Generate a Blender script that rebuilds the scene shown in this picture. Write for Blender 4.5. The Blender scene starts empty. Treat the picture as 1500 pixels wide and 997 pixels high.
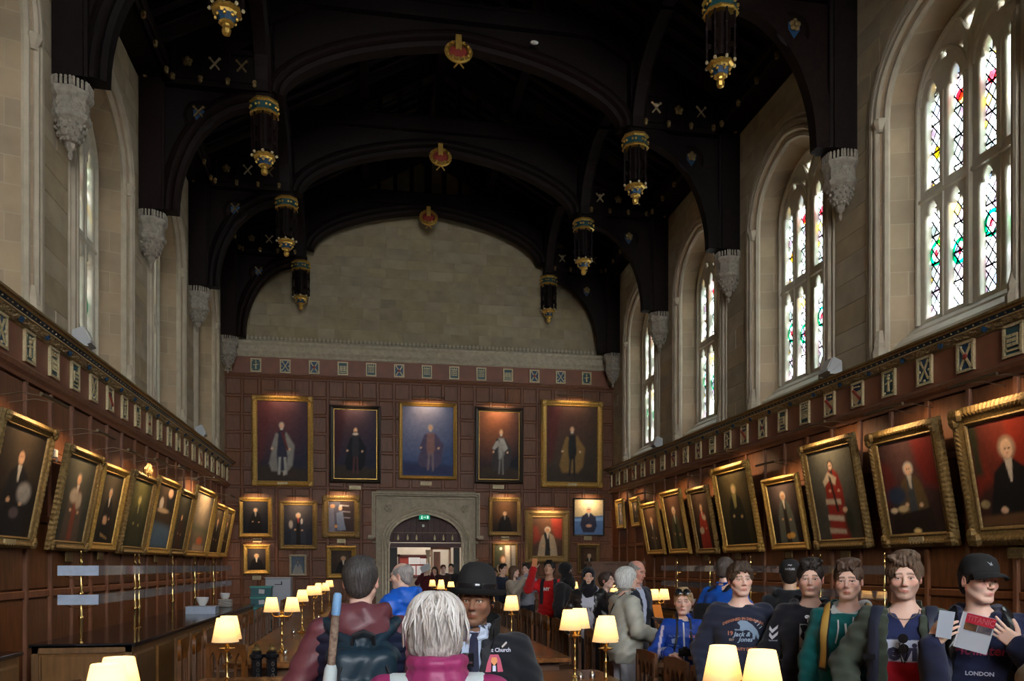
import bpy, bmesh, math, random
import numpy as np
from mathutils import Vector, Matrix, Euler
from mathutils.bvhtree import BVHTree
R = math.radians
PI = math.pi
random.seed(7)
SC = bpy.context.scene
COL = SC.collection
# ------------------------------------------------------------------ camera
CAMZ, FPX, YAW, HORIZON = 1.75, 1200.0, 9.79, 828.0
cam_data = bpy.data.cameras.new('camera')
cam = bpy.data.objects.new('camera', cam_data)
COL.objects.link(cam)
cam.location = (0, 0, CAMZ)
cam.rotation_euler = (R(90), 0, R(-YAW))
cam_data.sensor_width = 36
cam_data.lens = FPX / 1500 * 36
cam_data.shift_y = (HORIZON - 498.5) / 1500
cam_data.clip_start = 0.05
SC.camera = cam
# ------------------------------------------------------------------ world, daylight, exposure
SKY_STRENGTH = 26.0
world = bpy.data.worlds.new('overcast_sky')
SC.world = world
world.use_nodes = True
bg = world.node_tree.nodes['Background']
bg.inputs[0].default_value = (0.93, 0.96, 1.0, 1)
bg.inputs[1].default_value = SKY_STRENGTH
SC.view_settings.view_transform = 'Standard'
SC.view_settings.look = 'None'
SC.view_settings.gamma = 1
SC.view_settings.use_curve_mapping = False
SC.view_settings.exposure = 0.92
SC.cycles.use_denoising = True
SC.cycles.max_bounces = 8
SC.cycles.diffuse_bounces = 5
SC.cycles.glossy_bounces = 3
SC.cycles.transparent_max_bounces = 16
SC.cycles.sample_clamp_indirect = 6
SC.cycles.caustics_reflective = False
SC.cycles.caustics_refractive = False
# hall dimensions (metres)
XL, XR, YE, YB, XC = -4.35, 7.83, 25.9, -9.1, 1.74
BAYS = [-6.95, -2.65, 1.65, 5.95, 10.25, 14.55, 18.85, 23.15]
TRUSS = [-4.8, -0.5, 3.8, 8.1, 12.4, 16.7, 21.0, 25.3]
def portal(x, y, z, sx, sz, rot):
    l = bpy.data.lights.new('daylight_opening', 'AREA')
    l.shape = 'RECTANGLE'; l.size = sx; l.size_y = sz; l.cycles.is_portal = True
    o = bpy.data.objects.new('daylight_opening', l); COL.objects.link(o)
    o.location = (x, y, z); o.rotation_euler = rot
for _y in BAYS:
    portal(XR + 0.62, _y, 7.6, 2.4, 4.8, (R(90), 0, R(90)))
    portal(XL - 0.62, _y, 7.6, 2.4, 4.8, (R(90), 0, R(-90)))
portal(XC, YB - 0.62, 7.6, 7.0, 6.0, (R(90), 0, 0))
# ================================================================== helpers
S_, C_ = math.sin(R(YAW)), math.cos(R(YAW))
def EW(px, py, Y=YE - 0.06):            # a point of the photograph seen on the end wall plane
    k = (px - 750) / FPX; t = Y / (C_ - k * S_)
    return t * (S_ + k * C_), CAMZ + (HORIZON - py) / FPX * t
def SW(px, py, X):                      # ... on a side wall plane
    k = (px - 750) / FPX; t = X / (S_ + k * C_)
    return t * (C_ - k * S_), CAMZ + (HORIZON - py) / FPX * t
def DP(px, d):                          # ... at a distance along the view
    k = (px - 750) / FPX
    return d * (S_ + k * C_), d * (C_ - k * S_)

MATS = {}
def _nt(name):
    m = bpy.data.materials.new(name); m.use_nodes = True
    nt = m.node_tree; b = nt.nodes['Principled BSDF']
    return m, nt, b
def mat(name, col, rough=0.6, metal=0.0, var=0.0, scale=8.0, bump=0.0, stretch=(1, 1, 1), objvar=0.0, col2=None, spec=0.5, coords='Object', emit=None, emit_s=0, coat=0.0, bscale=None):
    """principled material: noise mottling between col and col2, bump, per-object tint"""
    if name in MATS: return MATS[name]
    m, nt, b = _nt(name); N = nt.nodes; L = nt.links
    b.inputs['Roughness'].default_value = rough
    b.inputs['Metallic'].default_value = metal
    b.inputs['Specular IOR Level'].default_value = spec
    b.inputs['Coat Weight'].default_value = coat
    b.inputs['Base Color'].default_value = (*col, 1)
    if emit: b.inputs['Emission Color'].default_value = (*emit, 1); b.inputs['Emission Strength'].default_value = emit_s
    if var or bump or objvar or col2:
        tc = N.new('ShaderNodeTexCoord'); mp = N.new('ShaderNodeMapping')
        mp.inputs['Scale'].default_value = stretch
        oi = N.new('ShaderNodeObjectInfo')
        add = N.new('ShaderNodeVectorMath'); add.operation = 'ADD'
        mu = N.new('ShaderNodeMath'); mu.operation = 'MULTIPLY'; mu.inputs[1].default_value = 37.0
        L.new(oi.outputs['Random'], mu.inputs[0])
        L.new(tc.outputs[coords], add.inputs[0]); L.new(mu.outputs[0], add.inputs[1])
        L.new(add.outputs[0], mp.inputs['Vector'])
        no = N.new('ShaderNodeTexNoise'); no.inputs['Scale'].default_value = scale; no.inputs['Detail'].default_value = 5
        L.new(mp.outputs[0], no.inputs['Vector'])
        c2 = col2 or tuple(max(0, c * (1 - var)) for c in col)
        c1 = col if col2 else tuple(c * (1 + var * 0.6) for c in col)
        cr = N.new('ShaderNodeValToRGB')
        cr.color_ramp.elements[0].position = 0.3; cr.color_ramp.elements[1].position = 0.7
        cr.color_ramp.elements[0].color = (*c2, 1); cr.color_ramp.elements[1].color = (*c1, 1)
        L.new(no.outputs['Fac'], cr.inputs['Fac'])
        out = cr.outputs['Color']
        if objvar:
            hs = N.new('ShaderNodeHueSaturation')
            mr = N.new('ShaderNodeMapRange'); mr.inputs['To Min'].default_value = 1 - objvar; mr.inputs['To Max'].default_value = 1 + objvar * 0.7
            L.new(oi.outputs['Random'], mr.inputs['Value']); L.new(mr.outputs[0], hs.inputs['Value'])
            m2 = N.new('ShaderNodeMath'); m2.operation = 'MULTIPLY'; m2.inputs[1].default_value = 7.13
            fr = N.new('ShaderNodeMath'); fr.operation = 'FRACT'
            mr2 = N.new('ShaderNodeMapRange'); mr2.inputs['To Min'].default_value = 1 - objvar; mr2.inputs['To Max'].default_value = 1 + objvar
            L.new(oi.outputs['Random'], m2.inputs[0]); L.new(m2.outputs[0], fr.inputs[0]); L.new(fr.outputs[0], mr2.inputs['Value'])
            L.new(mr2.outputs[0], hs.inputs['Saturation'])
            L.new(out, hs.inputs['Color']); out = hs.outputs['Color']
        L.new(out, b.inputs['Base Color'])
        if bump:
            no2 = N.new('ShaderNodeTexNoise'); no2.inputs['Scale'].default_value = bscale or scale * 3; no2.inputs['Detail'].default_value = 4
            L.new(mp.outputs[0], no2.inputs['Vector'])
            bp = N.new('ShaderNodeBump'); bp.inputs['Strength'].default_value = min(1, bump); bp.inputs['Distance'].default_value = 0.02 * max(1, bump)
            L.new(no2.outputs['Fac'], bp.inputs['Height']); L.new(bp.outputs[0], b.inputs['Normal'])
    MATS[name] = m
    return m
def attr_mat(name, rough=0.7, bump=0.0, bscale=200, spec=0.4, metal=0, stretch=(1, 1, 1), sss=0.0, sheen=0.0, var=0.0):
    if name in MATS: return MATS[name]
    m, nt, b = _nt(name); N = nt.nodes; L = nt.links
    a = N.new('ShaderNodeAttribute'); a.attribute_name = 'Col'
    b.inputs['Roughness'].default_value = rough; b.inputs['Specular IOR Level'].default_value = spec
    b.inputs['Metallic'].default_value = metal; b.inputs['Sheen Weight'].default_value = sheen
    if sss:
        b.inputs['Subsurface Weight'].default_value = sss; b.inputs['Subsurface Radius'].default_value = (0.012, 0.005, 0.003); b.inputs['Subsurface Scale'].default_value = 0.6
    out = a.outputs['Color']
    tc = N.new('ShaderNodeTexCoord'); mp = N.new('ShaderNodeMapping'); mp.inputs['Scale'].default_value = stretch
    L.new(tc.outputs['Object'], mp.inputs['Vector'])
    if var:
        no = N.new('ShaderNodeTexNoise'); no.inputs['Scale'].default_value = bscale; no.inputs['Detail'].default_value = 3
        L.new(mp.outputs[0], no.inputs['Vector'])
        mr = N.new('ShaderNodeMapRange'); mr.inputs['From Min'].default_value = .3; mr.inputs['From Max'].default_value = .7
        mr.inputs['To Min'].default_value = 1 - var; mr.inputs['To Max'].default_value = 1 + var
        L.new(no.outputs['Fac'], mr.inputs['Value'])
        hs = N.new('ShaderNodeHueSaturation'); L.new(mr.outputs[0], hs.inputs['Value']); L.new(out, hs.inputs['Color']); out = hs.outputs['Color']
    L.new(out, b.inputs['Base Color'])
    if bump:
        no2 = N.new('ShaderNodeTexNoise'); no2.inputs['Scale'].default_value = bscale; no2.inputs['Detail'].default_value = 3
        L.new(mp.outputs[0], no2.inputs['Vector'])
        bp = N.new('ShaderNodeBump'); bp.inputs['Strength'].default_value = bump; bp.inputs['Distance'].default_value = 0.01
        L.new(no2.outputs['Fac'], bp.inputs['Height']); L.new(bp.outputs[0], b.inputs['Normal'])
    MATS[name] = m
    return m

class MB:
    """collects vertices and faces of one mesh"""
    def __init__(s): s.v = []; s.f = []; s.mi = []; s.cur = 0
    def add(s, vs, fs):
        o = len(s.v); s.v += [tuple(v) for v in vs]; s.f += [tuple(i + o for i in f) for f in fs]; s.mi += [s.cur] * len(fs); return s
    def box(s, c, d, rot=None, M=None, taper=1.0):
        x, y, z = d[0] / 2, d[1] / 2, d[2] / 2
        t = taper
        vs = [Vector(p) for p in [(-x, -y, -z), (x, -y, -z), (x, y, -z), (-x, y, -z), (-x * t, -y * t, z), (x * t, -y * t, z), (x * t, y * t, z), (-x * t, y * t, z)]]
        if rot: E = Euler(rot).to_matrix(); vs = [E @ v for v in vs]
        if M: vs = [M @ v for v in vs]
        c = Vector(c)
        return s.add([v + c for v in vs], [(0, 3, 2, 1), (4, 5, 6, 7), (0, 1, 5, 4), (1, 2, 6, 5), (2, 3, 7, 6), (3, 0, 4, 7)])
    def bevbox(s, c, d, b=0.01, axis=1, sign=-1):
        """box whose face on one axis side is chamfered: a raised panel"""
        dx = list(d); out = []
        o = [i for i in range(3) if i != axis]
        def P(u, v, w):
            p = [0, 0, 0]; p[o[0]] = u; p[o[1]] = v; p[axis] = w; return (p[0] + c[0], p[1] + c[1], p[2] + c[2])
        u, v, w = d[o[0]] / 2, d[o[1]] / 2, d[axis] / 2 * sign
        vs = []
        for (k, ww) in ((0, -w), (0, w - b * sign), (b, w)):
            vs += [P(-u + k, -v + k, ww), P(u - k, -v + k, ww), P(u - k, v - k, ww), P(-u + k, v - k, ww)]
        fs = [(8, 9, 10, 11)]
        for r in (0, 4):
            for i in range(4): fs.append((r + i, r + (i + 1) % 4, r + 4 + (i + 1) % 4, r + 4 + i))
        return s.add(vs, fs)
    def lathe(s, prof, c=(0, 0, 0), n=12, M=None, cap=True, ph=0.0, sq=None):
        vs = []; fs = []
        for (r, z) in prof:
            for i in range(n):
                a = 2 * PI * i / n + ph
                vs.append(Vector((r * math.cos(a), r * math.sin(a), z)))
        for j in range(len(prof) - 1):
            for i in range(n):
                fs.append((j * n + i, j * n + (i + 1) % n, (j + 1) * n + (i + 1) % n, (j + 1) * n + i))
        if cap:
            fs.append(tuple(range(n - 1, -1, -1))); fs.append(tuple((len(prof) - 1) * n + i for i in range(n)))
        if M: vs = [M @ v for v in vs]
        c = Vector(c)
        return s.add([v + c for v in vs], fs)
    def sweep(s, path, sec, up=(0, 0, 1), closed=False, scales=None, cap=True):
        """sweep a 2-D section (list of (a,b)) along a path; a along side, b along up-ish normal"""
        P = [Vector(p) for p in path]; n = len(P); m = len(sec); up = Vector(up); vs = []; fs = []
        for i, p in enumerate(P):
            a = P[(i - 1) % n] if (closed or i > 0) else p
            b = P[(i + 1) % n] if (closed or i < n - 1) else p
            t = (b - a).normalized()
            sd = t.cross(up)
            if sd.length < 1e-4: sd = t.cross(Vector((1, 0, 0)))
            sd.normalize(); nn = sd.cross(t).normalized()
            k = scales[i] if scales else 1.0
            for (u, v) in sec: vs.append(p + sd * (u * k) + nn * (v * k))
        for i in range(n if closed else n - 1):
            j = (i + 1) % n
            for q in range(m): fs.append((i * m + q, i * m + (q + 1) % m, j * m + (q + 1) % m, j * m + q))
        if cap and not closed: fs.append(tuple(range(m - 1, -1, -1))); fs.append(tuple((n - 1) * m + q for q in range(m)))
        return s.add(vs, fs)
    def tube(s, path, r, n=6, scales=None, closed=False):
        return s.sweep(path, [(r * math.cos(2 * PI * i / n), r * math.sin(2 * PI * i / n)) for i in range(n)], up=(0.03, 0.05, 1), closed=closed, scales=scales)
    def prism(s, poly, d0, d1, axis=1):
        """extrude a 2-D polygon (the two other axes in order) between d0 and d1 along axis"""
        o = [i for i in range(3) if i != axis]; n = len(poly); vs = []
        for d in (d0, d1):
            for (u, v) in poly:
                p = [0, 0, 0]; p[o[0]] = u; p[o[1]] = v; p[axis] = d; vs.append(tuple(p))
        fs = [tuple(range(n)), tuple(range(2 * n - 1, n - 1, -1))]
        for i in range(n): fs.append((i, n + i, n + (i + 1) % n, (i + 1) % n))
        return s.add(vs, fs)
    def sphere(s, c, r, n=8, m=6, sc=(1, 1, 1)):
        prof = [(max(1e-4, r * math.sin(PI * j / m)), -r * math.cos(PI * j / m)) for j in range(m + 1)]
        M = Matrix.Diagonal((*sc, 1)).to_3x3()
        return s.lathe(prof, c, n, M, cap=False)
    def mesh(s, name):
        me = bpy.data.meshes.new(name); me.from_pydata(s.v, [], s.f); me.validate()
        if any(s.mi) and len(me.polygons) == len(s.mi): me.polygons.foreach_set('material_index', s.mi)
        bm = bmesh.new(); bm.from_mesh(me); bmesh.ops.recalc_face_normals(bm, faces=bm.faces); bm.to_mesh(me); bm.free()
        return me
    def build(s, name, m, parent=None, smooth=False, loc=None, flat_angle=None):
        return obj(name, s.mesh(name), m, parent, smooth, loc)
def obj(name, me, m, parent=None, smooth=False, loc=None):
    o = bpy.data.objects.new(name, me); COL.objects.link(o)
    if m is not None:
        for k in (m if isinstance(m, (list, tuple)) else [m]):
            me.materials.append(MATS[k] if isinstance(k, str) else k)
    if smooth:
        me.polygons.foreach_set('use_smooth', [True] * len(me.polygons))
        if smooth != 'all':
            try: me.set_sharp_from_angle(angle=R(40))
            except Exception: pass
    if parent: o.parent = parent
    if loc: o.location = loc
    return o
def tag(o, label=None, cat=None, group=None, kind=None):
    if label: o['label'] = label
    if cat: o['category'] = cat
    if group: o['group'] = group
    if kind: o['kind'] = kind
    return o
def empty(name, loc=(0, 0, 0), rz=0.0, label=None, cat=None, group=None, kind=None):
    o = bpy.data.objects.new(name, None); COL.objects.link(o)
    o.location = loc; o.rotation_euler = (0, 0, rz); o.empty_display_size = 0.1
    return tag(o, label, cat, group, kind)
def kids(o): return [c for c in ALLKIDS.get(o.name, [])]
def copy_tree(o, parent=None, loc=None, rz=None, label=None, top=True):
    c = o.copy(); COL.objects.link(c)
    if parent: c.parent = parent
    if loc is not None: c.location = loc
    if rz is not None: c.rotation_euler = (0, 0, rz)
    if label: c['label'] = label
    for ch in list(o.children): copy_tree(ch, c)
    return c
def piece(src, parent, loc, rot=None, scale=None):
    c = src.copy(); COL.objects.link(c); c.parent = parent; c.location = loc
    if rot is not None: c.rotation_euler = rot
    if scale is not None: c.scale = scale
    return c
def fill_mesh(name, loops, extrude=0.0, bevel=0.0):
    """2-D outline with holes, filled and extruded; returns a mesh in local XY, thickness along Z"""
    cu = bpy.data.curves.new(name, 'CURVE'); cu.dimensions = '2D'; cu.fill_mode = 'BOTH'
    cu.extrude = extrude; cu.bevel_depth = bevel; cu.bevel_resolution = 1
    for lp in loops:
        sp = cu.splines.new('POLY'); sp.points.add(len(lp) - 1)
        for i, (x, y) in enumerate(lp): sp.points[i].co = (x, y, 0, 1)
        sp.use_cyclic_u = True
    o = bpy.data.objects.new(name, cu); COL.objects.link(o)
    dg = bpy.context.evaluated_depsgraph_get()
    me = bpy.data.meshes.new_from_object(o.evaluated_get(dg)); me.name = name
    bpy.data.objects.remove(o); bpy.data.curves.remove(cu)
    return me
def text_mesh(txt, size, extrude=0.001, bold=0.0, align='CENTER', shear=0.0, spacing=1.0):
    cu = bpy.data.curves.new('lettering', 'FONT'); cu.body = txt; cu.size = size; cu.extrude = extrude
    cu.align_x = align; cu.align_y = 'CENTER'; cu.offset = bold; cu.shear = shear; cu.resolution_u = 2; cu.space_character = spacing
    o = bpy.data.objects.new('lettering', cu); COL.objects.link(o)
    dg = bpy.context.evaluated_depsgraph_get()
    me = bpy.data.meshes.new_from_object(o.evaluated_get(dg)); me.name = 'lettering'
    bpy.data.objects.remove(o); bpy.data.curves.remove(cu)
    return me
def tudor(w, r, n=24, z0=0.0, pt=0.16, ex=2.3):
    """four-centred arch outline from left springing to right springing"""
    out = []
    for i in range(n + 1):
        a = PI - PI * i / n
        x = math.cos(a); t = abs(x)
        z = r * ((1 - t ** ex) ** (1 / ex) * (1 - pt) + pt * (1 - t))
        out.append((x * w, z0 + z))
    return out
def set_cols(me, cols):
    a = me.color_attributes.new('Col', 'FLOAT_COLOR', 'POINT')
    c4 = np.ones((len(me.vertices), 4), np.float32); c4[:, :3] = cols
    a.data.foreach_set('color', c4.ravel())
# ================================================================== materials
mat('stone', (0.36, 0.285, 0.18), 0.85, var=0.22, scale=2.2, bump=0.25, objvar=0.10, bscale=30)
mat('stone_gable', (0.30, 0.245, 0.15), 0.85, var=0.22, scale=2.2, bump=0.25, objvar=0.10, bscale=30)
mat('stone_carved', (0.44, 0.385, 0.275), 0.8, var=0.2, scale=9, bump=0.3, bscale=60)
mat('stone_tracery', (0.60, 0.55, 0.43), 0.75, var=0.12, scale=5, bump=0.15, bscale=40)
def reveal_stone():
    m, nt, b = _nt('stone_reveal'); N = nt.nodes; L = nt.links; b.inputs['Roughness'].default_value = .85
    tc = N.new('ShaderNodeTexCoord'); sp = N.new('ShaderNodeSeparateXYZ'); L.new(tc.outputs['Object'], sp.inputs[0])
    ad = N.new('ShaderNodeMath'); ad.operation = 'ADD'; L.new(sp.outputs['X'], ad.inputs[0]); L.new(sp.outputs['Y'], ad.inputs[1])
    cb = N.new('ShaderNodeCombineXYZ'); L.new(ad.outputs[0], cb.inputs[0]); L.new(sp.outputs['Z'], cb.inputs[1])
    br = N.new('ShaderNodeTexBrick'); br.inputs['Scale'].default_value = 1; br.inputs['Mortar Size'].default_value = .008; br.inputs['Brick Width'].default_value = .62; br.inputs['Row Height'].default_value = .37
    br.inputs['Color1'].default_value = (.37, .27, .165, 1); br.inputs['Color2'].default_value = (.29, .22, .14, 1); br.inputs['Mortar'].default_value = (.375, .295, .195, 1); L.new(cb.outputs[0], br.inputs['Vector'])
    no = N.new('ShaderNodeTexNoise'); no.inputs['Scale'].default_value = 3; no.inputs['Detail'].default_value = 5; L.new(tc.outputs['Object'], no.inputs['Vector'])
    hs = N.new('ShaderNodeHueSaturation'); mr = N.new('ShaderNodeMapRange'); mr.inputs['To Min'].default_value = .75; mr.inputs['To Max'].default_value = 1.25; L.new(no.outputs['Fac'], mr.inputs['Value']); L.new(mr.outputs[0], hs.inputs['Value']); L.new(br.outputs['Color'], hs.inputs['Color']); L.new(hs.outputs['Color'], b.inputs['Base Color'])
    bp = N.new('ShaderNodeBump'); bp.inputs['Strength'].default_value = .4; bp.inputs['Distance'].default_value = .01; bp.invert = True; L.new(br.outputs['Fac'], bp.inputs['Height']); L.new(bp.outputs[0], b.inputs['Normal'])
    MATS['stone_reveal'] = m
reveal_stone()
mat('stone_mould', (0.43, 0.365, 0.265), 0.8, var=0.15, scale=4, bump=0.15, bscale=40)
mat('stone_corbel', (0.29, 0.255, 0.20), 0.85, var=0.3, scale=14, bump=0.15, bscale=70)
mat('panel_wood', (0.17, 0.064, 0.025), 0.48, spec=.35, var=0.35, scale=6, bump=0.12, stretch=(4, 4, 0.5), objvar=0.07)
mat('stile_wood', (0.18, 0.072, 0.035), 0.5, spec=.35, var=0.25, scale=7, bump=0.1, stretch=(3, 3, 0.6), objvar=0.1)
mat('frieze_wood', (0.19, 0.065, 0.03), 0.5, var=0.2, scale=3, stretch=(1, 1, 1))
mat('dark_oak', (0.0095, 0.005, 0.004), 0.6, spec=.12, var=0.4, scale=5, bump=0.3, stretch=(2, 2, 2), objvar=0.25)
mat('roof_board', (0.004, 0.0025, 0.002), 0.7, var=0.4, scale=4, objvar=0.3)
mat('gold', (0.62, 0.38, 0.08), 0.35, metal=0.75, var=0.3, scale=40)
mat('old_gold', (0.22, 0.145, 0.05), 0.45, metal=0.45, var=0.4, scale=30, bump=0.4, bscale=70)
mat('pale_gold', (0.55, 0.45, 0.25), 0.5, metal=0.3, var=0.3, scale=50)
mat('green_enamel', (0.01, 0.055, 0.06), 0.45)
mat('blue_enamel', (0.01, 0.05, 0.11), 0.45, var=0.3, scale=30)
mat('red_enamel', (0.25, 0.03, 0.02), 0.5)
mat('floor_wood', (0.10, 0.05, 0.028), 0.35, var=0.35, scale=5, stretch=(6, 0.6, 6), objvar=0.2)
mat('table_wood', (0.24, 0.105, 0.045), 0.22, var=0.35, scale=5, bump=0.06, stretch=(6, 0.8, 6), objvar=0.12)
mat('chair_wood', (0.15, 0.065, 0.028), 0.38, var=0.3, scale=12, objvar=0.25)
mat('counter_wood', (0.20, 0.095, 0.03), 0.35, var=0.3, scale=5, stretch=(3, 3, 0.5), objvar=0.1)
mat('brass', (0.70, 0.47, 0.17), 0.22, metal=1.0)
mat('bronze', (0.16, 0.115, 0.07), 0.45, metal=0.7)
mat('white_plaster', (0.62, 0.60, 0.54), 0.8)
mat('black_gloss', (0.012, 0.012, 0.014), 0.15)
mat('black_matt', (0.012, 0.012, 0.013), 0.6)
mat('grey_housing', (0.42, 0.43, 0.42), 0.5)

def glass_material():
    m, nt, b = _nt('leaded_glass'); N = nt.nodes; L = nt.links
    N.remove(b)
    out = [n for n in N if n.type == 'OUTPUT_MATERIAL'][0]
    tc = N.new('ShaderNodeTexCoord'); sp = N.new('ShaderNodeSeparateXYZ'); L.new(tc.outputs['Object'], sp.inputs[0])
    def M(op, a, b=None, c=None):
        n = N.new('ShaderNodeMath'); n.operation = op
        for i, v in enumerate((a, b, c)):
            if v is None: continue
            if isinstance(v, (int, float)): n.inputs[i].default_value = v
            else: L.new(v, n.inputs[i])
        return n.outputs[0]
    u = M('MULTIPLY', sp.outputs['Y'], 1 / 0.15); v = M('MULTIPLY', sp.outputs['Z'], 1 / 0.21)
    p = M('ADD', u, v); q = M('SUBTRACT', u, v)
    fp = M('FRACT', M('ADD', p, 100)); fq = M('FRACT', M('ADD', q, 100))
    lead = M('MAXIMUM', M('LESS_THAN', fp, 0.16), M('LESS_THAN', fq, 0.16))
    bar = M('LESS_THAN', M('FRACT', M('ADD', M('MULTIPLY', sp.outputs['Z'], 1 / 0.42), 100)), 0.075)
    edge = M('MAXIMUM', lead, bar)
    cb = N.new('ShaderNodeCombineXYZ'); L.new(M('FLOOR', p), cb.inputs[0]); L.new(M('FLOOR', q), cb.inputs[1])
    wn = N.new('ShaderNodeTexWhiteNoise'); L.new(cb.outputs[0], wn.inputs['Vector'])
    cr = N.new('ShaderNodeValToRGB'); cr.color_ramp.interpolation = 'CONSTANT'
    E = cr.color_ramp.elements; E[0].color = (.95, .97, 1, 1); E[0].position = 0; E[1].color = (.60, .12, .16, 1); E[1].position = .985
    for pos, c in ((.25, (.40, .43, .42, 1)), (.45, (.40, .34, .40, 1)), (.62, (.80, .9, .9, 1)), (.80, (.34, .40, .38, 1)), (.90, (.62, .50, .18, 1)), (.94, (.30, .36, .45, 1)), (.965, (.8, .88, .98, 1))):
        e = E.new(pos); e.color = c
    L.new(wn.outputs['Value'], cr.inputs['Fac'])
    no = N.new('ShaderNodeTexNoise'); no.inputs['Scale'].default_value = 6.0; L.new(tc.outputs['Object'], no.inputs['Vector'])
    mx = N.new('ShaderNodeMix'); mx.data_type = 'RGBA'; mx.blend_type = 'MULTIPLY'; mx.inputs['Factor'].default_value = 1
    mr = N.new('ShaderNodeMapRange'); mr.inputs['From Min'].default_value = .35; mr.inputs['From Max'].default_value = .6
    mr.inputs['To Min'].default_value = .35; mr.inputs['To Max'].default_value = .8; L.new(no.outputs['Fac'], mr.inputs['Value'])
    L.new(cr.outputs['Color'], mx.inputs[6]); L.new(mr.outputs[0], mx.inputs[7])
    tr = N.new('ShaderNodeBsdfTransparent'); L.new(mx.outputs[2], tr.inputs['Color'])
    df = N.new('ShaderNodeBsdfDiffuse'); df.inputs['Color'].default_value = (.02, .02, .02, 1)
    ms = N.new('ShaderNodeMixShader'); L.new(edge, ms.inputs[0]); L.new(tr.outputs[0], ms.inputs[1]); L.new(df.outputs[0], ms.inputs[2])
    L.new(ms.outputs[0], out.inputs['Surface'])
    MATS['leaded_glass'] = m
glass_material()
def tinted(name, col):
    m, nt, b = _nt(name); N = nt.nodes; L = nt.links; N.remove(b)
    out = [n for n in N if n.type == 'OUTPUT_MATERIAL'][0]
    tr = N.new('ShaderNodeBsdfTransparent'); tr.inputs['Color'].default_value = (*col, 1)
    L.new(tr.outputs[0], out.inputs['Surface']); MATS[name] = m
tinted('green_glass', (.0, .32, .12)); tinted('red_glass', (.75, .02, .03)); tinted('yellow_glass', (.95, .65, .05)); tinted('clear_stained', (.8, .8, .8))

# ================================================================== floor
fl = MB(); fl.box((XC, (YE + YB) / 2, -0.05), (XR - XL + 1, YE - YB + 0.1, 0.1))
floor = fl.build('floor', 'floor_wood'); tag(floor, kind='structure')

# ================================================================== windows
ZS, ZB, ZG = 8.62, 4.9, 5.42
HW, RISE = 1.365, 1.32
def prof(hw, rise, zb, zs=ZS, n=22):
    return [(-hw, zb)] + [(-hw, zs - 1.5)] + tudor(hw, rise, n, zs) + [(hw, zs - 1.5)] + [(hw, zb)]
def loft(mb, A, da, B, db):
    n = len(A); vs = [(da, u, z) for u, z in A] + [(db, u, z) for u, z in B]
    mb.add(vs, [(i, i + 1, n + i + 1, n + i) for i in range(n - 1)])
def light_outline(uc, w, zb, zs, h=0.34):
    pts = [(w, zb), (w, zs), (w * .98, zs + .08 * h / .33), (w * .84, zs + .14 * h / .33), (w * .58, zs + .135 * h / .33), (w * .62, zs + .2 * h / .33), (w * .36, zs + .28 * h / .33), (0, zs + h)]
    full = [(-w, zb)] + pts[:1] + pts[1:] + [(-x, z) for x, z in reversed(pts[1:-1])]
    return [(uc + x, z) for x, z in full]
def foil(uc, zc, r, n=4, ph=PI / 4):
    out = []
    for i in range(n * 6):
        a = 2 * PI * i / (n * 6); k = 0.72 + 0.28 * abs(math.cos((a - ph) * n / 2))
        out.append((uc + r * k * math.cos(a), zc + r * k * math.sin(a)))
    return out
LW = 0.178
LIGHTS = []
for uc in (-0.80, -0.315, 0.315, 0.80):
    LIGHTS.append(light_outline(uc, LW, ZG + .05, 6.92)); LIGHTS.append(light_outline(uc, LW, 7.42, 8.62, .42))
UPPER = [foil(0, 9.42, .15), foil(-.56, 9.28, .10), foil(.56, 9.28, .10), foil(-.2, 9.18, .085), foil(.2, 9.18, .085), foil(-.87, 9.12, .07), foil(.87, 9.12, .07)]
def to_wall(me, d):         # mesh drawn in XY -> window local (x out, y along, z up)
    me.transform(Matrix(((0, 0, 1, d), (1, 0, 0, 0), (0, 1, 0, 0), (0, 0, 0, 1))))
    return me
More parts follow.
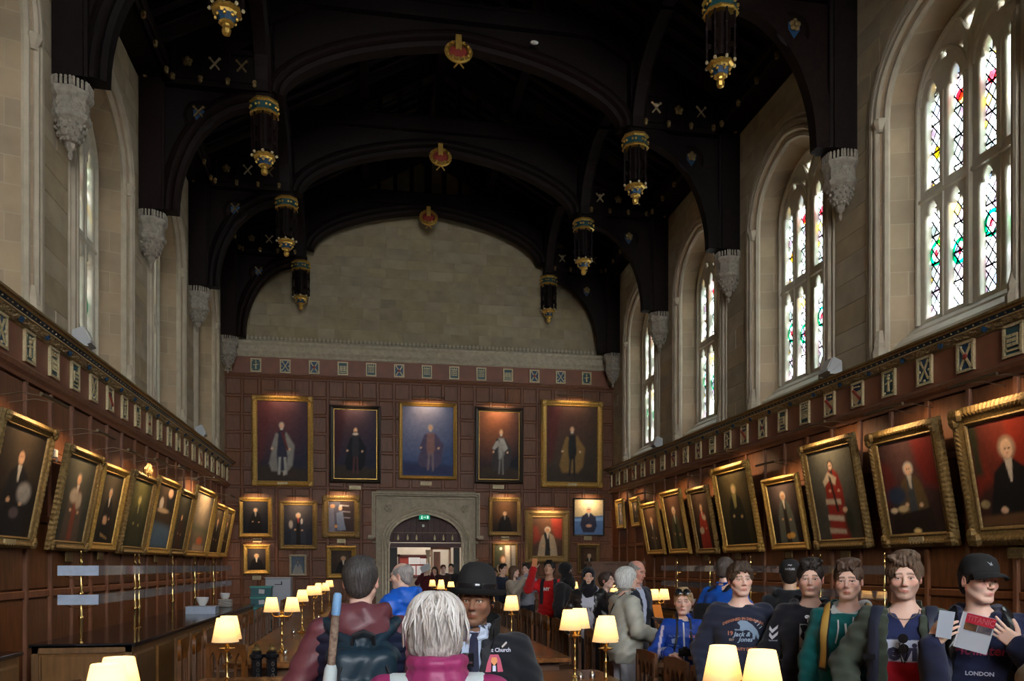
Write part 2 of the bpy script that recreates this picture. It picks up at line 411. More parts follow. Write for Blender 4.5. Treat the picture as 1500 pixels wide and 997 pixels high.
def window_meshes():
    W = {}
    mb = MB()
    A, B, Cc, D = prof(HW, RISE, ZB), prof(HW - .09, RISE - .09, ZB), prof(1.16, 1.14, ZB + .3), prof(1.12, 1.10, ZB + .3)
    loft(mb, A, 0, B, .09); loft(mb, B, .09, Cc, .44); loft(mb, Cc, .44, D, .60)
    W['reveal'] = mb.mesh('reveal')
    mb = MB()   # roll mouldings of the rear arch, jamb shafts with capitals and bases
    for (hw, rise, d, r, zb) in ((HW + .045, RISE + .05, -.02, .05, 5.0), (HW + .17, RISE + .17, -.015, .055, 5.0), (HW - .07, RISE - .06, .06, .055, 5.0), (HW + .29, RISE + .29, -.005, .03, 5.0)):
        mb.sweep([(d, u, z) for u, z in prof(hw, rise, zb)], [(r * math.cos(a), r * math.sin(a)) for a in [2 * PI * i / 6 for i in range(6)]], up=(1, 0.01, 0.02))
    W['arch_moulding'] = mb.mesh('arch_moulding')
    mb = MB()
    mb.lathe([(.055, 8.48), (.06, 8.52), (.10, 8.60), (.115, 8.63), (.115, 8.67), (.07, 8.70)], (0, 0, 0), 8)
    W['capital'] = mb.mesh('capital')
    mb = MB(); mb.lathe([(.12, 4.92), (.12, 5.08), (.09, 5.14), (.1, 5.2), (.065, 5.34), (.055, 5.4)], (0, 0, 0), 8)
    W['shaft_base'] = mb.mesh('shaft_base')
    mb = MB()   # stepped sill
    pr = [(-.005, ZB - .1), (-.005, ZB + .03), (.10, ZB + .16), (.13, ZB + .16), (.14, ZB + .22), (.30, ZB + .36), (.33, ZB + .36), (.34, ZB + .41), (.47, ZG), (.62, ZG), (.62, ZB - .1)]
    mb.add([(d, -HW - .0, z) for d, z in pr] + [(d, HW + .0, z) for d, z in pr], [(i, (i + 1) % 11, 11 + (i + 1) % 11, 11 + i) for i in range(11)])
    W['sill'] = mb.mesh('sill')
    out = prof(1.14, 1.12, ZG)
    W['tracery'] = to_wall(fill_mesh('tracery', [out] + LIGHTS + UPPER, 0.035, 0.03), .54)
    mb = MB()
    def roll(pts, d, r): mb.sweep([(d, u, z) for u, z in pts], [(r * math.cos(a), r * math.sin(a)) for a in [2 * PI * i / 6 for i in range(6)]], up=(1, 0.01, 0.02))
    roll([(0, ZG), (0, 9.9)][:2] if False else [(0, ZG), (0, 9.0)], .47, .05)
    for s in (-1, 1):
        roll([(s * .56, ZG), (s * .56, 8.75)], .48, .028)
        roll([(u * s + s * .56, z) for u, z in tudor(.5, .62, 14, 8.75, pt=.3)], .475, .032)
        roll([(s * 0, 9.0), (s * .06, 9.3), (s * .2, 9.55), (s * .34, 9.66)], .47, .035)
    roll([(-1.12, 7.3), (1.12, 7.3)], .48, .045)
    roll([(-1.12, 7.39), (1.12, 7.39)], .5, .03)
    roll(prof(1.10, 1.08, ZG), .47, .045)
    roll(prof(1.04, 1.02, ZG), .50, .03)
    W['mullion_rolls'] = mb.mesh('mullion_rolls')
    for i, l in enumerate(LIGHTS): W['pane%d' % i] = to_wall(fill_mesh('pane', [l], 0.002), .585)
    mb = MB(); 
    for l in UPPER: pass
    W['top'] = to_wall(fill_mesh('pane', UPPER, 0.002), .585)
    return W
WM = window_meshes()
ring = MB()
n = 20
vs = [(0, r * math.cos(2 * PI * i / n) * (1 if r < .12 else 1 + .05 * (i % 2)), r * math.sin(2 * PI * i / n) * 1.25) for r in (.105, .155) for i in range(n)]
ring.add([(x - .008, y, z) for x, y, z in vs], [(i, (i + 1) % n, n + (i + 1) % n, n + i) for i in range(n)])
ring.mesh_ = ring.mesh('wreath')
disc = MB(); disc.add([(-.006, .06 * math.cos(2 * PI * i / 10), .1 * math.sin(2 * PI * i / 10)) for i in range(10)], [tuple(range(10))]); disc.mesh_ = disc.mesh('roundel')
def make_window(n, x, y, side):
    r = obj('window_%d' % n, WM['reveal'], 'stone_reveal' if not WM['reveal'].materials else None, smooth=False)
    r.location = (x, y, 0); r.rotation_euler = (0, 0, 0 if side > 0 else PI)
    tag(r, kind='structure')
    def k(key, name, m, loc=(0, 0, 0)):
        me = WM[key] if isinstance(key, str) else key
        o = obj(name, me, m if not me.materials else None, r); o.location = loc; return o
    k('arch_moulding', 'arch_moulding', 'stone_mould'); k('sill', 'sill', 'stone_tracery')
    k('tracery', 'tracery', 'stone_tracery'); k('mullion_rolls', 'mullion', 'stone_tracery')
    for s in (-1, 1):
        k('capital', 'capital', 'stone_mould', (.0, s * (HW - .0), 0)); k('shaft_base', 'shaft_base', 'stone_mould', (.0, s * (HW - .0), 0))
    for i in range(8): k('pane%d' % i, 'pane', 'leaded_glass')
    k('top', 'pane', 'leaded_glass')
    rng = random.Random(n * 5 + 1)
    for i, uc in enumerate((-0.80, -0.315, 0.315, 0.80)):
        z = 6.35 + (.1 if i % 2 else -.05)
        k(ring.mesh_, 'wreath', 'green_glass', (.57, uc, z))
        me = disc.mesh_; o = obj('roundel', me, 'red_glass' if not me.materials else None, r); o.location = (.57, uc + (.02 if i % 2 else 0), z); o.scale = (1, .6, .6)
        if i in (0, 3):
            o = bpy.data.objects.new('roundel', disc_y); COL.objects.link(o); o.parent = r; o.location = (.57, uc - .02, 7.95); o.scale = (1, 1.1, 1)
        if i in (1, 2):
            o = obj('roundel', me, None, r); o.location = (.57, uc, 8.35 + .1 * i); o.scale = (1, 1.5, .9)
    return r
disc_y = disc.mesh('roundel'); disc_y.materials.append(MATS['yellow_glass'])
wn = 0
for y in BAYS:
    for (x, s) in ((XR, 1), (XL, -1)):
        wn += 1; make_window(wn, x, y, s)

# ================================================================== side walls
PLK = 0.8125
def plaque_mesh(kind):
    """heraldic plaque, faces -Y; materials: border, ground, emblem, accent"""
    mb = MB(); w, h = .28, .37
    mb.cur = 0
    for (cx, cz, dx, dz) in ((0, h / 2, w + .04, .035), (0, -h / 2, w + .04, .035), (-w / 2, 0, .035, h), (w / 2, 0, .035, h)): mb.box((cx, -.02, cz), (dx, .04, dz))
    mb.cur = 1; mb.box((0, -.008, 0), (w, .016, h))
    mb.cur = 2
    def bar(x0, z0, x1, z1, t=.022, d=.018):
        L = math.hypot(x1 - x0, z1 - z0); mb.box(((x0 + x1) / 2, -.018 - d / 2, (z0 + z1) / 2), (L, d, t), rot=(0, -math.atan2(z1 - z0, x1 - x0), 0))
    if kind == 0:   # crossed keys
        bar(-.09, -.13, .07, .12); bar(.09, -.13, -.07, .12)
        for s in (-1, 1): mb.lathe([(.012, 0), (.026, 0), (.026, .02), (.012, .02)], (s * .08, -.018, .13), 8, Matrix.Rotation(PI / 2, 3, 'X')); bar(s * .09, -.1, s * .115, -.13)
        mb.sphere((0, -.025, -.14), .02); mb.sphere((-.1, -.025, 0), .02); mb.sphere((.1, -.025, 0), .02)
    elif kind == 1:  # standing figure
        mb.box((0, -.03, -.04), (.05, .02, .16), taper=.6); mb.sphere((0, -.03, .075), .026); bar(-.08, .0, .08, .03); mb.box((0, -.03, .12), (.05, .02, .03))
        for (x, z) in ((-.1, .13), (.1, .13), (-.1, -.13), (.1, -.13)): mb.sphere((x, -.02, z), .02)
    elif kind == 2:  # bend
        mb.prism([(-.11, -.13), (-.02, -.16), (.11, -.02), (.11, .06), (-.11, .05)], -.03, -.014); mb.cur = 3; bar(-.1, .08, .1, -.09, .04, .03); mb.cur = 2; bar(-.1, .13, .06, .12)
    elif kind == 3:  # open book
        mb.box((-.045, -.03, 0), (.075, .025, .15)); mb.box((.045, -.03, 0), (.075, .025, .15)); bar(-.1, -.12, .1, -.12); bar(-.1, -.13, -.12, .1, .014); bar(.1, -.13, .12, .1, .014); mb.cur = 1; bar(-.07, .03, .07, .03, .012, .032); bar(-.07, -.03, .07, -.03, .012, .032)
    elif kind == 4:  # cross with red centre
        bar(-.09, -.13, .09, .13, .03); bar(.09, -.13, -.09, .13, .03); mb.cur = 3; mb.sphere((0, -.03, 0), .045, sc=(1, .4, 1)); mb.cur = 2
        for s in (-1, 1): mb.sphere((s * .09, -.025, .14), .022); mb.sphere((s * .09, -.025, -.14), .022)
    else:            # portcullis / crown
        for i in range(4): bar(-.08 + i * .053, -.1, -.08 + i * .053, .06, .014)
        for i in range(3): bar(-.09, -.07 + i * .06, .09, -.07 + i * .06, .014)
        bar(-.1, .1, .1, .1, .03); 
        for i in range(3): mb.sphere((-.07 + .07 * i, -.025, .14), .018)
    me = mb.mesh('heraldic_plaque')
    for m in ('pale_gold', 'green_enamel' if kind % 2 else 'blue_enamel', 'pale_gold', 'red_enamel'): me.materials.append(MATS[m])
    return me
PLAQ = [plaque_mesh(k) for k in range(6)]
def bev_mesh(name, w, h, t, b, m):      # raised panel facing -Y, origin centre
    mb = MB(); mb.bevbox((0, 0, 0), (w, t, h), b, axis=1, sign=-1); me = mb.mesh(name); me.materials.append(MATS[m]); return me
def panel_mesh(w, h):                   # sunk field with a chamfered margin, facing -Y
    me = bev_mesh('panel', w, h, .03, .02, 'panel_wood'); return me
def blk(w, h, m='stone'): return bev_mesh('stone_block', w - .008, h - .008, .05, .008, m)
_blk = {}
def stone(parent, c, w, h, rz, jut):
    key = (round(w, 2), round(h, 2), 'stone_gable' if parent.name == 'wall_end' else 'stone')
    if key not in _blk: _blk[key] = blk(*key)
    o = bpy.data.objects.new('stone_block', _blk[key]); COL.objects.link(o); o.parent = parent
    M_ = Matrix.Rotation(rz, 4, 'Z'); o.rotation_euler = (0, 0, rz)
    o.location = Vector(c) + M_ @ Vector((0, .025 - jut, 0))
    return o
def side_wall(side):
    X = XR if side > 0 else XL; rz = R(-90) if side > 0 else R(90)     # panels face into the room
    rz = R(90) if side > 0 else R(-90)
    # -Y local -> room. side +1: room direction is -X
    rz = R(-90) if side > 0 else R(90)
    rect = [(YB, 4.7), (YE, 4.7), (YE, 12.0), (YB, 12.0)]
    holes = []
    for y in BAYS: holes.append([(y + u, z) for u, z in prof(HW, RISE, ZB)])
    me = fill_mesh('wall', [rect] + holes, 0.01)
    me.transform(Matrix(((0, 0, 1, X + side * .012), (1, 0, 0, 0), (0, 1, 0, 0), (0, 0, 0, 1))))
    w = obj('wall_right' if side > 0 else 'wall_left', me, 'stone'); tag(w, kind='structure')
    # wooden backing below
    mb = MB(); mb.box((X + side * .15, (YB + YE) / 2, 2.4), (.3, YE - YB, 4.8)); mb.build('backing', 'stile_wood', w)
    # plain outer leaf so no daylight leaks above and between windows
    def put(me, name, y, z, p):
        o = bpy.data.objects.new(name, me); COL.objects.link(o); o.parent = w
        o.rotation_euler = (0, 0, rz); o.location = (X - side * p, y, z); return o
    rows = [(0.30, 1.32), (1.44, 2.32), (2.42, 3.20), (3.30, 4.08)]
    pm = [panel_mesh(PLK - .07, b - a) for a, b in rows]
    st = bev_mesh('stile', .085, 4.05, .05, .012, 'stile_wood')
    for k in range(-1, 34):
        y = 25.07 - PLK * k
        if y < 1.5: break
        put(st, 'stile', y + .0, 2.1, .05)
        if y < 2.2: continue
        for i, (a, b) in enumerate(rows): put(pm[i], 'panel', y - PLK / 2, (a + b) / 2, .02)
    rl = MB(); rl.bevbox((0, 0, 0), (YE - YB, .04, .10), .012); rm = rl.mesh('rail'); rm.materials.append(MATS['stile_wood'])
    for z in (1.38, 2.37, 3.25): put(rm, 'rail', (YE + YB) / 2, z, .035)
    # frieze board, moulding below, plaques
    mb = MB(); mb.box((0, 0, 0), (YE - YB, .05, .50)); f = mb.mesh('frieze_board'); f.materials.append(MATS['frieze_wood']); put(f, 'frieze_board', (YE + YB) / 2, 4.49, .05)
    mb = MB(); mb.prism([(0, -.09), (-.05, -.09), (-.07, -.05), (-.11, -.01), (-.13, .04), (-.10, .07), (-.06, .09), (0, .09)], -(YE - YB) / 2, (YE - YB) / 2, axis=0); f = mb.mesh('rail'); f.materials.append(MATS['stile_wood']); put(f, 'rail', (YE + YB) / 2, 4.17, .03)
    for k in range(-1, 30):
        y = 25.07 - PLK * k
        if y < 2: break
        kk = [0, 4, 3, 5, 1, 2][(k * 7 + (3 if side > 0 else 0) + k // 3) % 6]
        if side > 0 and 16 <= k <= 21: kk = {20: 3, 19: 4, 18: 0, 17: 1, 16: 2}.get(k, 5)
        put(PLAQ[kk], 'heraldic_plaque', y, 4.505, .075)
    # ashlar
    rng = random.Random(3 + side)
    zc = 4.98; cnt = 0
    while zc < 11.2:
        h = rng.choice([.34, .38, .42])
        if zc + h > 11.25: h = 11.25 - zc
        for i, yb in enumerate(BAYS):
            if yb < 8: continue
            # stretch between this window and the next one towards the end wall
            def edge(zz):
                if zz <= ZS: return HW + .33
                q = (zz - ZS) / (RISE + .33)
                if q >= 1: return 0
                for (u, z) in tudor(HW + .33, RISE + .33, 40, ZS):
                    if z >= zz: return abs(u)
                return 0
            e = max(edge(zc), edge(zc + h * .6)) if zc < ZS + RISE + .2 else 0
            y0 = yb + e; y1 = (BAYS[i + 1] - e) if i + 1 < len(BAYS) else YE
            if e == 0 and i + 1 < len(BAYS): y1 = BAYS[i + 1]
            if i == 4 and True: segs = [(y0, y1), (yb - 2.15, yb - e)]
            else: segs = [(y0, y1)]
            for (a, b) in segs:
                L = b - a
                if L < .12: continue
                nn = max(1, round(L / rng.uniform(.55, .85))); cuts = [a] + sorted(a + L * (j + rng.uniform(-.15, .15)) / nn for j in range(1, nn)) + [b]
                for c0, c1 in zip(cuts, cuts[1:]):
                    w_ = round(c1 - c0, 2)
                    if w_ < .08 or cnt >= 298: continue
                    cnt += 1
                    stone(w, (X, (c0 + c1) / 2, zc + h / 2), w_, h, rz, rng.uniform(.004, .012))
        zc += h
    return w
wr = side_wall(1); wl = side_wall(-1)

# ---------------- cornices along the side walls
def cornice(side, num):
    X = XR if side > 0 else XL
    def band(name, pts, m, parent=None, y0=YB, y1=YE, smooth=False, wob=0):
        mb = MB(); n = len(pts); vs = []; 
        ys = [y0, y1] if not wob else list(np.arange(2.0, y1, .035))
        for yi, y in enumerate(ys):
            for j, (p, z) in enumerate(pts):
                d = 0
                if wob and 0 < j < n - 1: d = wob * (math.sin(y * 31 + j * 2.1) * math.cos(y * 12.3 - j * 1.7) + .5 * math.sin(y * 57 + j * 3))
                vs.append((X - side * (p + d), y, z - d * .5))
        fs = [(i * n + j, i * n + j + 1, (i + 1) * n + j + 1, (i + 1) * n + j) for i in range(len(ys) - 1) for j in range(n - 1)]
        mb.add(vs, fs); return mb.build(name, m, parent)
    t = band('trim_%d' % num, [(0, 4.70), (.085, 4.70), (.10, 4.712), (.10, 4.722), (.08, 4.73), (.08, 4.81), (.19, 4.85), (.31, 4.842), (.335, 4.855), (.335, 4.885), (.30, 4.895), (0, 4.965)], 'old_gold'); tag(t, kind='structure')
    band('vine_band', [(.09, 4.722), (.125, 4.735), (.15, 4.755), (.175, 4.775), (.19, 4.79)], 'vine', t, wob=.012)
    band('bead', [(.19, 4.787), (.21, 4.788), (.214, 4.80), (.20, 4.806)], 'pale_gold', t)
    band('blue_band', [(.20, 4.804), (.225, 4.815), (.25, 4.835), (.262, 4.842)], 'blue_enamel', t)
    band('bead', [(.262, 4.838), (.28, 4.836), (.31, 4.845)], 'pale_gold', t)
    b = MB()
    for i in range(7): a = 2 * PI * i / 7; b.sphere((0, .03 * math.cos(a), .03 * math.sin(a)), .024, 6, 4)
    b.sphere((-side * .012, 0, 0), .03, 6, 4); bm_ = b.mesh('boss'); bm_.materials.append(MATS['blue_enamel'])
    for k in range(-1, 29):
        y = 25.07 - PLK * (k + .5)
        if y < 2: break
        o = bpy.data.objects.new('boss', bm_); COL.objects.link(o); o.parent = t; o.location = (X - side * .155, y, 4.757)
    d = MB()
    y = 5.0
    while y < YE: d.box((X - side * .236, y, 4.822), (.016, .018, .02)); y += .135 if y > 9 else .135
    tag(d.build('gilt_studs', 'pale_gold', t), kind='stuff')
    return t
mat('vine', (0.40, 0.30, 0.15), 0.6, metal=0.2, var=0.85, scale=45, bump=0.9, bscale=60)
cornice(1, 1); cornice(-1, 2)

# ================================================================== end wall
DX = 1.72                                 # door axis
we_mb = MB()
hd = [(DX - 1.14, 0)] + [(DX + u, z) for u, z in tudor(1.14, .88, 18, 2.5, pt=.2)] + [(DX + 1.14, 0)]
gable = [(XL - .3, 0)] + hd + [(XR + .3, 0), (XR + .3, 11.75), (XC, 15.05), (XL - .3, 11.75)]
me = fill_mesh('wall_end', [gable], 0.15)
me.transform(Matrix(((1, 0, 0, 0), (0, 0, 1, YE + .15), (0, 1, 0, 0), (0, 0, 0, 1))))
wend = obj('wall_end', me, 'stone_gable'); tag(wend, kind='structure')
rng = random.Random(11); z = 8.72; cnt = 0
while z < 12.75:
    h = rng.choice([.30, .34, .36]); x = XL + rng.uniform(-.4, 0)
    while x < XR:
        w_ = round(rng.uniform(.42, .95), 1)
        a, b = max(x, XL + .03), min(x + w_, XR - .03)
        if b - a > .1 and not (z > 11.3 and (a < XL + 1.6 or b > XR - 1.6)) and cnt < 299:
            cnt += 1; stone(wend, ((a + b) / 2, YE, z + h / 2), round(b - a, 1) if x == a else b - a, h, 0, rng.uniform(.003, .011))
        x += w_
    z += h
# wainscot of small panels
NC = 24; cw = (XR - XL) / NC; rz0, rh = 0.28, 0.552
pm = panel_mesh(cw - .075, rh - .075)
PICS_END = [  # px box of the outer frame: x0,y0,x1,y1
    (369, 579, 459, 713), (483, 593, 558, 708), (584, 589, 669, 703), (695, 596, 766, 709), (792, 586, 882, 715),
    (350, 728, 399, 787), (409, 733, 465, 805), (472, 725, 528, 788), (356, 797, 396, 841), (424, 812, 449, 843), (478, 799, 522, 847),
    (715, 728, 763, 785), (769, 747, 834, 825), (839, 729, 885, 785), (721, 795, 758, 843), (845, 796, 878, 840)]
END_RECTS = []
for (a, b, c, d) in PICS_END:
    x0, z1 = EW(a, b); x1, z0 = EW(c, d); END_RECTS.append((x0, z0, x1, z1))
def covered(x0, z0, x1, z1):
    if x1 > DX - 1.72 and x0 < DX + 1.72 and z0 < 4.1 and ((x0 > DX - 1.75 and x1 < DX + 1.75) or True): return x0 > DX - 1.9 and x1 < DX + 1.9
    return any(x0 > r[0] and x1 < r[2] and z0 > r[1] and z1 < r[3] for r in END_RECTS)
def eput(me, name, x, z, p, m=None):
    o = bpy.data.objects.new(name, me); COL.objects.link(o); o.parent = wend; o.location = (x, YE - p, z); return o
mb = MB(); 
for (a, b) in ((XL, DX - 1.66), (DX + 1.66, XR)): mb.box(((a + b) / 2, YE - .01, 3.75), (b - a, .02, 7.5))
mb.box((DX, YE - .01, 5.8), (3.4, .02, 3.4)); mb.build('backing', 'stile_wood', wend)
for i in range(NC):
    for j in range(13):
        x, z = XL + cw * (i + .5), rz0 + rh * (j + .5)
        if not covered(x - cw / 2, z - rh / 2, x + cw / 2, z + rh / 2): eput(pm, 'panel', x, z, .022)
sf = bev_mesh('stile', .07, 7.2, .035, .01, 'stile_wood'); ss = bev_mesh('stile', .07, 3.35, .035, .01, 'stile_wood')
for i in range(NC + 1):
    x = XL + cw * i
    if abs(x - DX) < 1.74: eput(ss, 'stile', x, 5.78, .04)
    else: eput(sf, 'stile', x, 3.85, .04)
for j in range(14):
    z = rz0 + rh * j
    if z < 4.1:
        for (a, b) in ((XL, DX - 1.7), (DX + 1.7, XR)):
            eput(bev_mesh('rail', b - a, .07, .03, .01, 'stile_wood'), 'rail', (a + b) / 2, z, .036)
    else: eput(bev_mesh('rail', XR - XL, .07, .03, .01, 'stile_wood'), 'rail', XC, z, .036)
mb = MB(); mb.box((0, 0, 0), (XR - XL, .05, .52)); f = mb.mesh('frieze_board'); f.materials.append(MATS['frieze_wood']); eput(f, 'frieze_board', XC, 7.83, .04)
mb = MB(); mb.prism([(0, -.05), (-.05, -.05), (-.09, -.01), (-.11, .03), (-.06, .06), (0, .06)], -(XR - XL) / 2, (XR - XL) / 2, axis=0); f = mb.mesh('rail'); f.materials.append(MATS['stile_wood']); eput(f, 'rail', XC, 7.52, .04)
for k in range(15):
    kk = [2, 1, 0, 4, 3, 5, 4, 5, 5, 5, 3, 4, 0, 1, 2][k]
    eput(PLAQ[kk], 'heraldic_plaque', XC + (k - 7) * .862, 7.83, .065)
# stone cornice with cresting
t = MB(); prf = [(0, 8.09), (-.07, 8.09), (-.09, 8.12), (-.07, 8.15), (-.07, 8.17), (-.15, 8.25), (-.15, 8.42), (-.22, 8.48), (-.24, 8.53), (-.2, 8.56), (-.12, 8.60), (0, 8.62)]
t.prism([(YE + a, b) for a, b in prf], XL, XR, axis=0)
tr3 = t.build('trim_3', 'stone_carved'); tag(tr3, kind='structure')
c = MB()
x = XL + .06
while x < XR:
    c.box((x, YE - .17, 8.60), (.05, .03, .08)); c.box((x, YE - .17, 8.655), (.085, .03, .03)); c.sphere((x, YE - .17, 8.69), .022, 5, 4); x += .125
tag(c.build('cresting', 'stone_carved', tr3), kind='stuff')
c = MB(); x = XL + .14
while x < XR:
    for a in (0, 1): c.box((x, YE - .155, 8.335), (.18, .03, .022), rot=(0, R(45 + 90 * a), 0))
    c.box((x + .13, YE - .155, 8.335), (.018, .03, .15)); c.sphere((x, YE - .165, 8.335), .03, 5, 4); x += .26
tag(c.build('lattice_carving', 'stone_carved', tr3), kind='stuff')
c = MB(); x = XL + .05
while x < XR: c.box((x, YE - .09, 8.125), (.03, .04, .03)); x += .075
tag(c.build('dentils', 'stone_carved', tr3), kind='stuff')

# ---------------- doorway
dr = empty('door_1', (DX, YE - .02, 0), kind='structure')
def arch_ring(mb, w0, r0, w1, r1, d0, d1, zs=2.5, z0=0.0):
    """solid band between two arch outlines, from front d0 to back d1 (y)"""
    A = [(-w0, z0)] + tudor(w0, r0, 20, zs, pt=.2) + [(w0, z0)]; B = [(-w1, z0)] + tudor(w1, r1, 20, zs, pt=.2) + [(w1, z0)]
    n = len(A); vs = [(u, d0, z) for u, z in A] + [(u, d0, z) for u, z in B] + [(u, d1, z) for u, z in A] + [(u, d1, z) for u, z in B]
    fs = []
    for i in range(n - 1):
        fs += [(i, i + 1, n + i + 1, n + i), (2 * n + i, 2 * n + i + 1, i + 1, i), (n + i, n + i + 1, 3 * n + i + 1, 3 * n + i)]
    mb.add(vs, fs)
mb = MB()
arch_ring(mb, 1.14, .88, 1.22, .97, -.02, .3); arch_ring(mb, 1.22, .97, 1.33, 1.09, -.07, .1); arch_ring(mb, 1.33, 1.09, 1.40, 1.16, -.12, .1)
for (w_, r_, d_) in ((1.18, .93, -.03), (1.27, 1.03, -.08), (1.37, 1.13, -.13)):
    mb.tube([(u, d_, z) for u, z in [(-w_, 0.3)] + tudor(w_, r_, 18, 2.5, pt=.2) + [(w_, .3)]], .028, 5)
for s in (-1, 1):
    for w_ in (1.18, 1.30): mb.lathe([(.03, 2.28), (.05, 2.34), (.055, 2.40), (.07, 2.44), (.07, 2.5), (.04, 2.53)], (s * w_, -.07, 0), 8)
mb.build('arch_moulding', 'stone_carved', dr)
sp = fill_mesh('spandrel', [[(-1.5, 0)] + [(-1.38, 0)] + tudor(1.38, 1.14, 20, 2.5, pt=.2) + [(1.38, 0), (1.5, 0), (1.5, 3.83), (-1.5, 3.83)]] + [foil(s * 1.2, 3.53, .15) for s in (-1, 1)], .02, .012)
sp.transform(Matrix(((1, 0, 0, 0), (0, 0, -1, -.03), (0, 1, 0, 0), (0, 0, 0, 1)))); obj('spandrel', sp, 'stone_carved', dr)
mb = MB(); 
for s in (-1, 1):
    mb.box((s * 1.2, -.0, 3.53), (.4, .02, .4))
    for a in range(4): mb.sphere((s * 1.2 + .07 * math.cos(a * PI / 2), -.02, 3.53 + .07 * math.sin(a * PI / 2)), .045, 6, 4)
mb.build('rosette', 'stone_carved', dr)
mb = MB()
for (o_, w_, d_) in ((1.52, .07, .10), (1.60, .05, .14), (1.66, .055, .19)):
    for s in (-1, 1): mb.box((s * o_, -d_ / 2, (3.83 + (o_ - 1.5) + (2.62 if o_ > 1.55 else 0)) / 2), (w_, d_, 3.83 + (o_ - 1.5) - (2.62 if o_ > 1.55 else 0)))
    mb.box((0, -d_ / 2, 3.83 + (o_ - 1.48)), (2 * o_ + w_, d_, w_))
for s in (-1, 1):
    mb.box((s * 1.70, -.09, 2.66), (.22, .18, .07), taper=.8); mb.box((s * 1.72, -.09, 2.60), (.15, .12, .06), taper=1.4)
mb.build('hood_mould', 'stone_carved', dr)
# screens passage behind the doorway
mat('boards_dark', (0.05, 0.012, 0.012), 0.55, var=0.3, scale=6)
mat('lobby_wall', (0.50, 0.44, 0.36), 0.8, var=0.12, scale=4)
mat('door_frame_wood', (0.30, 0.15, 0.06), 0.4, var=.2, scale=6, stretch=(3, 3, .5))
lob = empty('wall_lobby', (DX, YE + .3, 0), kind='structure')
mb = MB(); mb.box((-1.75, 1.6, 2), (.1, 3.4, 4)); mb.box((1.75, 1.6, 2), (.1, 3.4, 4)); mb.box((0, 3.3, 2), (3.6, .1, 4)); mb.build('plaster', 'lobby_wall', lob)
mb = MB(); mb.box((0, 1.6, 3.98), (3.6, 3.4, .05)); mb.box((0, 1.6, -.03), (3.6, 3.4, .06)); mb.build('boarding', 'boards_dark', lob)
scr = empty('door_2', (DX, YE + .42, 0), kind='structure')
for i in range(13):
    mb = MB(); mb.bevbox((-1.12 + i * .187, 0, 3.0), (.186, .03, 1.0), .008); mb.build('board', 'boards_dark', scr)
mb = MB(); mb.box((0, -.03, 2.40), (2.4, .10, .14)); mb.box((0, -.05, 2.5), (2.4, .04, .03)); mb.build('beam', 'boards_dark', scr)
mb = MB(); mb.box((0, -.06, 2.80), (2.3, .02, .015)); mb.build('rail', 'bronze', scr)
for x in (-.86, -.56, -.28, .30, .58, .87):
    mb = MB(); mb.lathe([(.02, 2.56), (.035, 2.6), (.03, 2.66), (.006, 2.74)], (x, -.07, 0), 6); mb.build('finial', 'pale_gold', scr)
for s, w_ in ((-1, .24), (1, .2)):
    mb = MB(); mb.bevbox((s * (1.12 - w_ / 2), .12, 1.18), (w_, .05, 2.3), .02); mb.build('door_leaf', 'black_matt', scr)
mb = MB(); 
for s in (-1, 1): mb.box((.52 + s * .29, .25, 1.16), (.07, .06, 2.32))
mb.box((.52, .25, 2.30), (.65, .06, .07)); mb.build('inner_frame', 'door_frame_wood', scr)
mb = MB(); mb.box((.40, .3, 1.1), (.22, .04, 2.2)); mb.build('door_leaf', 'stile_wood', scr)
mb = MB(); mb.lathe([(.075, 0), (.075, .1), (.05, .14), (.05, 2.08), (.07, 2.12), (.09, 2.2), (.09, 2.26)], (.13, .5, 0), 10); mb.build('column', 'stone_carved', scr)
ll = bpy.data.lights.new('lobby_lamp', 'AREA'); ll.energy = 60; ll.size = 1.0; ll.color = (1, .93, .85)
lo = bpy.data.objects.new('lobby_lamp', ll); COL.objects.link(lo); lo.location = (DX, YE + 2.2, 3.9)
# exit sign
mat('sign_green', (0.0, 0.22, 0.10), 0.5, emit=(0.0, .35, .17), emit_s=.35)
mat('sign_white', (0.7, 0.9, 0.8), 0.5, emit=(.7, 1, .85), emit_s=.4)
es = MB(); es.box((0, 0, 0), (.34, .04, .15)); eo = es.build('exit_sign', 'sign_green', loc=(DX - .05, YE - .02, 3.27))
tag(eo, 'green illuminated emergency exit sign hanging inside the top of the door arch', 'sign')
mb = MB(); mb.sphere((-.08, -.022, .035), .014, 6, 4, (1, .3, 1)); mb.box((-.085, -.022, -.005), (.025, .006, .055), rot=(0, R(15), 0)); mb.box((-.07, -.022, -.04), (.015, .006, .05), rot=(0, R(-30), 0)); mb.box((-.1, -.022, -.04), (.015, .006, .05), rot=(0, R(30), 0))
mb.box((.0, -.022, 0), (.06, .006, .014)); mb.box((.03, -.022, 0), (.014, .006, .05), taper=.3); mb.box((.1, -.022, 0), (.045, .006, .09)); mb.build('pictogram', 'sign_white', eo)
# corner roundel light under the exit sign
mb = MB(); mb.sphere((0, 0, 0), .045, 8, 6); sl = mb.build('smoke_detector', 'white_plaster', loc=(DX - .07, YE + .3, 3.02)); tag(sl, 'small white sensor fixed on the dark boards just below the exit sign', 'sensor')

# added unseen wall outside the left windows: blocks their sky, bounces daylight back
m = MB(); m.box((XL - 4.2, 8, 6.5), (.4, 40, 13)); m.box((XL - 2.2, 8, -.1), (4, 40, .2)); nb = m.build('wall_sky_blocker', mat('pale_bounce', (.62, .58, .48), .9)); tag(nb, kind='structure')
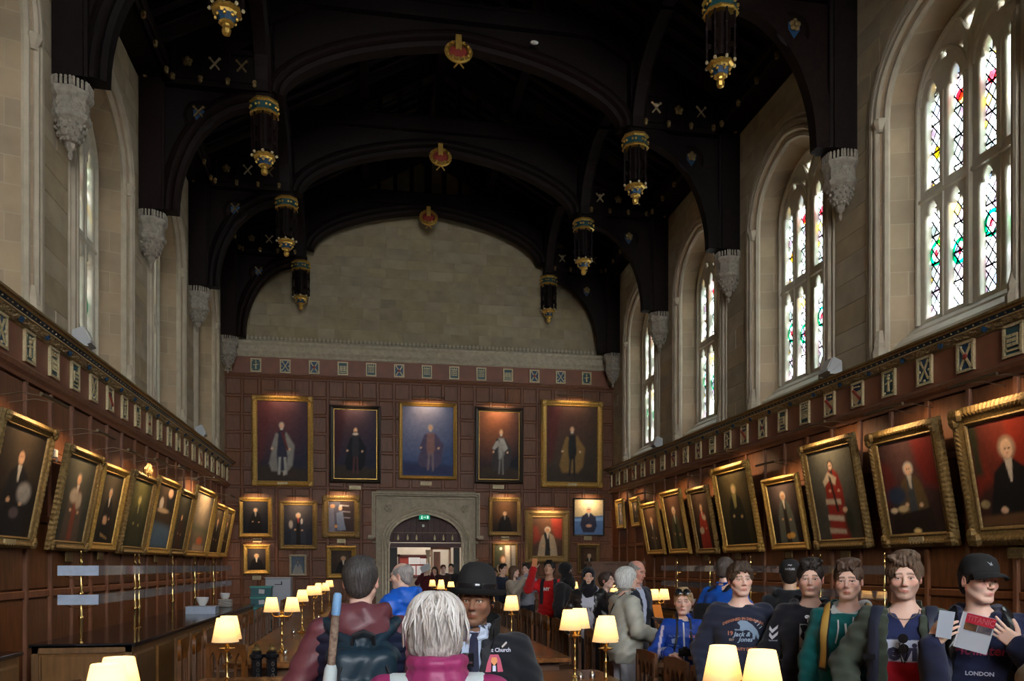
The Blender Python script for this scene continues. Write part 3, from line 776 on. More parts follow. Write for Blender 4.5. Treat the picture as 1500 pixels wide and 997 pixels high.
# ================================================================== back wall (behind the camera, lets daylight in)
bw = MB()
for (x0, x1, z0, z1) in ((XL - .3, XC - 3.3, 0, 15), (XC + 3.3, XR + .3, 0, 15), (XC - 3.3, XC + 3.3, 0, 4.9), (XC - 3.3, XC + 3.3, 10.4, 15)):
    bw.box(((x0 + x1) / 2, YB - .15, (z0 + z1) / 2), (x1 - x0, .3, z1 - z0))
tag(bw.build('wall_back', 'stone'), kind='structure')
wb = MB()
for i in range(9): wb.box((XC - 3.3 + i * .825, YB - .15, 7.65), (.16, .2, 5.5))
for z in (4.98, 7.6, 10.3): wb.box((XC, YB - .15, z), (6.6, .2, .16))
wbo = wb.build('window_20', 'stone_tracery'); tag(wbo, kind='structure')
for i in range(8):
    g = MB(); g.box((0, YB - .2, XC - 2.8875 + i * .825 if False else 7.6), (.72, .004, 5.3))
    go = g.build('pane', 'clear_stained', wbo); go.location = (XC - 2.8875 + i * .825, 0, 0)
# ================================================================== roof
HALF = (XR - XL) / 2
def roofz(u): return 14.75 - abs(u) * (14.75 - 11.45) / HALF
mb = MB()
for s in (-1, 1):
    mb.add([(XC, YB - .3, 14.95), (XC + s * (HALF + .4), YB - .3, 11.45), (XC + s * (HALF + .4), YE + .3, 11.45), (XC, YE + .3, 14.95),
            (XC, YB - .3, 15.1), (XC + s * (HALF + .4), YB - .3, 11.6), (XC + s * (HALF + .4), YE + .3, 11.6), (XC, YE + .3, 15.1)],
           [(0, 1, 2, 3), (4, 5, 6, 7), (0, 1, 5, 4), (1, 2, 6, 5), (2, 3, 7, 6)])
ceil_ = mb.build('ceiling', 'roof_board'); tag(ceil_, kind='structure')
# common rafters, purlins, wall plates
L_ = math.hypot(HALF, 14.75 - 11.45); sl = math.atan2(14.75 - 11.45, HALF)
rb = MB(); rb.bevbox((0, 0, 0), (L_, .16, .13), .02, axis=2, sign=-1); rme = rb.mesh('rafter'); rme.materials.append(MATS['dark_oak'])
y = 6.2
while y < YE:
    if min(abs(y - t) for t in TRUSS) > .25:
        for s in (-1, 1):
            o = bpy.data.objects.new('rafter', rme); COL.objects.link(o); o.parent = ceil_
            o.location = (XC + s * HALF / 2, y, (14.75 + 11.45) / 2 + .04); o.rotation_euler = (0, s * sl, 0)
    y += .43
def long_beam(name, u, z, w, h, y0=YB, y1=YE, tilt=0):
    b = MB(); b.bevbox((0, 0, 0), (w, y1 - y0, h), .03, axis=2, sign=-1); o = b.build(name, 'dark_oak', ceil_)
    o.location = (XC + u, (y0 + y1) / 2, z); o.rotation_euler = (0, tilt, 0)
for s in (-1, 1):
    long_beam('purlin', s * 3.8, roofz(3.8) - .22, .26, .32); long_beam('purlin', s * 1.9, roofz(1.9) - .16, .22, .26)
    long_beam('wall_plate', s * (HALF - .22), 11.22, .55, .40); long_beam('wall_plate', s * (HALF - .48), 11.36, .16, .18); long_beam('wall_plate', s * (HALF - .55), 11.02, .06, .08)
long_beam('ridge_beam', 0, 14.45, .25, .3)
gb = MB()
gb.sphere((0, 0, 0), .05, 6, 5, (1, 1, .9)); gb.lathe([(.03, -.09), (.045, -.05), (.02, -.02)], (0, 0, 0), 6); gbm = gb.mesh('gilt_boss'); gbm.materials.append(MATS['old_gold'])
for s in (-1, 1):
    for i in range(5):
        for j, t in enumerate(TRUSS[3:]):
            y = t - 4.3 + .6 + i * .78
            if y < 8.5: continue
            o = bpy.data.objects.new('gilt_boss', gbm); COL.objects.link(o); o.parent = ceil_; o.location = (XC + s * (HALF - .60), y, 11.0)
# longitudinal arched braces from hammer posts up to the purlins
def arc(x0, z0, x1, z1, n=10, ex=2.0):
    """quarter curve starting vertical at (x0,z0) ending near horizontal at (x1,z1)"""
    out = []
    for i in range(n + 1):
        a = PI / 2 * i / n
        out.append((x0 + (x1 - x0) * (1 - math.cos(a) ** (2 / ex)), z0 + (z1 - z0) * math.sin(a) ** (2 / ex)))
    return out
b = MB(); sec = [(-.11, -.14), (.11, -.14), (.11, .10), (.05, .16), (-.05, .16), (-.11, .10)]
b.sweep([(0, y, z) for y, z in arc(.14, 10.95, 1.95, 12.35)], sec, up=(1, 0, 0)); lb = b.mesh('arch_brace'); lb.materials.append(MATS['dark_oak'])
for t in TRUSS[2:]:
    for s in (-1, 1):
        for d in (-1, 1):
            if t > 25 and d > 0: continue
            o = bpy.data.objects.new('arch_brace', lb); COL.objects.link(o); o.parent = ceil_; o.location = (XC + s * 3.8, t, 0); o.scale = (1, d, 1)

# ---------------- trusses
def badge(mb, x, y, z, kind, r=.12):
    def bar(a, L=2.2, t=.028): mb.box((x, y - .02, z), (L * r, .03, t), rot=(0, R(a), 0))
    if kind in (0, 1):
        bar(50); bar(-50)
        for s in (-1, 1): mb.sphere((x + s * r * .75, y - .02, z + r * .85), .03, 6, 4, (1, .5, 1))
        if kind == 0: mb.sphere((x, y - .03, z + r * .5), .05, 6, 4, (1.3, .5, .8))
    else:
        for i in range(5): mb.sphere((x + .06 * math.cos(i * 1.257 + .3), y - .02, z + .06 * math.sin(i * 1.257 + .3)), .045, 6, 4, (1, .5, 1))
        mb.sphere((x, y - .04, z), .035, 6, 4)
def make_truss():
    root = empty('roof_truss', (XC, 0, 0))
    q = math.sqrt
    for s in (-1, 1):
        m = MB(); m.box((s * (HALF - .22), 0, 9.95), (.40, .42, 2.85))
        for dx in (-.12, 0, .12): m.tube([(s * (HALF - .42), dx, 8.55), (s * (HALF - .42), dx, 11.2)], .05, 6)
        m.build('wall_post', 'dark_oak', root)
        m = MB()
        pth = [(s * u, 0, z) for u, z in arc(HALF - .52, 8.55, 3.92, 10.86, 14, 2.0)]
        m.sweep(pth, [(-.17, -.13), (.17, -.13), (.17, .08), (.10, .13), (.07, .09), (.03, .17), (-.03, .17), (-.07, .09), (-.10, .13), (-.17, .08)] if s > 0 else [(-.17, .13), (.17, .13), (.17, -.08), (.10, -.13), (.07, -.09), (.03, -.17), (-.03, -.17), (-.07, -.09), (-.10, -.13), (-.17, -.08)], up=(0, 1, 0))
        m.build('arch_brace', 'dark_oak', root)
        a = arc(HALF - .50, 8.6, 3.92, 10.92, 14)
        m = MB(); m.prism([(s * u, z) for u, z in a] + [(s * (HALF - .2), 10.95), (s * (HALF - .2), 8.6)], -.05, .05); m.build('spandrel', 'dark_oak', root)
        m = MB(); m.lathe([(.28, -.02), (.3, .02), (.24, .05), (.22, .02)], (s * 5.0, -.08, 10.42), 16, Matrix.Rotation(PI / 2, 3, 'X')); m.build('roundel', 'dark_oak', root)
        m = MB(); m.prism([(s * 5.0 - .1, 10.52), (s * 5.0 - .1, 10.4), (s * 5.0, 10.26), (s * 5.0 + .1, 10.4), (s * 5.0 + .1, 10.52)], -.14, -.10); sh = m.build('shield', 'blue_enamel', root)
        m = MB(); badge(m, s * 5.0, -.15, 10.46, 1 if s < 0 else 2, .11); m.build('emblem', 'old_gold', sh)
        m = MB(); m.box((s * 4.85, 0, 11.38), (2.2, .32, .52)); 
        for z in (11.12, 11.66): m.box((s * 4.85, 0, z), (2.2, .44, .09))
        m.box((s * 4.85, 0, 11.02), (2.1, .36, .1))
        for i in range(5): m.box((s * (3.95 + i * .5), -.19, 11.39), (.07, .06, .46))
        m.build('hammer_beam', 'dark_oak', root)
        for i in range(4):
            m = MB(); badge(m, s * (4.2 + i * .5), -.17, 11.40, [0, 2, 1, 1][i] if s > 0 else [1, 1, 2, 0][i], .12); m.build('badge', ['pale_gold', 'old_gold'][i % 2 if s > 0 else (i + 1) % 2], root)
        for i in range(5):
            o = bpy.data.objects.new('gilt_boss', gbm); COL.objects.link(o); o.parent = root; o.location = (s * (3.95 + i * .5), -.25, 11.08)
        m = MB(); m.box((s * 3.8, 0, 11.7), (.30, .34, 1.9)); m.build('hammer_post', 'dark_oak', root)
        # pendant
        p = MB(); p.lathe([(.13, 9.9), (.15, 10.0), (.17, 10.6), (.19, 10.85), (.2, 11.0)], (s * 3.8, 0, 0), 8, ph=PI / 8)
        for i in range(8):
            a_ = 2 * PI * i / 8; cx, cy = s * 3.8 + .235 * math.cos(a_), .235 * math.sin(a_)
            p.lathe([(.012, 9.80), (.026, 9.86), (.018, 9.95), (.03, 10.0), (.018, 10.08), (.022, 10.3), (.034, 10.34), (.02, 10.4), (.022, 10.6)], (cx, cy, 0), 5)
            p.box((s * 3.8 + .18 * math.cos(a_), .18 * math.sin(a_), 10.42), (.12, .02, .2), rot=(0, 0, a_)); p.box((s * 3.8 + .18 * math.cos(a_), .18 * math.sin(a_), 10.06), (.12, .02, .08), rot=(0, 0, a_))
        pe = p.build('pendant', 'dark_oak', root)
        p = MB(); p.lathe([(.26, 10.56), (.29, 10.58), (.27, 10.62)], (s * 3.8, 0, 0), 8, ph=PI / 8); p.lathe([(.27, 10.76), (.30, 10.79), (.28, 10.84), (.2, 10.85)], (s * 3.8, 0, 0), 8, ph=PI / 8)
        for i in range(8):
            a_ = 2 * PI * (i + .5) / 8 - PI / 8
            for k in (-.07, .07): p.sphere((s * 3.8 + .262 * math.cos(a_) - k * math.sin(a_), .262 * math.sin(a_) + k * math.cos(a_), 10.69), .028, 6, 4)
        p.build('gilt_crown', 'gold', pe)
        p = MB(); p.lathe([(.24, 10.58), (.265, 10.62), (.265, 10.78), (.2, 10.80)], (s * 3.8, 0, 0), 8, ph=PI / 8); p.build('crown_band', 'green_enamel', pe)
        p = MB()
        for i in range(8):
            a_ = 2 * PI * i / 8; p.sphere((s * 3.8 + .235 * math.cos(a_), .235 * math.sin(a_), 9.80), .03, 6, 5)
        tag(p.build('gilt_studs', 'pale_gold', pe), kind='stuff')
        p = MB(); p.lathe([(.12, 9.84), (.215, 9.80), (.215, 9.76), (.17, 9.74), (.15, 9.70)], (s * 3.8, 0, 0), 8, ph=PI / 8, cap=False); p.lathe([(.10, 9.62), (.115, 9.6), (.09, 9.58)], (s * 3.8, 0, 0), 8)
        p.lathe([(.02, 9.42), (.055, 9.44), (.07, 9.50), (.05, 9.55), (.06, 9.58)], (s * 3.8, 0, 0), 8)
        for i in range(8): a_ = 2 * PI * i / 8; p.sphere((s * 3.8 + .15 * math.cos(a_), .15 * math.sin(a_), 9.67), .028, 6, 4)
        p.build('gilt_ring', 'gold', pe)
        p = MB(); p.lathe([(.15, 9.77), (.15, 9.70), (.09, 9.60)], (s * 3.8, 0, 0), 8, cap=True); p.build('enamel_cone', 'blue_enamel', pe)
        # principal rafter
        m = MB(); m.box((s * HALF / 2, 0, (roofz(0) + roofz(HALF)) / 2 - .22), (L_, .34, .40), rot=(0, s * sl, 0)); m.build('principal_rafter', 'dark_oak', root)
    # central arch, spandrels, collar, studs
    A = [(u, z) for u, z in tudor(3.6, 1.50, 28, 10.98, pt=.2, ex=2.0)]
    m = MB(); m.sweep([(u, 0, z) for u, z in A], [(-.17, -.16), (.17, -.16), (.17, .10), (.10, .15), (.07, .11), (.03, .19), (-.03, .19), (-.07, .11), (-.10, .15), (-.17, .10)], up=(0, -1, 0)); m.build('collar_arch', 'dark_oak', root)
    m = MB()
    B = [(u, z + .1) for u, z in A]
    n = len(B); m.add([(u, y, z) for y in (-.05, .05) for u, z in B] + [(u, y, 12.85) for y in (-.05, .05) for u, z in B],
        [(i, i + 1, 2 * n + i + 1, 2 * n + i) for i in range(n - 1)] + [(n + i, n + i + 1, 3 * n + i + 1, 3 * n + i) for i in range(n - 1)]); m.build('spandrel', 'dark_oak', root)
    m = MB(); m.box((0, 0, 12.95), (7.3, .34, .26)); m.box((0, 0, 13.1), (7.2, .42, .06)); m.box((0, 0, 12.80), (7.3, .40, .06)); m.build('collar_beam', 'dark_oak', root)
    for i in range(-5, 6):
        u = i * .5; m = MB(); m.box((u, 0, (13.1 + roofz(u) - .3) / 2), (.12 if i else .22, .2, max(.1, roofz(u) - .3 - 13.1))); m.build('stud', 'dark_oak', root)
    # centre boss: gilt garter with shield
    m = MB(); m.lathe([(.20, -.02), (.27, -.02), (.29, .02), (.27, .05), (.20, .05)], (0, 0, 0), 18, Matrix.Rotation(R(72), 3, 'X'), cap=False)
    for i in range(12): a_ = i * PI / 6; m.sphere(Matrix.Rotation(R(72), 3, 'X') @ Vector((.235 * math.cos(a_), .235 * math.sin(a_), .055)), .03, 5, 4)
    cb = m.build('centre_boss', 'gold', root, loc=(0, -.28, 12.06)); 
    m = MB(); m.lathe([(.2, 0), (.16, .04), (.02, .07)], (0, 0, 0), 12, Matrix.Rotation(R(72), 3, 'X')); m.build('enamel', 'red_enamel', cb)
    m = MB(); badge(m, 0, -.06, -.24, 0, .14); m.sphere((0, -.06, -.16), .07, 8, 5, (1.2, .6, .7)); m.box((0, 0, .08), (.12, .12, .5)); m.build('crossed_keys', 'gold', cb)
    return root
pos = ['nearest the camera, its pendants cut by the top edge', 'second in view, over the middle of the hall', 'third in view, beyond the middle of the hall', 'against the stone end wall']
tr0 = make_truss(); tr0.location.y = TRUSS[4]
tag(tr0, 'dark oak hammerbeam roof truss ' + pos[0], 'roof truss', 'hammerbeam trusses of the roof')
for i, y in enumerate(TRUSS):
    if i == 4: continue
    lab = 'dark oak hammerbeam roof truss ' + (pos[i - 4] if i > 4 else 'above the camera, ' + ['behind the high table', 'at the back of the hall', 'directly overhead', 'just in front of the camera'][i])
    c_ = copy_tree(tr0, loc=(XC, y, 0), label=lab)
    if y > 25:
        for ch in c_.children:
            if ch.name.split('.')[0] in ('collar_arch', 'centre_boss', 'spandrel') and ('collar' in ch.name or 'centre' in ch.name or max(v.co.z for v in ch.data.vertices) > 12): ch.location.z += .27

# ---------------- carved stone corbels under the wall posts
def make_corbel():
    root = empty('stone_corbel', (0, 0, 0)); ph = PI / 8
    m = MB(); m.lathe([(.02, 7.50), (.05, 7.56), (.03, 7.62), (.09, 7.66), (.10, 7.72), (.07, 7.74)], (0, 0, 0), 8, ph=ph); m.build('drop', 'stone_corbel', root)
    m = MB(); m.lathe([(.09, 7.72), (.20, 7.80), (.25, 7.92), (.27, 8.0)], (0, 0, 0), 8, ph=ph)
    rg = random.Random(2)
    for j in range(4):
        for i in range(12):
            a = 2 * PI * i / 12 + j * .26; r = [.15, .21, .25, .27][j]; m.sphere((r * math.cos(a), r * math.sin(a), 7.76 + j * .07), .038, 5, 4, (1, 1, .8))
    m.build('foliage_carving', 'stone_corbel', root)
    m = MB(); m.lathe([(.27, 7.98), (.36, 8.03), (.38, 8.07), (.38, 8.10), (.33, 8.12), (.33, 8.30), (.38, 8.34), (.41, 8.38), (.41, 8.42), (.36, 8.44)], (0, 0, 0), 8, ph=ph); m.build('capital', 'stone_corbel', root)
    m = MB()
    for i in range(8):
        a = 2 * PI * (i + .5) / 8 + ph
        for k in (-.075, .075): 
            c_ = Vector((.305 * math.cos(a) - k * math.sin(a), .305 * math.sin(a) + k * math.cos(a), 8.21))
            for t in (45, -45): m.box(c_, (.02, .14, .022), M=Matrix.Rotation(a, 3, 'Z') @ Matrix.Rotation(R(t), 3, 'X'))
        for k in (-.12, -.04, .04, .12):
            m.box((.36 * math.cos(a) - k * math.sin(a), .36 * math.sin(a) + k * math.cos(a), 8.47), (.03, .045, .08), rot=(0, 0, a))
            m.sphere((.36 * math.cos(a) - k * math.sin(a), .36 * math.sin(a) + k * math.cos(a), 8.53), .03, 5, 4)
    tag(m.build('cresting', 'stone_corbel', root), kind='stuff')
    for ch in root.children:
        ch.data.transform(Matrix.Diagonal((.74, .74, 1, 1)))
    return root
c0 = make_corbel(); nm = {12.4: 'nearest in view', 16.7: 'second in view', 21.0: 'third in view', 25.3: 'in the far corner'}
first = True
for y in TRUSS[3:]:
    for s, w in ((-1, 'left'), (1, 'right')):
        lab = 'carved octagonal stone corbel on the %s wall, %s' % (w, nm.get(y, 'out of view beside the camera'))
        loc = (XC + s * (HALF - .19), y, -.06)
        if first: c0.location = loc; c0.parent = wl; first = False
        else: copy_tree(c0, parent=(wl if s < 0 else wr), loc=loc)
# small white spotlights / cameras on the collar and ledges
def floodlight(x, y, z, rz, lab):
    m = MB(); m.box((0, 0, .14), (.34, .16, .26), rot=(R(-25), 0, 0)); m.prism([(-.1, .0), (.12, .0), (.12, .2)], -.19, -.165, axis=0); m.prism([(-.1, .0), (.12, .0), (.12, .2)], .165, .19, axis=0)
    o = m.build('floodlight', 'grey_housing'); o.location = (x, y, z); o.rotation_euler = (0, 0, rz)
    m2 = MB(); m2.box((0, -.0, .155), (.28, .17, .2), rot=(R(-25), 0, 0)); m2.build('lens', 'white_plaster', o); m3 = MB(); m3.box((0, .05, .02), (.1, .1, .04)); m3.build('foot', 'grey_housing', o)
    tag(o, lab, 'floodlight', 'floodlights on the cornice ledges')
floodlight(XL + .2, 12.95, 4.94, R(95), 'white floodlight on the left cornice ledge beside the nearest window pier')
floodlight(XL + .2, 21.4, 4.94, R(95), 'white floodlight on the left cornice ledge, far one near the last window')
floodlight(XR - .2, 12.7, 4.94, R(-95), 'white floodlight on the right cornice ledge below the nearest corbel')
floodlight(XR - .2, 21.2, 4.94, R(-95), 'white floodlight on the right cornice ledge, far one by the third corbel')
m = MB(); m.sphere((0, 0, 0), .06, 8, 5, (1.6, 1, .5)); o = m.build('roof_sensor', 'white_plaster', loc=(XC + 1.55, 16.4, 12.42)); tag(o, 'small white sensor fixed under the middle roof truss right of the gilt boss', 'sensor')
# ================================================================== paintings
def paint(w, h, spec, res=46):
    """a little oil painting: grid mesh with colours, plane XZ facing -Y, size w x h"""
    nx = res; nz = max(8, int(res * h / w)); U, V = np.meshgrid(np.linspace(0, 1, nx + 1), np.linspace(0, 1, nz + 1))
    img = np.zeros((nz + 1, nx + 1, 3)); img[:] = spec['bg']
    rg = np.random.RandomState(spec.get('seed', 1))
    asp = h / w
    def blob(cx, cy, rx, ry, col, soft=.25, op=1.0, rot=0):
        dx, dy = (U - cx), (V - cy) * asp
        if rot: c, s = math.cos(rot), math.sin(rot); dx, dy = dx * c + dy * s, -dx * s + dy * c
        d = np.sqrt((dx / rx) ** 2 + (dy / (ry * asp)) ** 2)
        a = np.clip((1 + soft - d) / (2 * soft), 0, 1)[..., None] * op
        img[:] = img * (1 - a) + np.array(col) * a
    def poly(pts, col, soft=.012, op=1.0):
        d = np.full(U.shape, 9.0); ins = np.zeros(U.shape, bool); n = len(pts)
        for i in range(n):
            x0, y0 = pts[i]; x1, y1 = pts[(i + 1) % n]; y0 *= asp; y1 *= asp; Y = V * asp
            ex, ey = x1 - x0, y1 - y0; t = np.clip(((U - x0) * ex + (Y - y0) * ey) / (ex * ex + ey * ey + 1e-9), 0, 1)
            d = np.minimum(d, np.hypot(U - x0 - t * ex, Y - y0 - t * ey))
            c = ((y0 > Y) != (y1 > Y)) & (U < (x1 - x0) * (Y - y0) / (y1 - y0 + 1e-12) + x0); ins ^= c
        sd = np.where(ins, -d, d); a = np.clip(.5 - sd / (2 * soft), 0, 1)[..., None] * op
        img[:] = img * (1 - a) + np.array(col) * a
    for sh in spec['shapes']:
        if sh[0] == 'b': blob(*sh[1:])
        else: poly(*sh[1:])
    # brushwork
    no = rg.rand(nz // 3 + 2, nx // 3 + 2); ii = (np.arange(nz + 1) // 3); jj = (np.arange(nx + 1) // 3)
    img *= (0.86 + .28 * (no[ii][:, jj] * .6 + rg.rand(nz + 1, nx + 1) * .4))[..., None]
    vs = np.zeros(((nx + 1) * (nz + 1), 3)); vs[:, 0] = ((U - .5) * w).ravel(); vs[:, 2] = ((V - .5) * h).ravel()
    idx = np.arange((nx + 1) * (nz + 1)).reshape(nz + 1, nx + 1)
    f = np.stack([idx[:-1, :-1].ravel(), idx[:-1, 1:].ravel(), idx[1:, 1:].ravel(), idx[1:, :-1].ravel()], 1)
    me = bpy.data.meshes.new('canvas'); me.from_pydata(vs.tolist(), [], f.tolist()); set_cols(me, np.clip(img, 0, 1).reshape(-1, 3))
    me.materials.append(MATS['oil_paint']); return me
attr_mat('oil_paint', rough=.6, bump=.15, bscale=90, spec=.18)
LAMPN = []
SK = (.62, .36, .20); SKP = (.75, .50, .33)
def full(coat, robe, bg, glow, hair, face=(.75, .46, .28), x=.5, extra=(), legs=(.55, .5, .42), lean=0, seed=1, red=None, hat=None, fl=(.05, .035, .025)):
    """full-length figure"""
    s = [('b', .3, .8, .5, .35, glow, .9, .8)]
    if red: s += [('p', [(0, 1), (.28, 1), (.2, .6), (.12, .3), (0, .2)], red, .05, .8)]
    s += [('p', [(0, 0), (1, 0), (1, .14), (0, .2)], fl, .05), ('b', x - .02, .15, .26, .05, fl, .5)]
    s += [('p', [(x - .10, .60), (x + .10, .61), (x + .26, .45), (x + .22, .2), (x + .12, .12), (x - .20, .12), (x - .25, .22), (x - .17, .45)], robe, .02)]
    s += [('p', [(x - .07, .62), (x + .07, .62), (x + .09, .38), (x + .05, .30), (x - .06, .30), (x - .08, .4)], coat, .012)]
    s += [('p', [(x - .05, .32), (x - .005, .32), (x - .03, .08), (x - .07, .08)], legs, .01), ('p', [(x + .02, .32), (x + .06, .32), (x + .07, .07), (x + .03, .07)], legs, .01)]
    s += [('p', [(x - .12, .60), (x - .06, .58), (x - .14, .42), (x - .22, .40)], robe, .01), ('b', x - .19, .405, .025, .016, face), ('b', x + .16, .4, .025, .016, face)]
    s += [('b', x, .70, .052, .042, hair), ('b', x, .695, .037, .036, face), ('b', x, .655, .03, .014, (.6, .55, .45))] + list(extra)
    return dict(bg=bg, shapes=s, seed=seed)
def half(coat, bg, glow, hair, face=SK, x=.5, y=.68, k=1.0, seed=1, collar=(.6, .55, .45), robe=None, hands=True, red=None, extra=(), wig=False):
    """half-length or seated figure"""
    hr = .085 * k
    s = [('b', x, y + .02, .36, .28, glow, .9, .9)]
    if red: s += [('p', [(.62, 1), (1, 1), (1, .45), (.75, .5), (.66, .7)], red, .06, .85), ('p', [(0, .8), (.15, .75), (.3, .45), (0, .3)], red, .06, .6)]
    s += [('p', [(x - .05, y - .07 * k), (x + .06, y - .07 * k), (x + .22 * k, y - .16 * k), (x + .31 * k, y - .42 * k), (x + .36 * k, -.02), (x - .36 * k, -.02), (x - .3 * k, y - .40 * k), (x - .2 * k, y - .16 * k)], robe or coat, .02)]
    if robe: s += [('p', [(x - .05, y - .08 * k), (x + .05, y - .08 * k), (x + .1 * k, 0), (x - .1 * k, 0)], coat, .015)]
    s += [('p', [(x - .05 * k, y - .07 * k), (x + .05 * k, y - .07 * k), (x + .018, y - .24 * k), (x - .012, y - .24 * k)], collar, .008)]
    if hands: s += [('b', x - .14 * k, y - .44 * k, .045 * k, .025 * k, face), ('b', x + .17 * k, y - .46 * k, .045 * k, .025 * k, face)]
    s += [('b', x, y + .012, hr * 1.22, hr * .95, hair), ('b', x - .004, y - .002, hr * .86, hr * .83, face, .12), ('b', x - .02, y + .005, hr * .16, hr * .07, (.12, .06, .04)), ('b', x + .028 * k, y + .005, hr * .16, hr * .07, (.12, .06, .04)), ('b', x + .0, y - .035 * k, hr * .26, hr * .06, (.4, .12, .08)), ('b', x + .002, y - .012, hr * .1, hr * .22, tuple(c * 1.15 for c in face))]
    if wig: s += [('b', x - hr * .95, y - .03, hr * .38, hr * .8, hair), ('b', x + hr * .95, y - .03, hr * .38, hr * .8, hair)]
    s += list(extra)
    return dict(bg=bg, shapes=s, seed=seed)
def frame_mesh(w, h, fw, dp, ornate, two=False):
    """moulded picture frame, outer size w x h, centred, facing -Y, back at y=0"""
    prof_ = [(0, 0), (0, dp * .55), (fw * .12, dp * .8), (fw * .3, dp), (fw * .42, dp * .92), (fw * .55, dp * .7), (fw * .78, dp * .5), (fw * .86, dp * .62), (fw * .94, dp * .5), (fw, dp * .25)]
    mb = MB(); seg = 1 if not ornate else 14
    rings = []
    for j, (o, d) in enumerate(prof_):
        hw, hh = w / 2 - o, h / 2 - o; pts = []
        for (a, b) in (((-hw, -hh), (hw, -hh)), ((hw, -hh), (hw, hh)), ((hw, hh), (-hw, hh)), ((-hw, hh), (-hw, -hh))):
            n = seg if not ornate else max(6, int(math.dist(a, b) / .06))
            nn = [(a[0] + (b[0] - a[0]) * i / n, a[1] + (b[1] - a[1]) * i / n, i) for i in range(n)]
            for (x, z, i) in nn:
                dd = d
                if ornate and j in (2, 3, 4): dd += dp * .22 * (1 if i % 2 else -1)
                if ornate and j in (0, 1): e = (1 + (.012 if i % 2 else -.004) / max(.3, abs(hw))); x, z = x * e, z * e
                pts.append((x, -dd, z))
        rings.append(pts)
    n = len(rings[0]); cnts = [len(r) for r in rings]; n = min(cnts)
    if len(set(cnts)) != 1:      # same count on every ring
        rings = []
        segs = [max(6, int(w / .035)), max(6, int(h / .035))]
        for j, (o, d) in enumerate(prof_):
            hw, hh = w / 2 - o, h / 2 - o; pts = []
            for q, (a, b) in enumerate((((-hw, -hh), (hw, -hh)), ((hw, -hh), (hw, hh)), ((hw, hh), (-hw, hh)), ((-hw, hh), (-hw, -hh)))):
                n = segs[q % 2]
                for i in range(n):
                    x, z = a[0] + (b[0] - a[0]) * i / n, a[1] + (b[1] - a[1]) * i / n; dd = d
                    if j in (2, 3, 4): dd += dp * .045 * (1 if i % 2 else -1)
                    if j in (0, 1): e = 1 + (.006 if i % 2 else -.002) / max(.4, hw); x, z = x * e, z * e
                    pts.append((x, -dd, z))
            rings.append(pts)
        n = len(rings[0])
    mb.add([p for r in rings for p in r], [(j * n + i, j * n + (i + 1) % n, (j + 1) * n + (i + 1) % n, (j + 1) * n + i) for j in range(len(rings) - 1) for i in range(n)])
    mb.box((0, -.004, 0), (w - fw, .008, h - fw))
    if ornate:
        for (sx, sz) in ((-1, -1), (1, -1), (1, 1), (-1, 1)):
            for k in range(3): mb.sphere((sx * (w / 2 - fw * (.35 + .3 * (k == 1))), -dp * .95, sz * (h / 2 - fw * (.35 + .3 * (k == 2)))), fw * .38, 6, 4, (1, .6, 1))
    return mb.mesh('frame')
def painting(loc, rz, tilt, w, h, fw, spec, fmat, label, group, ornate=False, light=True, plate=None, inner=None, dp=.09, lum=1.0, crest=False, lamp_dz=.22):
    root = bpy.data.objects.new('painting', None); COL.objects.link(root); root.location = loc
    root.rotation_euler = Euler((tilt, 0, rz), 'XYZ')
    tag(root, label, 'painting', group)
    obj('frame', frame_mesh(w, h, fw, dp, ornate), fmat, root, loc=(0, 0, h / 2))
    cv = paint(w - 2 * fw, h - 2 * fw, spec, 40 if w < 1.3 else 54); obj('canvas', cv, None, root, loc=(0, -dp * .25 - .006, h / 2))
    if inner:
        iw, ih = w - 2 * fw, h - 2 * fw; m = MB()
        for (x, z, a, b) in ((0, ih / 2 + .005, iw + .03, .02), (0, -ih / 2 - .005, iw + .03, .02), (iw / 2 + .005, 0, .02, ih), (-iw / 2 - .005, 0, .02, ih)): m.box((x, -dp * .3, h / 2 + z), (a, .02, b))
        m.build('slip', inner, root)
    if plate == 'on': m = MB(); m.box((0, -dp * .85, fw * .5), (min(.3, w * .3), .02, fw * .5)); m.build('name_plate', 'pale_gold', root)
    if crest:
        m = MB()
        for k in range(9): a = PI * k / 8; m.sphere((.16 * math.cos(a) * (1 + .3 * (k % 2)), -dp * .7, h + .02 + .13 * math.sin(a)), .06, 6, 4, (1, .6, 1))
        m.sphere((0, -dp * .8, h + .06), .1, 8, 5, (1, .5, 1)); m.build('crest', fmat, root)
    if light:
        R3 = Euler((tilt, 0, rz), 'XYZ').to_matrix(); top = Vector(loc) + R3 @ Vector((0, 0, h))
        fwd = Matrix.Rotation(rz, 3, 'Z') @ Vector((0, -1, 0)); sd = Matrix.Rotation(rz, 3, 'Z') @ Vector((1, 0, 0))
        pl = empty('picture_light', top + fwd * .30 + Vector((0, 0, lamp_dz)), rz, 'bronze picture light above ' + lamp_lab(label), 'lamp', 'picture lights')
        L = w * .55; m = MB(); m.tube([(-L / 2, 0, 0), (L / 2, 0, 0)], .022, 8); m.build('tube_shade', 'bronze', pl)
        back = .30 + (top - Vector(loc)).dot(fwd)
        m = MB()
        for s in (-.25, .25): m.tube([(s * L, 0, .0), (s * L, back * .5, .05), (s * L, back, .0)], .008, 5)
        m.build('arm', 'bronze', pl)
        ld = bpy.data.lights.new('picture_lamp', 'AREA'); ld.shape = 'RECTANGLE'; ld.size = L * .8; ld.size_y = .03; ld.energy = 3.2 * lum * w; ld.color = (1, .66, .36); ld.spread = R(130)
        lo = bpy.data.objects.new('picture_lamp', ld); COL.objects.link(lo); lo.parent = pl; lo.location = (0, 0, -.03)
        # aim down and back at the canvas
        lo.rotation_euler = (R(38), 0, 0)
    return root
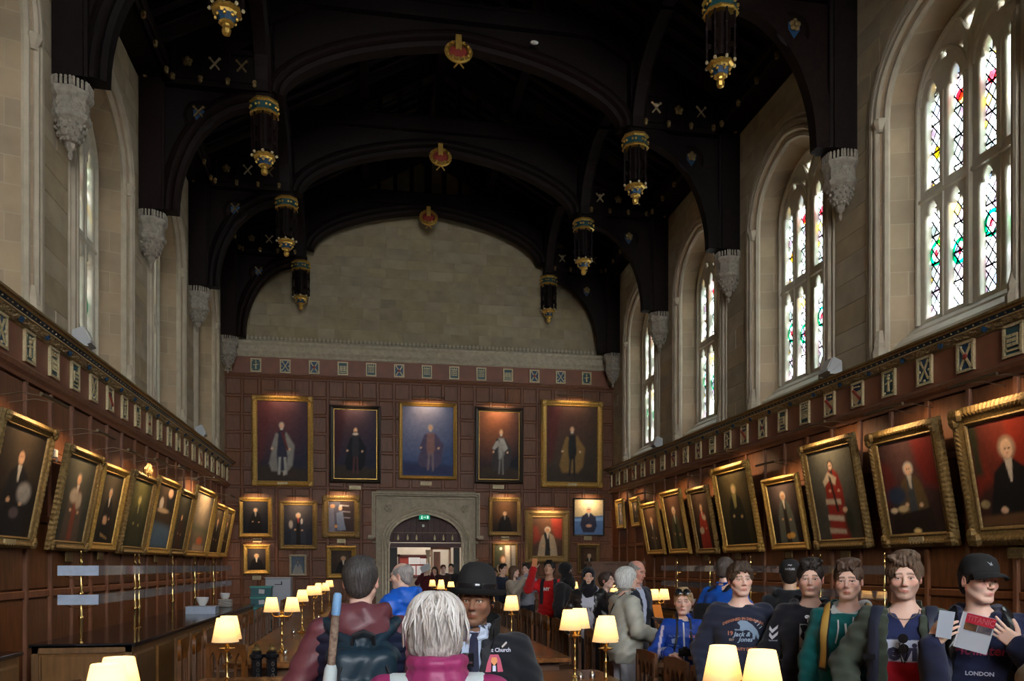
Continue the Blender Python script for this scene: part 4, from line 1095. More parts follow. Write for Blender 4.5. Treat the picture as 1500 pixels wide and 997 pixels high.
def lamp_lab(l):
    LAMPN.append(l); w = l.replace(' of a ', ' of ').split(' '); w = [q for q in w if q not in ('in', 'the', 'a')]; return ' '.join(w[:12])
def name_board(x, z, w=.34, h=.13, loc=None, label=None, m='pale_gold', rz=0):
    mb = MB(); mb.bevbox((0, 0, 0), (w, .02, h), .008); mb.cur = 1
    for i in range(3): mb.box((0, -.012, h * .25 - i * h * .25), (w * (.8 - .15 * (i % 2)), .003, h * .07))
    o = mb.build('name_board', [m, 'bronze'], loc=loc or (x, YE - .07, z)); o.rotation_euler = (0, 0, rz); tag(o, label, 'name board', 'name boards under the paintings'); return o
mat('black_frame', (.02, .016, .014), .35); mat('white_frame', (.45, .40, .30), .5, var=.2, scale=20)
mat('bright_gold', (.52, .33, .09), .38, metal=.6, var=.35, scale=26, bump=.35, bscale=60)
NAVY, BLK = (.012, .014, .024), (.010, .008, .008)
e_spec = [
 (full((.03, .03, .05), (.28, .26, .23), (.03, .03, .05), (.16, .05, .05), (.42, .38, .34), seed=1, red=(.12, .03, .03), x=.48, extra=[('p', [(.44, .63), (.52, .63), (.60, .3), (.56, .13), (.40, .13), (.38, .35)], (.035, .035, .06)), ('p', [(.47, .62), (.52, .62), (.62, .40), (.58, .38)], (.14, .03, .03)), ('p', [(.42, .3), (.47, .3), (.45, .08), (.41, .09)], (.42, .4, .35)), ('p', [(.52, .3), (.57, .3), (.59, .08), (.54, .08)], (.42, .4, .35))]), 'bright_gold', 'full-length portrait of a white-haired man in cream-lined robes, wide gold frame, upper left', 'on', True),
 (full((.03, .03, .035), (.012, .014, .02), (.022, .025, .05), (.08, .04, .05), (.12, .07, .04), seed=2, legs=(.10, .04, .04), red=(.05, .015, .02), extra=[('b', .5, .648, .065, .02, (.62, .56, .48)), ('b', .5, .70, .036, .034, (.75, .46, .28)), ('b', .5, .675, .022, .014, (.16, .09, .05))]), 'black_frame', 'full-length portrait of a bearded man in black with white ruff in plain black frame', None, False),
 (full((.28, .15, .14), (.10, .08, .14), (.06, .10, .22), (.30, .30, .42), (.62, .52, .45), seed=3, x=.55, legs=(.26, .2, .22), fl=(.04, .05, .12)), 'bright_gold', 'bluish full-length portrait of a white-wigged man in gold frame above the door arch', None, False),
 (full((.20, .19, .17), (.05, .045, .045), (.015, .018, .028), (.34, .12, .05), (.40, .22, .10), seed=4, x=.55, legs=(.2, .19, .17), extra=[('p', [(.5, .6), (.62, .6), (.72, .46), (.62, .40), (.56, .5)], (.42, .40, .36)), ('p', [(.48, .58), (.42, .56), (.33, .46), (.38, .43), (.5, .5)], (.40, .38, .34)), ('p', [(.5, .56), (.6, .56), (.58, .34), (.5, .30)], (.34, .33, .30))]), 'black_frame', 'full-length portrait of a long-haired man with white sleeves in black frame', None, False),
 (full((.02, .02, .02), (.26, .15, .05), (.06, .045, .03), (.10, .04, .03), (.14, .07, .04), seed=5, x=.5, legs=(.02, .02, .02), red=(.10, .02, .02)), 'bright_gold', 'full-length portrait of a man in gold-trimmed gown, carved gold frame, upper right', 'on', True),
 (half(BLK, (.012, .013, .018), (.035, .03, .03), (.3, .28, .26), seed=6, y=.72, k=.8, collar=(.3, .28, .26)), 'bright_gold', 'dark gold-framed portrait of a grey-haired man, top left of the small pictures', None, False),
 (half(BLK, (.02, .022, .035), (.07, .06, .06), (.5, .45, .4), seed=7, y=.74, k=.8, robe=(.03, .035, .05), collar=(.3, .05, .04), extra=[('b', .24, .52, .07, .1, (.4, .36, .33)), ('b', .62, .6, .04, .07, (.55, .5, .45))]), 'old_gold', 'portrait of a man with white lace and dark robes, tallest small picture left', None, False),
 (dict(bg=(.10, .10, .14), seed=8, shapes=[('p', [(.45, 1), (1, 1), (1, 0), (.55, 0)], (.045, .03, .03)), ('p', [(.5, .9), (.8, .88), (.8, .84), (.5, .86)], (.35, .33, .35)), ('p', [(.5, .7), (.85, .68), (.85, .64), (.5, .66)], (.28, .26, .3)), ('p', [(.5, .5), (.85, .48), (.85, .44), (.5, .46)], (.25, .22, .25)), ('p', [(.3, .62), (.55, .7), (.62, .3), (.68, .05), (.34, .05)], (.2, .24, .34)), ('b', .46, .78, .07, .07, SKP), ('b', .47, .86, .06, .04, (.5, .48, .5)), ('b', .15, .85, .1, .07, (.6, .35, .2)), ('b', .28, .18, .06, .05, (.7, .35, .1)), ('p', [(0, .8), (.2, .75), (.25, 0), (0, 0)], (.2, .2, .26))]), 'old_gold', 'painting of a man in pale blue gown before bookshelves beside the arch', None, True),
 (half(BLK, (.025, .02, .022), (.05, .04, .04), (.45, .36, .22), seed=9, y=.66, k=1.25, hands=False), 'bright_gold', 'small portrait of a young fair-haired man in black in broad gold frame, bottom left', None, False),
 (half((.30, .30, .28), (.09, .12, .16), (.13, .16, .2), (.03, .03, .03), face=(.30, .22, .20), seed=10, y=.68, k=1.25, hands=False, collar=(.04, .06, .2)), 'white_frame', 'small pale-framed portrait of a dark-haired man in shirt and blue tie', None, False),
 (half(BLK, (.035, .025, .018), (.10, .06, .035), (.5, .4, .28), seed=11, y=.66, k=1.2, x=.6, hands=False), 'bright_gold', 'small gold-framed profile portrait half hidden by the man in maroon', None, False),
 (half(BLK, (.03, .018, .012), (.14, .065, .025), (.25, .2, .15), seed=12, y=.60, k=.85, hands=False, collar=(.2, .18, .15)), 'old_gold', 'dark portrait of a man in black in ornate gold frame just right of the doorway', None, True),
 (half((.03, .03, .03), (.08, .045, .03), (.18, .08, .04), (.70, .62, .5), seed=13, y=.68, k=.95, robe=(.42, .33, .22), red=(.42, .05, .03), collar=(.55, .5, .42), extra=[('p', [(.36, .6), (.44, .62), (.6, .15), (.5, .12)], (.02, .02, .02))]), 'old_gold', 'large portrait of a white-wigged man in cream robes with red curtain', None, False),
 (dict(bg=(.10, .20, .42), seed=14, shapes=[('p', [(0, 1), (1, 1), (1, .55), (0, .5)], (.62, .52, .30)), ('b', .5, .8, .3, .2, (.75, .68, .45), .5), ('p', [(0, .45), (1, .5), (1, .4), (0, .38)], (.2, .38, .66)), ('p', [(.42, .62), (.56, .62), (.74, .5), (.78, .25), (.68, .06), (.3, .06), (.2, .28), (.26, .52)], (.03, .035, .07)), ('p', [(.45, .62), (.54, .62), (.5, .5)], (.5, .55, .6)), ('b', .5, .7, .085, .085, (.62, .36, .22)), ('b', .5, .77, .08, .035, (.5, .46, .4)), ('b', .5, .25, .1, .045, (.6, .36, .24)), ('b', .5, .72, .05, .006, (.08, .06, .06))]), 'black_frame', 'bright portrait of a seated man in navy suit on blue ground in black frame', None, False),
 (dict(bg=(.10, .085, .06), seed=15, shapes=[('p', [(.5, 1), (.72, 1), (.75, 0), (.5, 0)], (.48, .42, .34), .03), ('p', [(.8, 1), (1, 1), (1, 0), (.84, 0)], (.3, .28, .25), .03), ('p', [(0, 1), (.4, 1), (.3, .3), (0, .2)], (.06, .07, .04), .05), ('b', .4, .5, .15, .14, (.28, .12, .05)), ('b', .42, .48, .1, .11, SKP), ('p', [(.15, .3), (.6, .34), (.75, 0), (.05, 0)], (.45, .3, .18)), ('b', .3, .88, .06, .05, (.6, .7, .55))]), 'old_gold', 'auburn-haired portrait before a pale column in gilt frame beside the doorway', None, False),
 (half((.02, .017, .016), (.05, .028, .014), (.12, .06, .03), (.65, .55, .4), seed=16, y=.62, k=1.1, x=.55, hands=False), 'old_gold', 'small dark portrait of a white-wigged man in profile below the bright blue portrait', None, False)]
for i, ((x0, z0, x1, z1), (sp_, fm, lab, plate, orn)) in enumerate(zip(END_RECTS, e_spec)):
    w, h = x1 - x0, z1 - z0; fw = [.17, .13, .12, .14, .19][i] if i < 5 else w * (.13 if i in (5, 6, 11, 13, 9) else .17)
    if i == 13: fw = .05
    if i == 14: fw = .07
    painting(((x0 + x1) / 2, YE - .07, z0), 0, R(1.2), w, h, fw, sp_, fm, lab, 'paintings on the end wall', ornate=orn, light=(i not in (9, 10, 15)), plate=plate, inner='gold' if fm == 'black_frame' and i in (1, 3) else None, dp=.10 if i < 5 else .07, lum=[.35, .45, .45, .8, .3][i] if i < 5 else .8, lamp_dz=.12)
for (px, py, lab) in ((520, 714, 'cream name board under the black-framed full-length portrait left of centre'), (624, 708, 'cream name board centred over the door arch'), (730, 713, 'cream name board under the black-framed portrait right of the arch'),
                      (377, 791, 'small name board under the dark portrait at top left'), (500, 792, 'small name board under the bookshelf portrait'), (376, 846, 'name board under the bottom left gold-framed portrait'), (740, 788, 'small name board just right of the doorway'), (861, 788, 'small white name board under the bright blue portrait')):
    x, z = EW(px, py); name_board(x, z, .36 if py < 720 else .26, .13, label=lab)
# side walls: px of bottom left, bottom right, y bottom, y top (left edge)
def side_paint(side, a, b, yb, ytop, px_top, spec, fm, lab, fw=.14, orn=True, plate=None, light=True, lum=1.0, tilt=10.5, crest=False, w=None):
    X = (XR if side > 0 else XL) - side * .10
    ya = SW(a, yb, X - side * .10)[0]; yb_ = SW(b, yb, X - side * .10)[0]
    if w: ya, yb_ = (yb_ + 0, yb_) if a is None else (ya, ya - side * w if side > 0 else ya)
    y0, y1 = sorted((ya, yb_)); zb = SW((a + b) / 2, yb, X)[1]
    # height from the top edge, allowing for the lean
    Yr = ya if side > 0 else yb_
    d = Yr * C_ + (X - side * .28) * S_; zt = CAMZ + (HORIZON - ytop) / FPX * d
    h = (zt - zb) / math.cos(R(tilt))
    rz = R(-90) if side > 0 else R(90)
    painting((X, (y0 + y1) / 2, zb), rz, R(tilt), y1 - y0, h, fw, spec, fm, lab, 'paintings on the %s wall' % ('right' if side > 0 else 'left'), ornate=orn, plate=plate, light=light, lum=lum, crest=crest)
    return (X, (y0 + y1) / 2, zb, y1 - y0, h)
G = (.035, .035, .025)
side_paint(-1, -28, 53, 801, 628, 0, half((.02, .018, .018), (.022, .017, .013), (.07, .05, .03), (.06, .04, .03), seed=21, y=.74, k=.92, extra=[('b', .70, .42, .16, .10, (.35, .32, .28)), ('b', .55, .22, .1, .05, (.12, .09, .09))]), 'old_gold', 'dark portrait of a man with white sleeve, nearest on the left wall', plate='on')
side_paint(-1, 76, 129, 806, 668, 0, half((.22, .06, .035), (.05, .05, .038), (.09, .085, .06), (.25, .2, .15), seed=22, y=.75, k=.85, robe=(.10, .07, .05), extra=[('b', .42, .55, .14, .09, (.46, .36, .25)), ('b', .6, .5, .1, .1, (.42, .33, .23))]), 'old_gold', 'greenish portrait of a man with cream sleeves and red gown, second from left')
side_paint(-1, 133, 171, 807, 689, 0, half((.02, .018, .016), (.03, .026, .018), (.09, .07, .045), (.4, .33, .25), seed=23, y=.72, k=.8, extra=[('b', .45, .32, .1, .07, SK), ('p', [(.3, .28), (.6, .26), (.75, 0), (.2, 0)], (.015, .014, .014)), ('p', [(.35, .14), (.7, .08), (.7, .05), (.35, .1)], (.4, .25, .1))]), 'bright_gold', 'portrait of two dark-clad figures, one above the other, third from left', orn=False)
side_paint(-1, 177, 213, 811, 700, 0, half((.05, .05, .025), (.04, .04, .02), (.13, .12, .04), (.3, .25, .12), face=(.45, .38, .12), seed=24, y=.7, k=.8, collar=(.3, .28, .12)), 'old_gold', 'dim olive portrait with a carved gilt crest on its frame, fourth from left', crest=True)
side_paint(-1, 216, 249, 812, 708, 0, dict(bg=(.06, .04, .025), seed=25, shapes=[('p', [(0, 0), (1, 0), (1, .35), (0, .4)], (.10, .16, .22), .05), ('p', [(.5, .95), (.9, .95), (.9, .6), (.6, .6)], (.02, .02, .02)), ('b', .7, .9, .13, .07, (.65, .4, .25)), ('b', .3, .7, .1, .1, (.6, .5, .4)), ('b', .45, .6, .3, .04, (.5, .35, .2))]), 'bright_gold', 'portrait with a blue lower half in gold frame, fifth from left', orn=False)
side_paint(-1, 249, 272, 813, 722, 0, half((.06, .03, .02), G, (.05, .045, .03), (.12, .07, .04), seed=26, y=.6, k=.7, collar=(.1, .05, .03)), 'old_gold', 'murky brown portrait in carved frame, sixth from left')
side_paint(-1, 273, 303, 815, 722, 0, dict(bg=(.20, .15, .09), seed=27, shapes=[('b', .5, .75, .5, .3, (.42, .33, .22), .8), ('p', [(0, .45), (1, .38), (1, .32), (0, .38)], (.12, .14, .07), .05), ('b', .6, .18, .16, .07, (.6, .16, .06)), ('p', [(.3, .12), (.9, .1), (.9, 0), (.3, 0)], (.45, .3, .2))]), 'bright_gold', 'pale tawny painting in a broad gold frame, seventh from left', orn=False, lum=1.6)
side_paint(-1, 305, 321, 816, 741, 0, half(BLK, (.03, .022, .014), (.1, .07, .04), (.2, .14, .08), seed=28, y=.7, k=.9), 'bright_gold', 'small dark portrait in gold frame, second from the left far corner', orn=False)
side_paint(-1, 322, 333, 816, 746, 0, half(BLK, (.03, .022, .014), (.12, .08, .04), (.2, .14, .08), seed=29, y=.7, k=.9), 'bright_gold', 'small narrow-looking gold-framed portrait in the far left corner', orn=False)
side_paint(1, 902, 913, 775, 732, 0, half((.3, .28, .3), (.04, .05, .06), (.12, .1, .09), (.3, .25, .2), seed=31, y=.7, k=1), 'bright_gold', 'smallest gold-framed portrait in the far right corner', orn=False, tilt=4)
side_paint(1, 924, 937, 772, 729, 0, half((.05, .045, .04), (.02, .02, .02), (.14, .1, .06), (.3, .25, .2), seed=32, y=.75, k=1, collar=(.5, .4, .25)), 'bright_gold', 'small gold-framed portrait, second from the far right corner', orn=False, tilt=7)
side_paint(1, 947, 972, 812, 738, 0, half((.14, .11, .07), (.05, .03, .02), (.16, .08, .04), (.5, .35, .2), seed=33, y=.68, k=.9, robe=(.06, .05, .04)), 'bright_gold', 'gold-framed portrait of a fair man in brown near the far right corner', orn=False)
side_paint(1, 979, 1009, 811, 721, 0, half((.03, .04, .02), (.04, .022, .014), (.15, .07, .04), (.65, .55, .38), seed=34, y=.70, k=.95, robe=(.09, .09, .05)), 'bright_gold', 'portrait of a white-haired man in an olive gown in plain gold frame, right wall', orn=False)
side_paint(1, 1019, 1050, 811, 716, 0, half((.30, .03, .02), (.03, .02, .015), (.09, .05, .03), (.3, .22, .15), seed=35, y=.72, k=.8, robe=(.34, .04, .025), collar=(.6, .5, .38), extra=[('b', .35, .32, .13, .06, (.6, .5, .38)), ('b', .6, .55, .09, .05, (.5, .42, .3))]), 'old_gold', 'portrait of a man in red gown with white collar in carved frame, right wall')
side_paint(1, 1059, 1114, 808, 687, 0, half((.02, .022, .014), (.045, .04, .02), (.11, .08, .035), (.35, .3, .12), face=(.6, .42, .22), seed=36, y=.76, k=.82, collar=(.18, .16, .06), extra=[('p', [(.42, .7), (.56, .7), (.52, .52), (.45, .5)], (.30, .27, .10))]), 'bright_gold', 'tall portrait of a long-bearded man in black in broad gold frame, right wall', fw=.17)
side_paint(1, 1129, 1182, 805, 702, 0, half((.03, .025, .02), (.022, .018, .018), (.14, .10, .09), (.62, .5, .38), seed=37, y=.78, k=.86, robe=(.12, .13, .11), extra=[('b', .62, .12, .10, .05, (.8, .45, .1)), ('b', .5, .11, .07, .045, (.7, .35, .08))]), 'bright_gold', 'portrait of a white-haired man in grey robe with yellow flowers, right wall', orn=False)
side_paint(1, 1192, 1273, 803, 654, 0, half((.3, .03, .02), (.07, .068, .055), (.16, .16, .13), (.06, .04, .03), face=SKP, seed=38, y=.82, k=.62, robe=(.3, .03, .02), collar=(.03, .02, .02), extra=[('p', [(.28, .66), (.42, .76), (.6, .68), (.55, .60), (.42, .66), (.3, .6)], (.62, .52, .38)), ('p', [(.28, .46), (.62, .44), (.62, .38), (.27, .40)], (.60, .50, .38)), ('p', [(.27, .28), (.64, .25), (.64, .19), (.27, .22)], (.60, .50, .38)), ('p', [(.26, .13), (.64, .10), (.64, .05), (.26, .07)], (.55, .45, .34)), ('p', [(.42, .72), (.47, .7), (.55, .3), (.5, .3)], (.03, .02, .02)), ('b', .74, .2, .1, .18, (.03, .035, .02), .5), ('b', .68, .32, .05, .03, SKP)]), 'old_gold', 'portrait of a man in scarlet robe with ermine bands in wide carved frame', fw=.17)
side_paint(1, 1292, 1399, 800, 636, 0, half((.06, .07, .08), (.04, .02, .02), (.10, .05, .045), (.66, .58, .50), face=SKP, seed=39, y=.68, k=.84, robe=(.13, .085, .035), red=(.17, .015, .012), extra=[('b', .22, .42, .18, .10, (.03, .05, .09), .3), ('b', .3, .27, .1, .035, (.7, .55, .3)), ('b', .12, .26, .07, .03, (.75, .6, .4)), ('p', [(.1, .2), (.8, .26), (.85, 0), (.05, 0)], (.02, .014, .012)), ('b', .5, .02, .07, .03, (.9, .7, .3))]), 'old_gold', 'seated portrait of a bald man in black and gold gown in wide carved frame', fw=.20, plate='on', lum=.8)
side_paint(1, 1418, 1552, 797, 602, 0, half((.012, .011, .012), (.05, .02, .015), (.24, .035, .02), (.42, .30, .20), face=SKP, seed=40, y=.72, k=1.3, x=.60, collar=(.62, .55, .45), red=(.30, .03, .015), extra=[('p', [(0, 1), (.12, 1), (.16, .5), (0, .5)], (.035, .04, .02), .05), ('b', .1, .22, .08, .04, (.4, .3, .15)), ('p', [(.0, .1), (1, .12), (1, 0), (0, 0)], (.14, .07, .03), .03)]), 'old_gold', 'portrait of a balding man in black coat on red ground, nearest on right', fw=.24, lum=.9)
for (px, py, lab) in ((1082, 814, 'small plaque hanging under the tall bearded portrait'), (1157, 812, 'small plaque hanging under the yellow flowers portrait'), (1240, 812, 'small plaque hanging under the scarlet robe portrait'), (1490, 809, 'small plaque hanging under the nearest right-wall portrait'), (1036, 816, 'small plaque under the red gown portrait')):
    y, z = SW(px, py, XR - .08); name_board(0, 0, .26, .14, loc=(XR - .10, y, z), label=lab, m='old_gold', rz=R(-90))
for (px, py, lab) in ((99, 814, 'leaning plaque hanging under the second left portrait'), (145, 812, 'leaning plaque hanging under the third left portrait'), (227, 817, 'leaning plaque hanging under the fifth left portrait')):
    y, z = SW(px, py, XL + .08); name_board(0, 0, .26, .16, loc=(XL + .10, y, z), label=lab, m='old_gold', rz=R(90))

# small white boxes on the left wall between the paintings
for (px, py, lab) in ((8, 641, 'small white junction box on the left wall above the nearest portrait'), (84, 664, 'small white junction box between the first and second left portraits'), (187, 734, 'small white junction box between the third and fourth left portraits')):
    y, z = SW(px, py, XL + .12); m = MB(); m.bevbox((0, 0, 0), (.10, .06, .11), .01); m.box((.02, -.02, -.08), (.02, .02, .06)); o = m.build('junction_box', 'white_plaster'); o.location = (XL + .085, y, z); o.rotation_euler = (0, 0, R(90)); tag(o, lab, 'junction box', 'white boxes on the left wall')
# ================================================================== furniture
TZ = .76
def make_table(L):
    r = empty('dining_table', (0, 0, 0))
    b = MB(); b.bevbox((0, 0, 0), (.31, L - .3, .045), .006, axis=2, sign=1); bm_ = b.mesh('board'); bm_.materials.append(MATS['table_wood'])
    for i in (-1, 0, 1):
        o = bpy.data.objects.new('board', bm_); COL.objects.link(o); o.parent = r; o.location = (i * .315, 0, TZ - .0225)
    b = MB(); b.bevbox((0, 0, 0), (.95, .145, .05), .006, axis=2, sign=1); bm_ = b.mesh('end_board'); bm_.materials.append(MATS['table_wood'])
    for s in (-1, 1):
        o = bpy.data.objects.new('end_board', bm_); COL.objects.link(o); o.parent = r; o.location = (0, s * (L / 2 - .0725), TZ - .026)
    b = MB()
    for s in (-1, 1): b.box((s * .36, 0, TZ - .10), (.03, L - .3, .11)); b.box((0, s * (L / 2 - .16), TZ - .10), (.72, .03, .11))
    b.build('apron', 'chair_wood', r)
    b = MB(); b.lathe([(.05, 0), (.05, .09), (.035, .11), (.055, .2), (.06, .38), (.035, .5), (.045, .53), (.045, .66)], (0, 0, 0), 8); lm = b.mesh('leg'); lm.materials.append(MATS['chair_wood'])
    for sx in (-1, 1):
        for sy in (-1, 1):
            o = bpy.data.objects.new('leg', lm); COL.objects.link(o); o.parent = r; o.location = (sx * .33, sy * (L / 2 - .2), .0)
    b = MB(); b.box((0, 0, .07), (.05, L - .4, .05)); 
    b.build('stretcher', 'chair_wood', r)
    return r
T1 = make_table(2.55); T0 = None
rowx = {'left': -1.0, 'middle': 1.66, 'right': 4.4}
ords = ['nearest', 'second', 'third', 'fourth', 'fifth', 'farthest']
used = False
for row, x in rowx.items():
    for i in range(6):
        y = 8.6 + 1.275 + i * 2.56
        lab = 'long oak dining table with plank top, %s of the %s row beyond the gap' % (ords[i], row)
        if not used: T1.location = (x, y, 0); tag(T1, lab, 'table', 'dining tables of the %s row' % row); used = True
        else: c = copy_tree(T1, loc=(x, y, 0), label=lab); c['group'] = 'dining tables of the %s row' % row
T2 = make_table(2.3)
k = 0
for row in ('left', 'middle'):
    for i, y in enumerate((4.1, 6.43)):
        lab = 'oak dining table at the front of the %s row, %s' % (row, 'nearest the camera' if i == 0 else 'its far end beside the gap')
        if k == 0: T2.location = (rowx[row], y, 0); tag(T2, lab, 'table', 'dining tables near the camera')
        else: copy_tree(T2, loc=(rowx[row], y, 0), label=lab)['group'] = 'dining tables near the camera'
        k += 1
# ---------------- chairs (sitter faces -X in local frame: back plane at x=+.22)
def make_chair(full_=True):
    r = empty('dining_chair', (0, 0, 0))
    b = MB(); b.bevbox((0, 0, .45), (.43, .45, .04), .01, axis=2, sign=1); b.build('seat', 'chair_wood', r)
    W = .46
    # crest rail with three lancet openings
    out = [(-W / 2, .20), (-W / 2, 0)]
    for i in range(4):
        x0 = -W / 2 + .035 + i * .1; xm, x1 = x0 + .045, x0 + .09
        out += [(x0, 0), (x0, .03), (x0 + .018, .085), (xm, .125), (x1 - .018, .085), (x1, .03), (x1, 0)]
    out += [(W / 2, 0), (W / 2, .20), (0, .215)]
    me = fill_mesh('crest_rail', [out], .014); me.transform(Matrix(((0, 0, 1, .20), (1, 0, 0, 0), (0, 1, 0, .80), (0, 0, 0, 1)))); obj('crest_rail', me, 'chair_wood', r)
    if full_:
        b = MB(); b.box((0, 0, 0), (.022, .02, .36)); sm = b.mesh('slat'); sm.materials.append(MATS['chair_wood'])
        for i in range(5):
            o = bpy.data.objects.new('slat', sm); COL.objects.link(o); o.parent = r; o.location = (.20, -W / 2 + .027 + i * .1016, .62)
        b = MB(); b.box((.20, 0, .46), (.025, .42, .05)); b.build('rear_rail', 'chair_wood', r)
        b = MB(); b.box((0, 0, .2), (.36, .02, .03)); b.box((0, 0, .2), (.02, .36, .03)); b.build('stretcher', 'chair_wood', r)
    b = MB(); b.box((0, 0, 0), (.04, .04, .44)); lf = b.mesh('leg'); lf.materials.append(MATS['chair_wood'])
    b = MB(); b.box((0, 0, 0), (.04, .04, .96)); lr_ = b.mesh('leg'); lr_.materials.append(MATS['chair_wood'])
    for s in (-1, 1):
        for (me, x, z) in ((lf, -.18, .22), (lr_, .20, .48)):
            o = bpy.data.objects.new('leg', me); COL.objects.link(o); o.parent = r; o.location = (x, s * .205, z)
    return r
C1, C2 = make_chair(True), make_chair(False)
seen = {}
rng = random.Random(5)
def chair(x, y, rz, label, group):
    src = C1 if y < 17.5 else C2
    rz += rng.uniform(-.05, .05); loc = (x + rng.uniform(-.03, .03), y, 0)
    if id(src) not in seen:
        seen[id(src)] = 1; src.location = loc; src.rotation_euler = (0, 0, rz); tag(src, label, 'chair', group)
    else: c = copy_tree(src, loc=loc, rz=rz, label=label); c['group'] = group
for (x, rz, side, row) in ((-1.70, PI, 'left', 'left'), (-.26, 0, 'right', 'left'), (.94, PI, 'left', 'middle'), (2.37, 0, 'right', 'middle'), (3.68, PI, 'left', 'right')):
    for i in range(24):
        y = 8.85 + i * .615
        if row == 'right' and i % 2: continue
        if row in ('left', 'middle') and (side, row) in (('right', 'left'), ('left', 'middle')) and i > 14: continue
        nf = ['first','second','third','fourth','fifth','sixth','seventh','eighth','ninth','tenth','eleventh','twelfth','thirteenth','fourteenth','fifteenth','sixteenth','seventeenth','eighteenth','nineteenth','twentieth','fourth from last','third from last','last but one','last'][i // (2 if row == 'right' else 1)]
        chair(x, y, rz, 'dark oak chair, %s from the gap, %s side of %s table row' % (nf, side, row), 'chairs on the %s side of the %s table row' % (side, row))
for i, y in enumerate((5.0, 5.62, 6.24, 6.86)):
    chair(2.20, y, 0, 'dark oak chair with gothic arched back on right of the near middle table, ' + ['nearest', 'second', 'third', 'farthest'][i], 'chairs at the near middle table')
for i, y in enumerate((5.6, 6.3)):
    chair(-1.70, y, PI, 'dark oak chair on left of the near left table, ' + ['nearer', 'farther'][i], 'chairs at the near left table')
chair(-1.47, 8.0, R(60), 'dark oak chair turned askew at the left row corner beside the black posts', 'chairs at the near left table')

# ---------------- two-armed brass table lamps
def shade_mat():
    m, nt, b = _nt('lampshade'); N = nt.nodes; L = nt.links; N.remove(b)
    out = [n for n in N if n.type == 'OUTPUT_MATERIAL'][0]
    tr = N.new('ShaderNodeBsdfTranslucent'); tr.inputs['Color'].default_value = (.82, .58, .27, 1)
    df = N.new('ShaderNodeBsdfDiffuse'); df.inputs['Color'].default_value = (.80, .70, .52, 1)
    ms = N.new('ShaderNodeMixShader'); ms.inputs[0].default_value = .45; L.new(tr.outputs[0], ms.inputs[1]); L.new(df.outputs[0], ms.inputs[2])
    em = N.new('ShaderNodeEmission'); em.inputs['Color'].default_value = (1, .62, .26, 1); em.inputs['Strength'].default_value = .16
    ad = N.new('ShaderNodeAddShader'); L.new(ms.outputs[0], ad.inputs[0]); L.new(em.outputs[0], ad.inputs[1]); L.new(ad.outputs[0], out.inputs['Surface'])
    MATS['lampshade'] = m
shade_mat()
mat('bulb', (1, .8, .5), .5, emit=(1, .68, .35), emit_s=12)
LAMP_W = 1.1
def make_lamp(one=False):
    r = empty('table_lamp', (0, 0, 0))
    b = MB(); b.lathe([(.075, 0), (.078, .008), (.06, .018), (.03, .028), (.018, .05), (.026, .062), (.014, .075), (.010, .12), (.014, .13), (.010, .14), (.013, .19), (.018, .2), (.011, .215), (.009, .30), (.015, .31), (.009, .32), (.008, .38), (.02, .395)], (0, 0, 0), 12)
    b.build('stem', 'brass', r, smooth=True)
    b = MB(); b.lathe([(.012, .392), (.052, .400), (.055, .408), (.02, .412), (.014, .42), (.022, .435), (.024, .45), (.012, .465), (.016, .475), (.004, .485)], (0, 0, 0), 12); b.build('drip_pan', 'brass', r, smooth=True)
    for s in ((0,) if one else (-1, 1)):
        cx = .113 * s
        if s:
            b = MB(); b.tube([(s * .015, 0, .42), (s * .05, 0, .405), (s * .085, 0, .41), (s * .108, 0, .43), (cx, 0, .46)], .006, 6); b.lathe([(.012, .45), (.018, .455), (.009, .47), (.011, .52)], (cx, 0, 0), 8); b.build('arm', 'brass', r, smooth=True)
        sh = MB(); sh.lathe([(.092, .462), (.090, .465), (.058, .624), (.056, .627)], (cx, 0, 0), 24, cap=False); sh.build('lamp_shade', 'lampshade', r, smooth='all')
        bb = MB(); bb.sphere((cx, 0, .545), .018, 8, 6); bb.build('bulb', 'bulb', r, smooth='all')
        l = bpy.data.lights.new('bulb_light', 'POINT'); l.energy = LAMP_W; l.color = (1, .60, .26); l.shadow_soft_size = .024
        o = bpy.data.objects.new('bulb_light', l); COL.objects.link(o); o.parent = r; o.location = (cx, 0, .575)
    return r
LP = make_lamp(); first = True
def view_rot(x, y, off): return -math.atan2(x, y) + R(off)      # 0 = arms across the view
lamps = [(-.97, 3.35, 80, 'nearest on the left table, cut by the bottom edge'), (-1.0, 6.05, 84, 'on the near left table, its shades overlapping'), (-1.0, 9.68, 0, 'on the left row with shades wide apart'), (-1.0, 12.5, 88, 'second on the left row beyond the wide-spread one'), (-1.0, 15.06, 60, 'third on the left row beyond the gap'), (-1.0, 17.5, 50, 'fourth on the left row beyond the gap'), (-1.0, 20.6, 80, 'farthest on the left row'),
         (1.62, 3.40, -42, 'nearest on the middle table before the blue sweatshirt'), (1.64, 5.6, 88, 'on the near middle table beside the light-jacketed woman'), (1.68, 6.65, 70, 'on the far end of the near middle table'), (1.66, 9.65, 88, 'on the middle row just right of the bowler hat man'), (1.66, 11.7, 80, 'on the middle row behind the bowler hat man'), (1.66, 18.3, 10, 'far on the middle row above the grey-haired woman, right'), (1.66, 20.9, 10, 'farthest on the middle row above the grey-haired woman'),
         (4.4, 12.1, 50, 'on the right row beyond the boy in blue'), (4.4, 14.4, 80, 'on the right row behind the light-jacketed woman'), (4.4, 17.6, 70, 'on the right row, farthest')]
for (x, y, off, lab) in lamps:
    lab = 'two-shade brass lamp ' + lab; rz = view_rot(x, y, off)
    if first: LP.location = (x, y, TZ); LP.rotation_euler = (0, 0, rz); tag(LP, lab, 'lamp', 'brass table lamps'); first = False
    else: copy_tree(LP, loc=(x, y, TZ), rz=rz, label=lab)
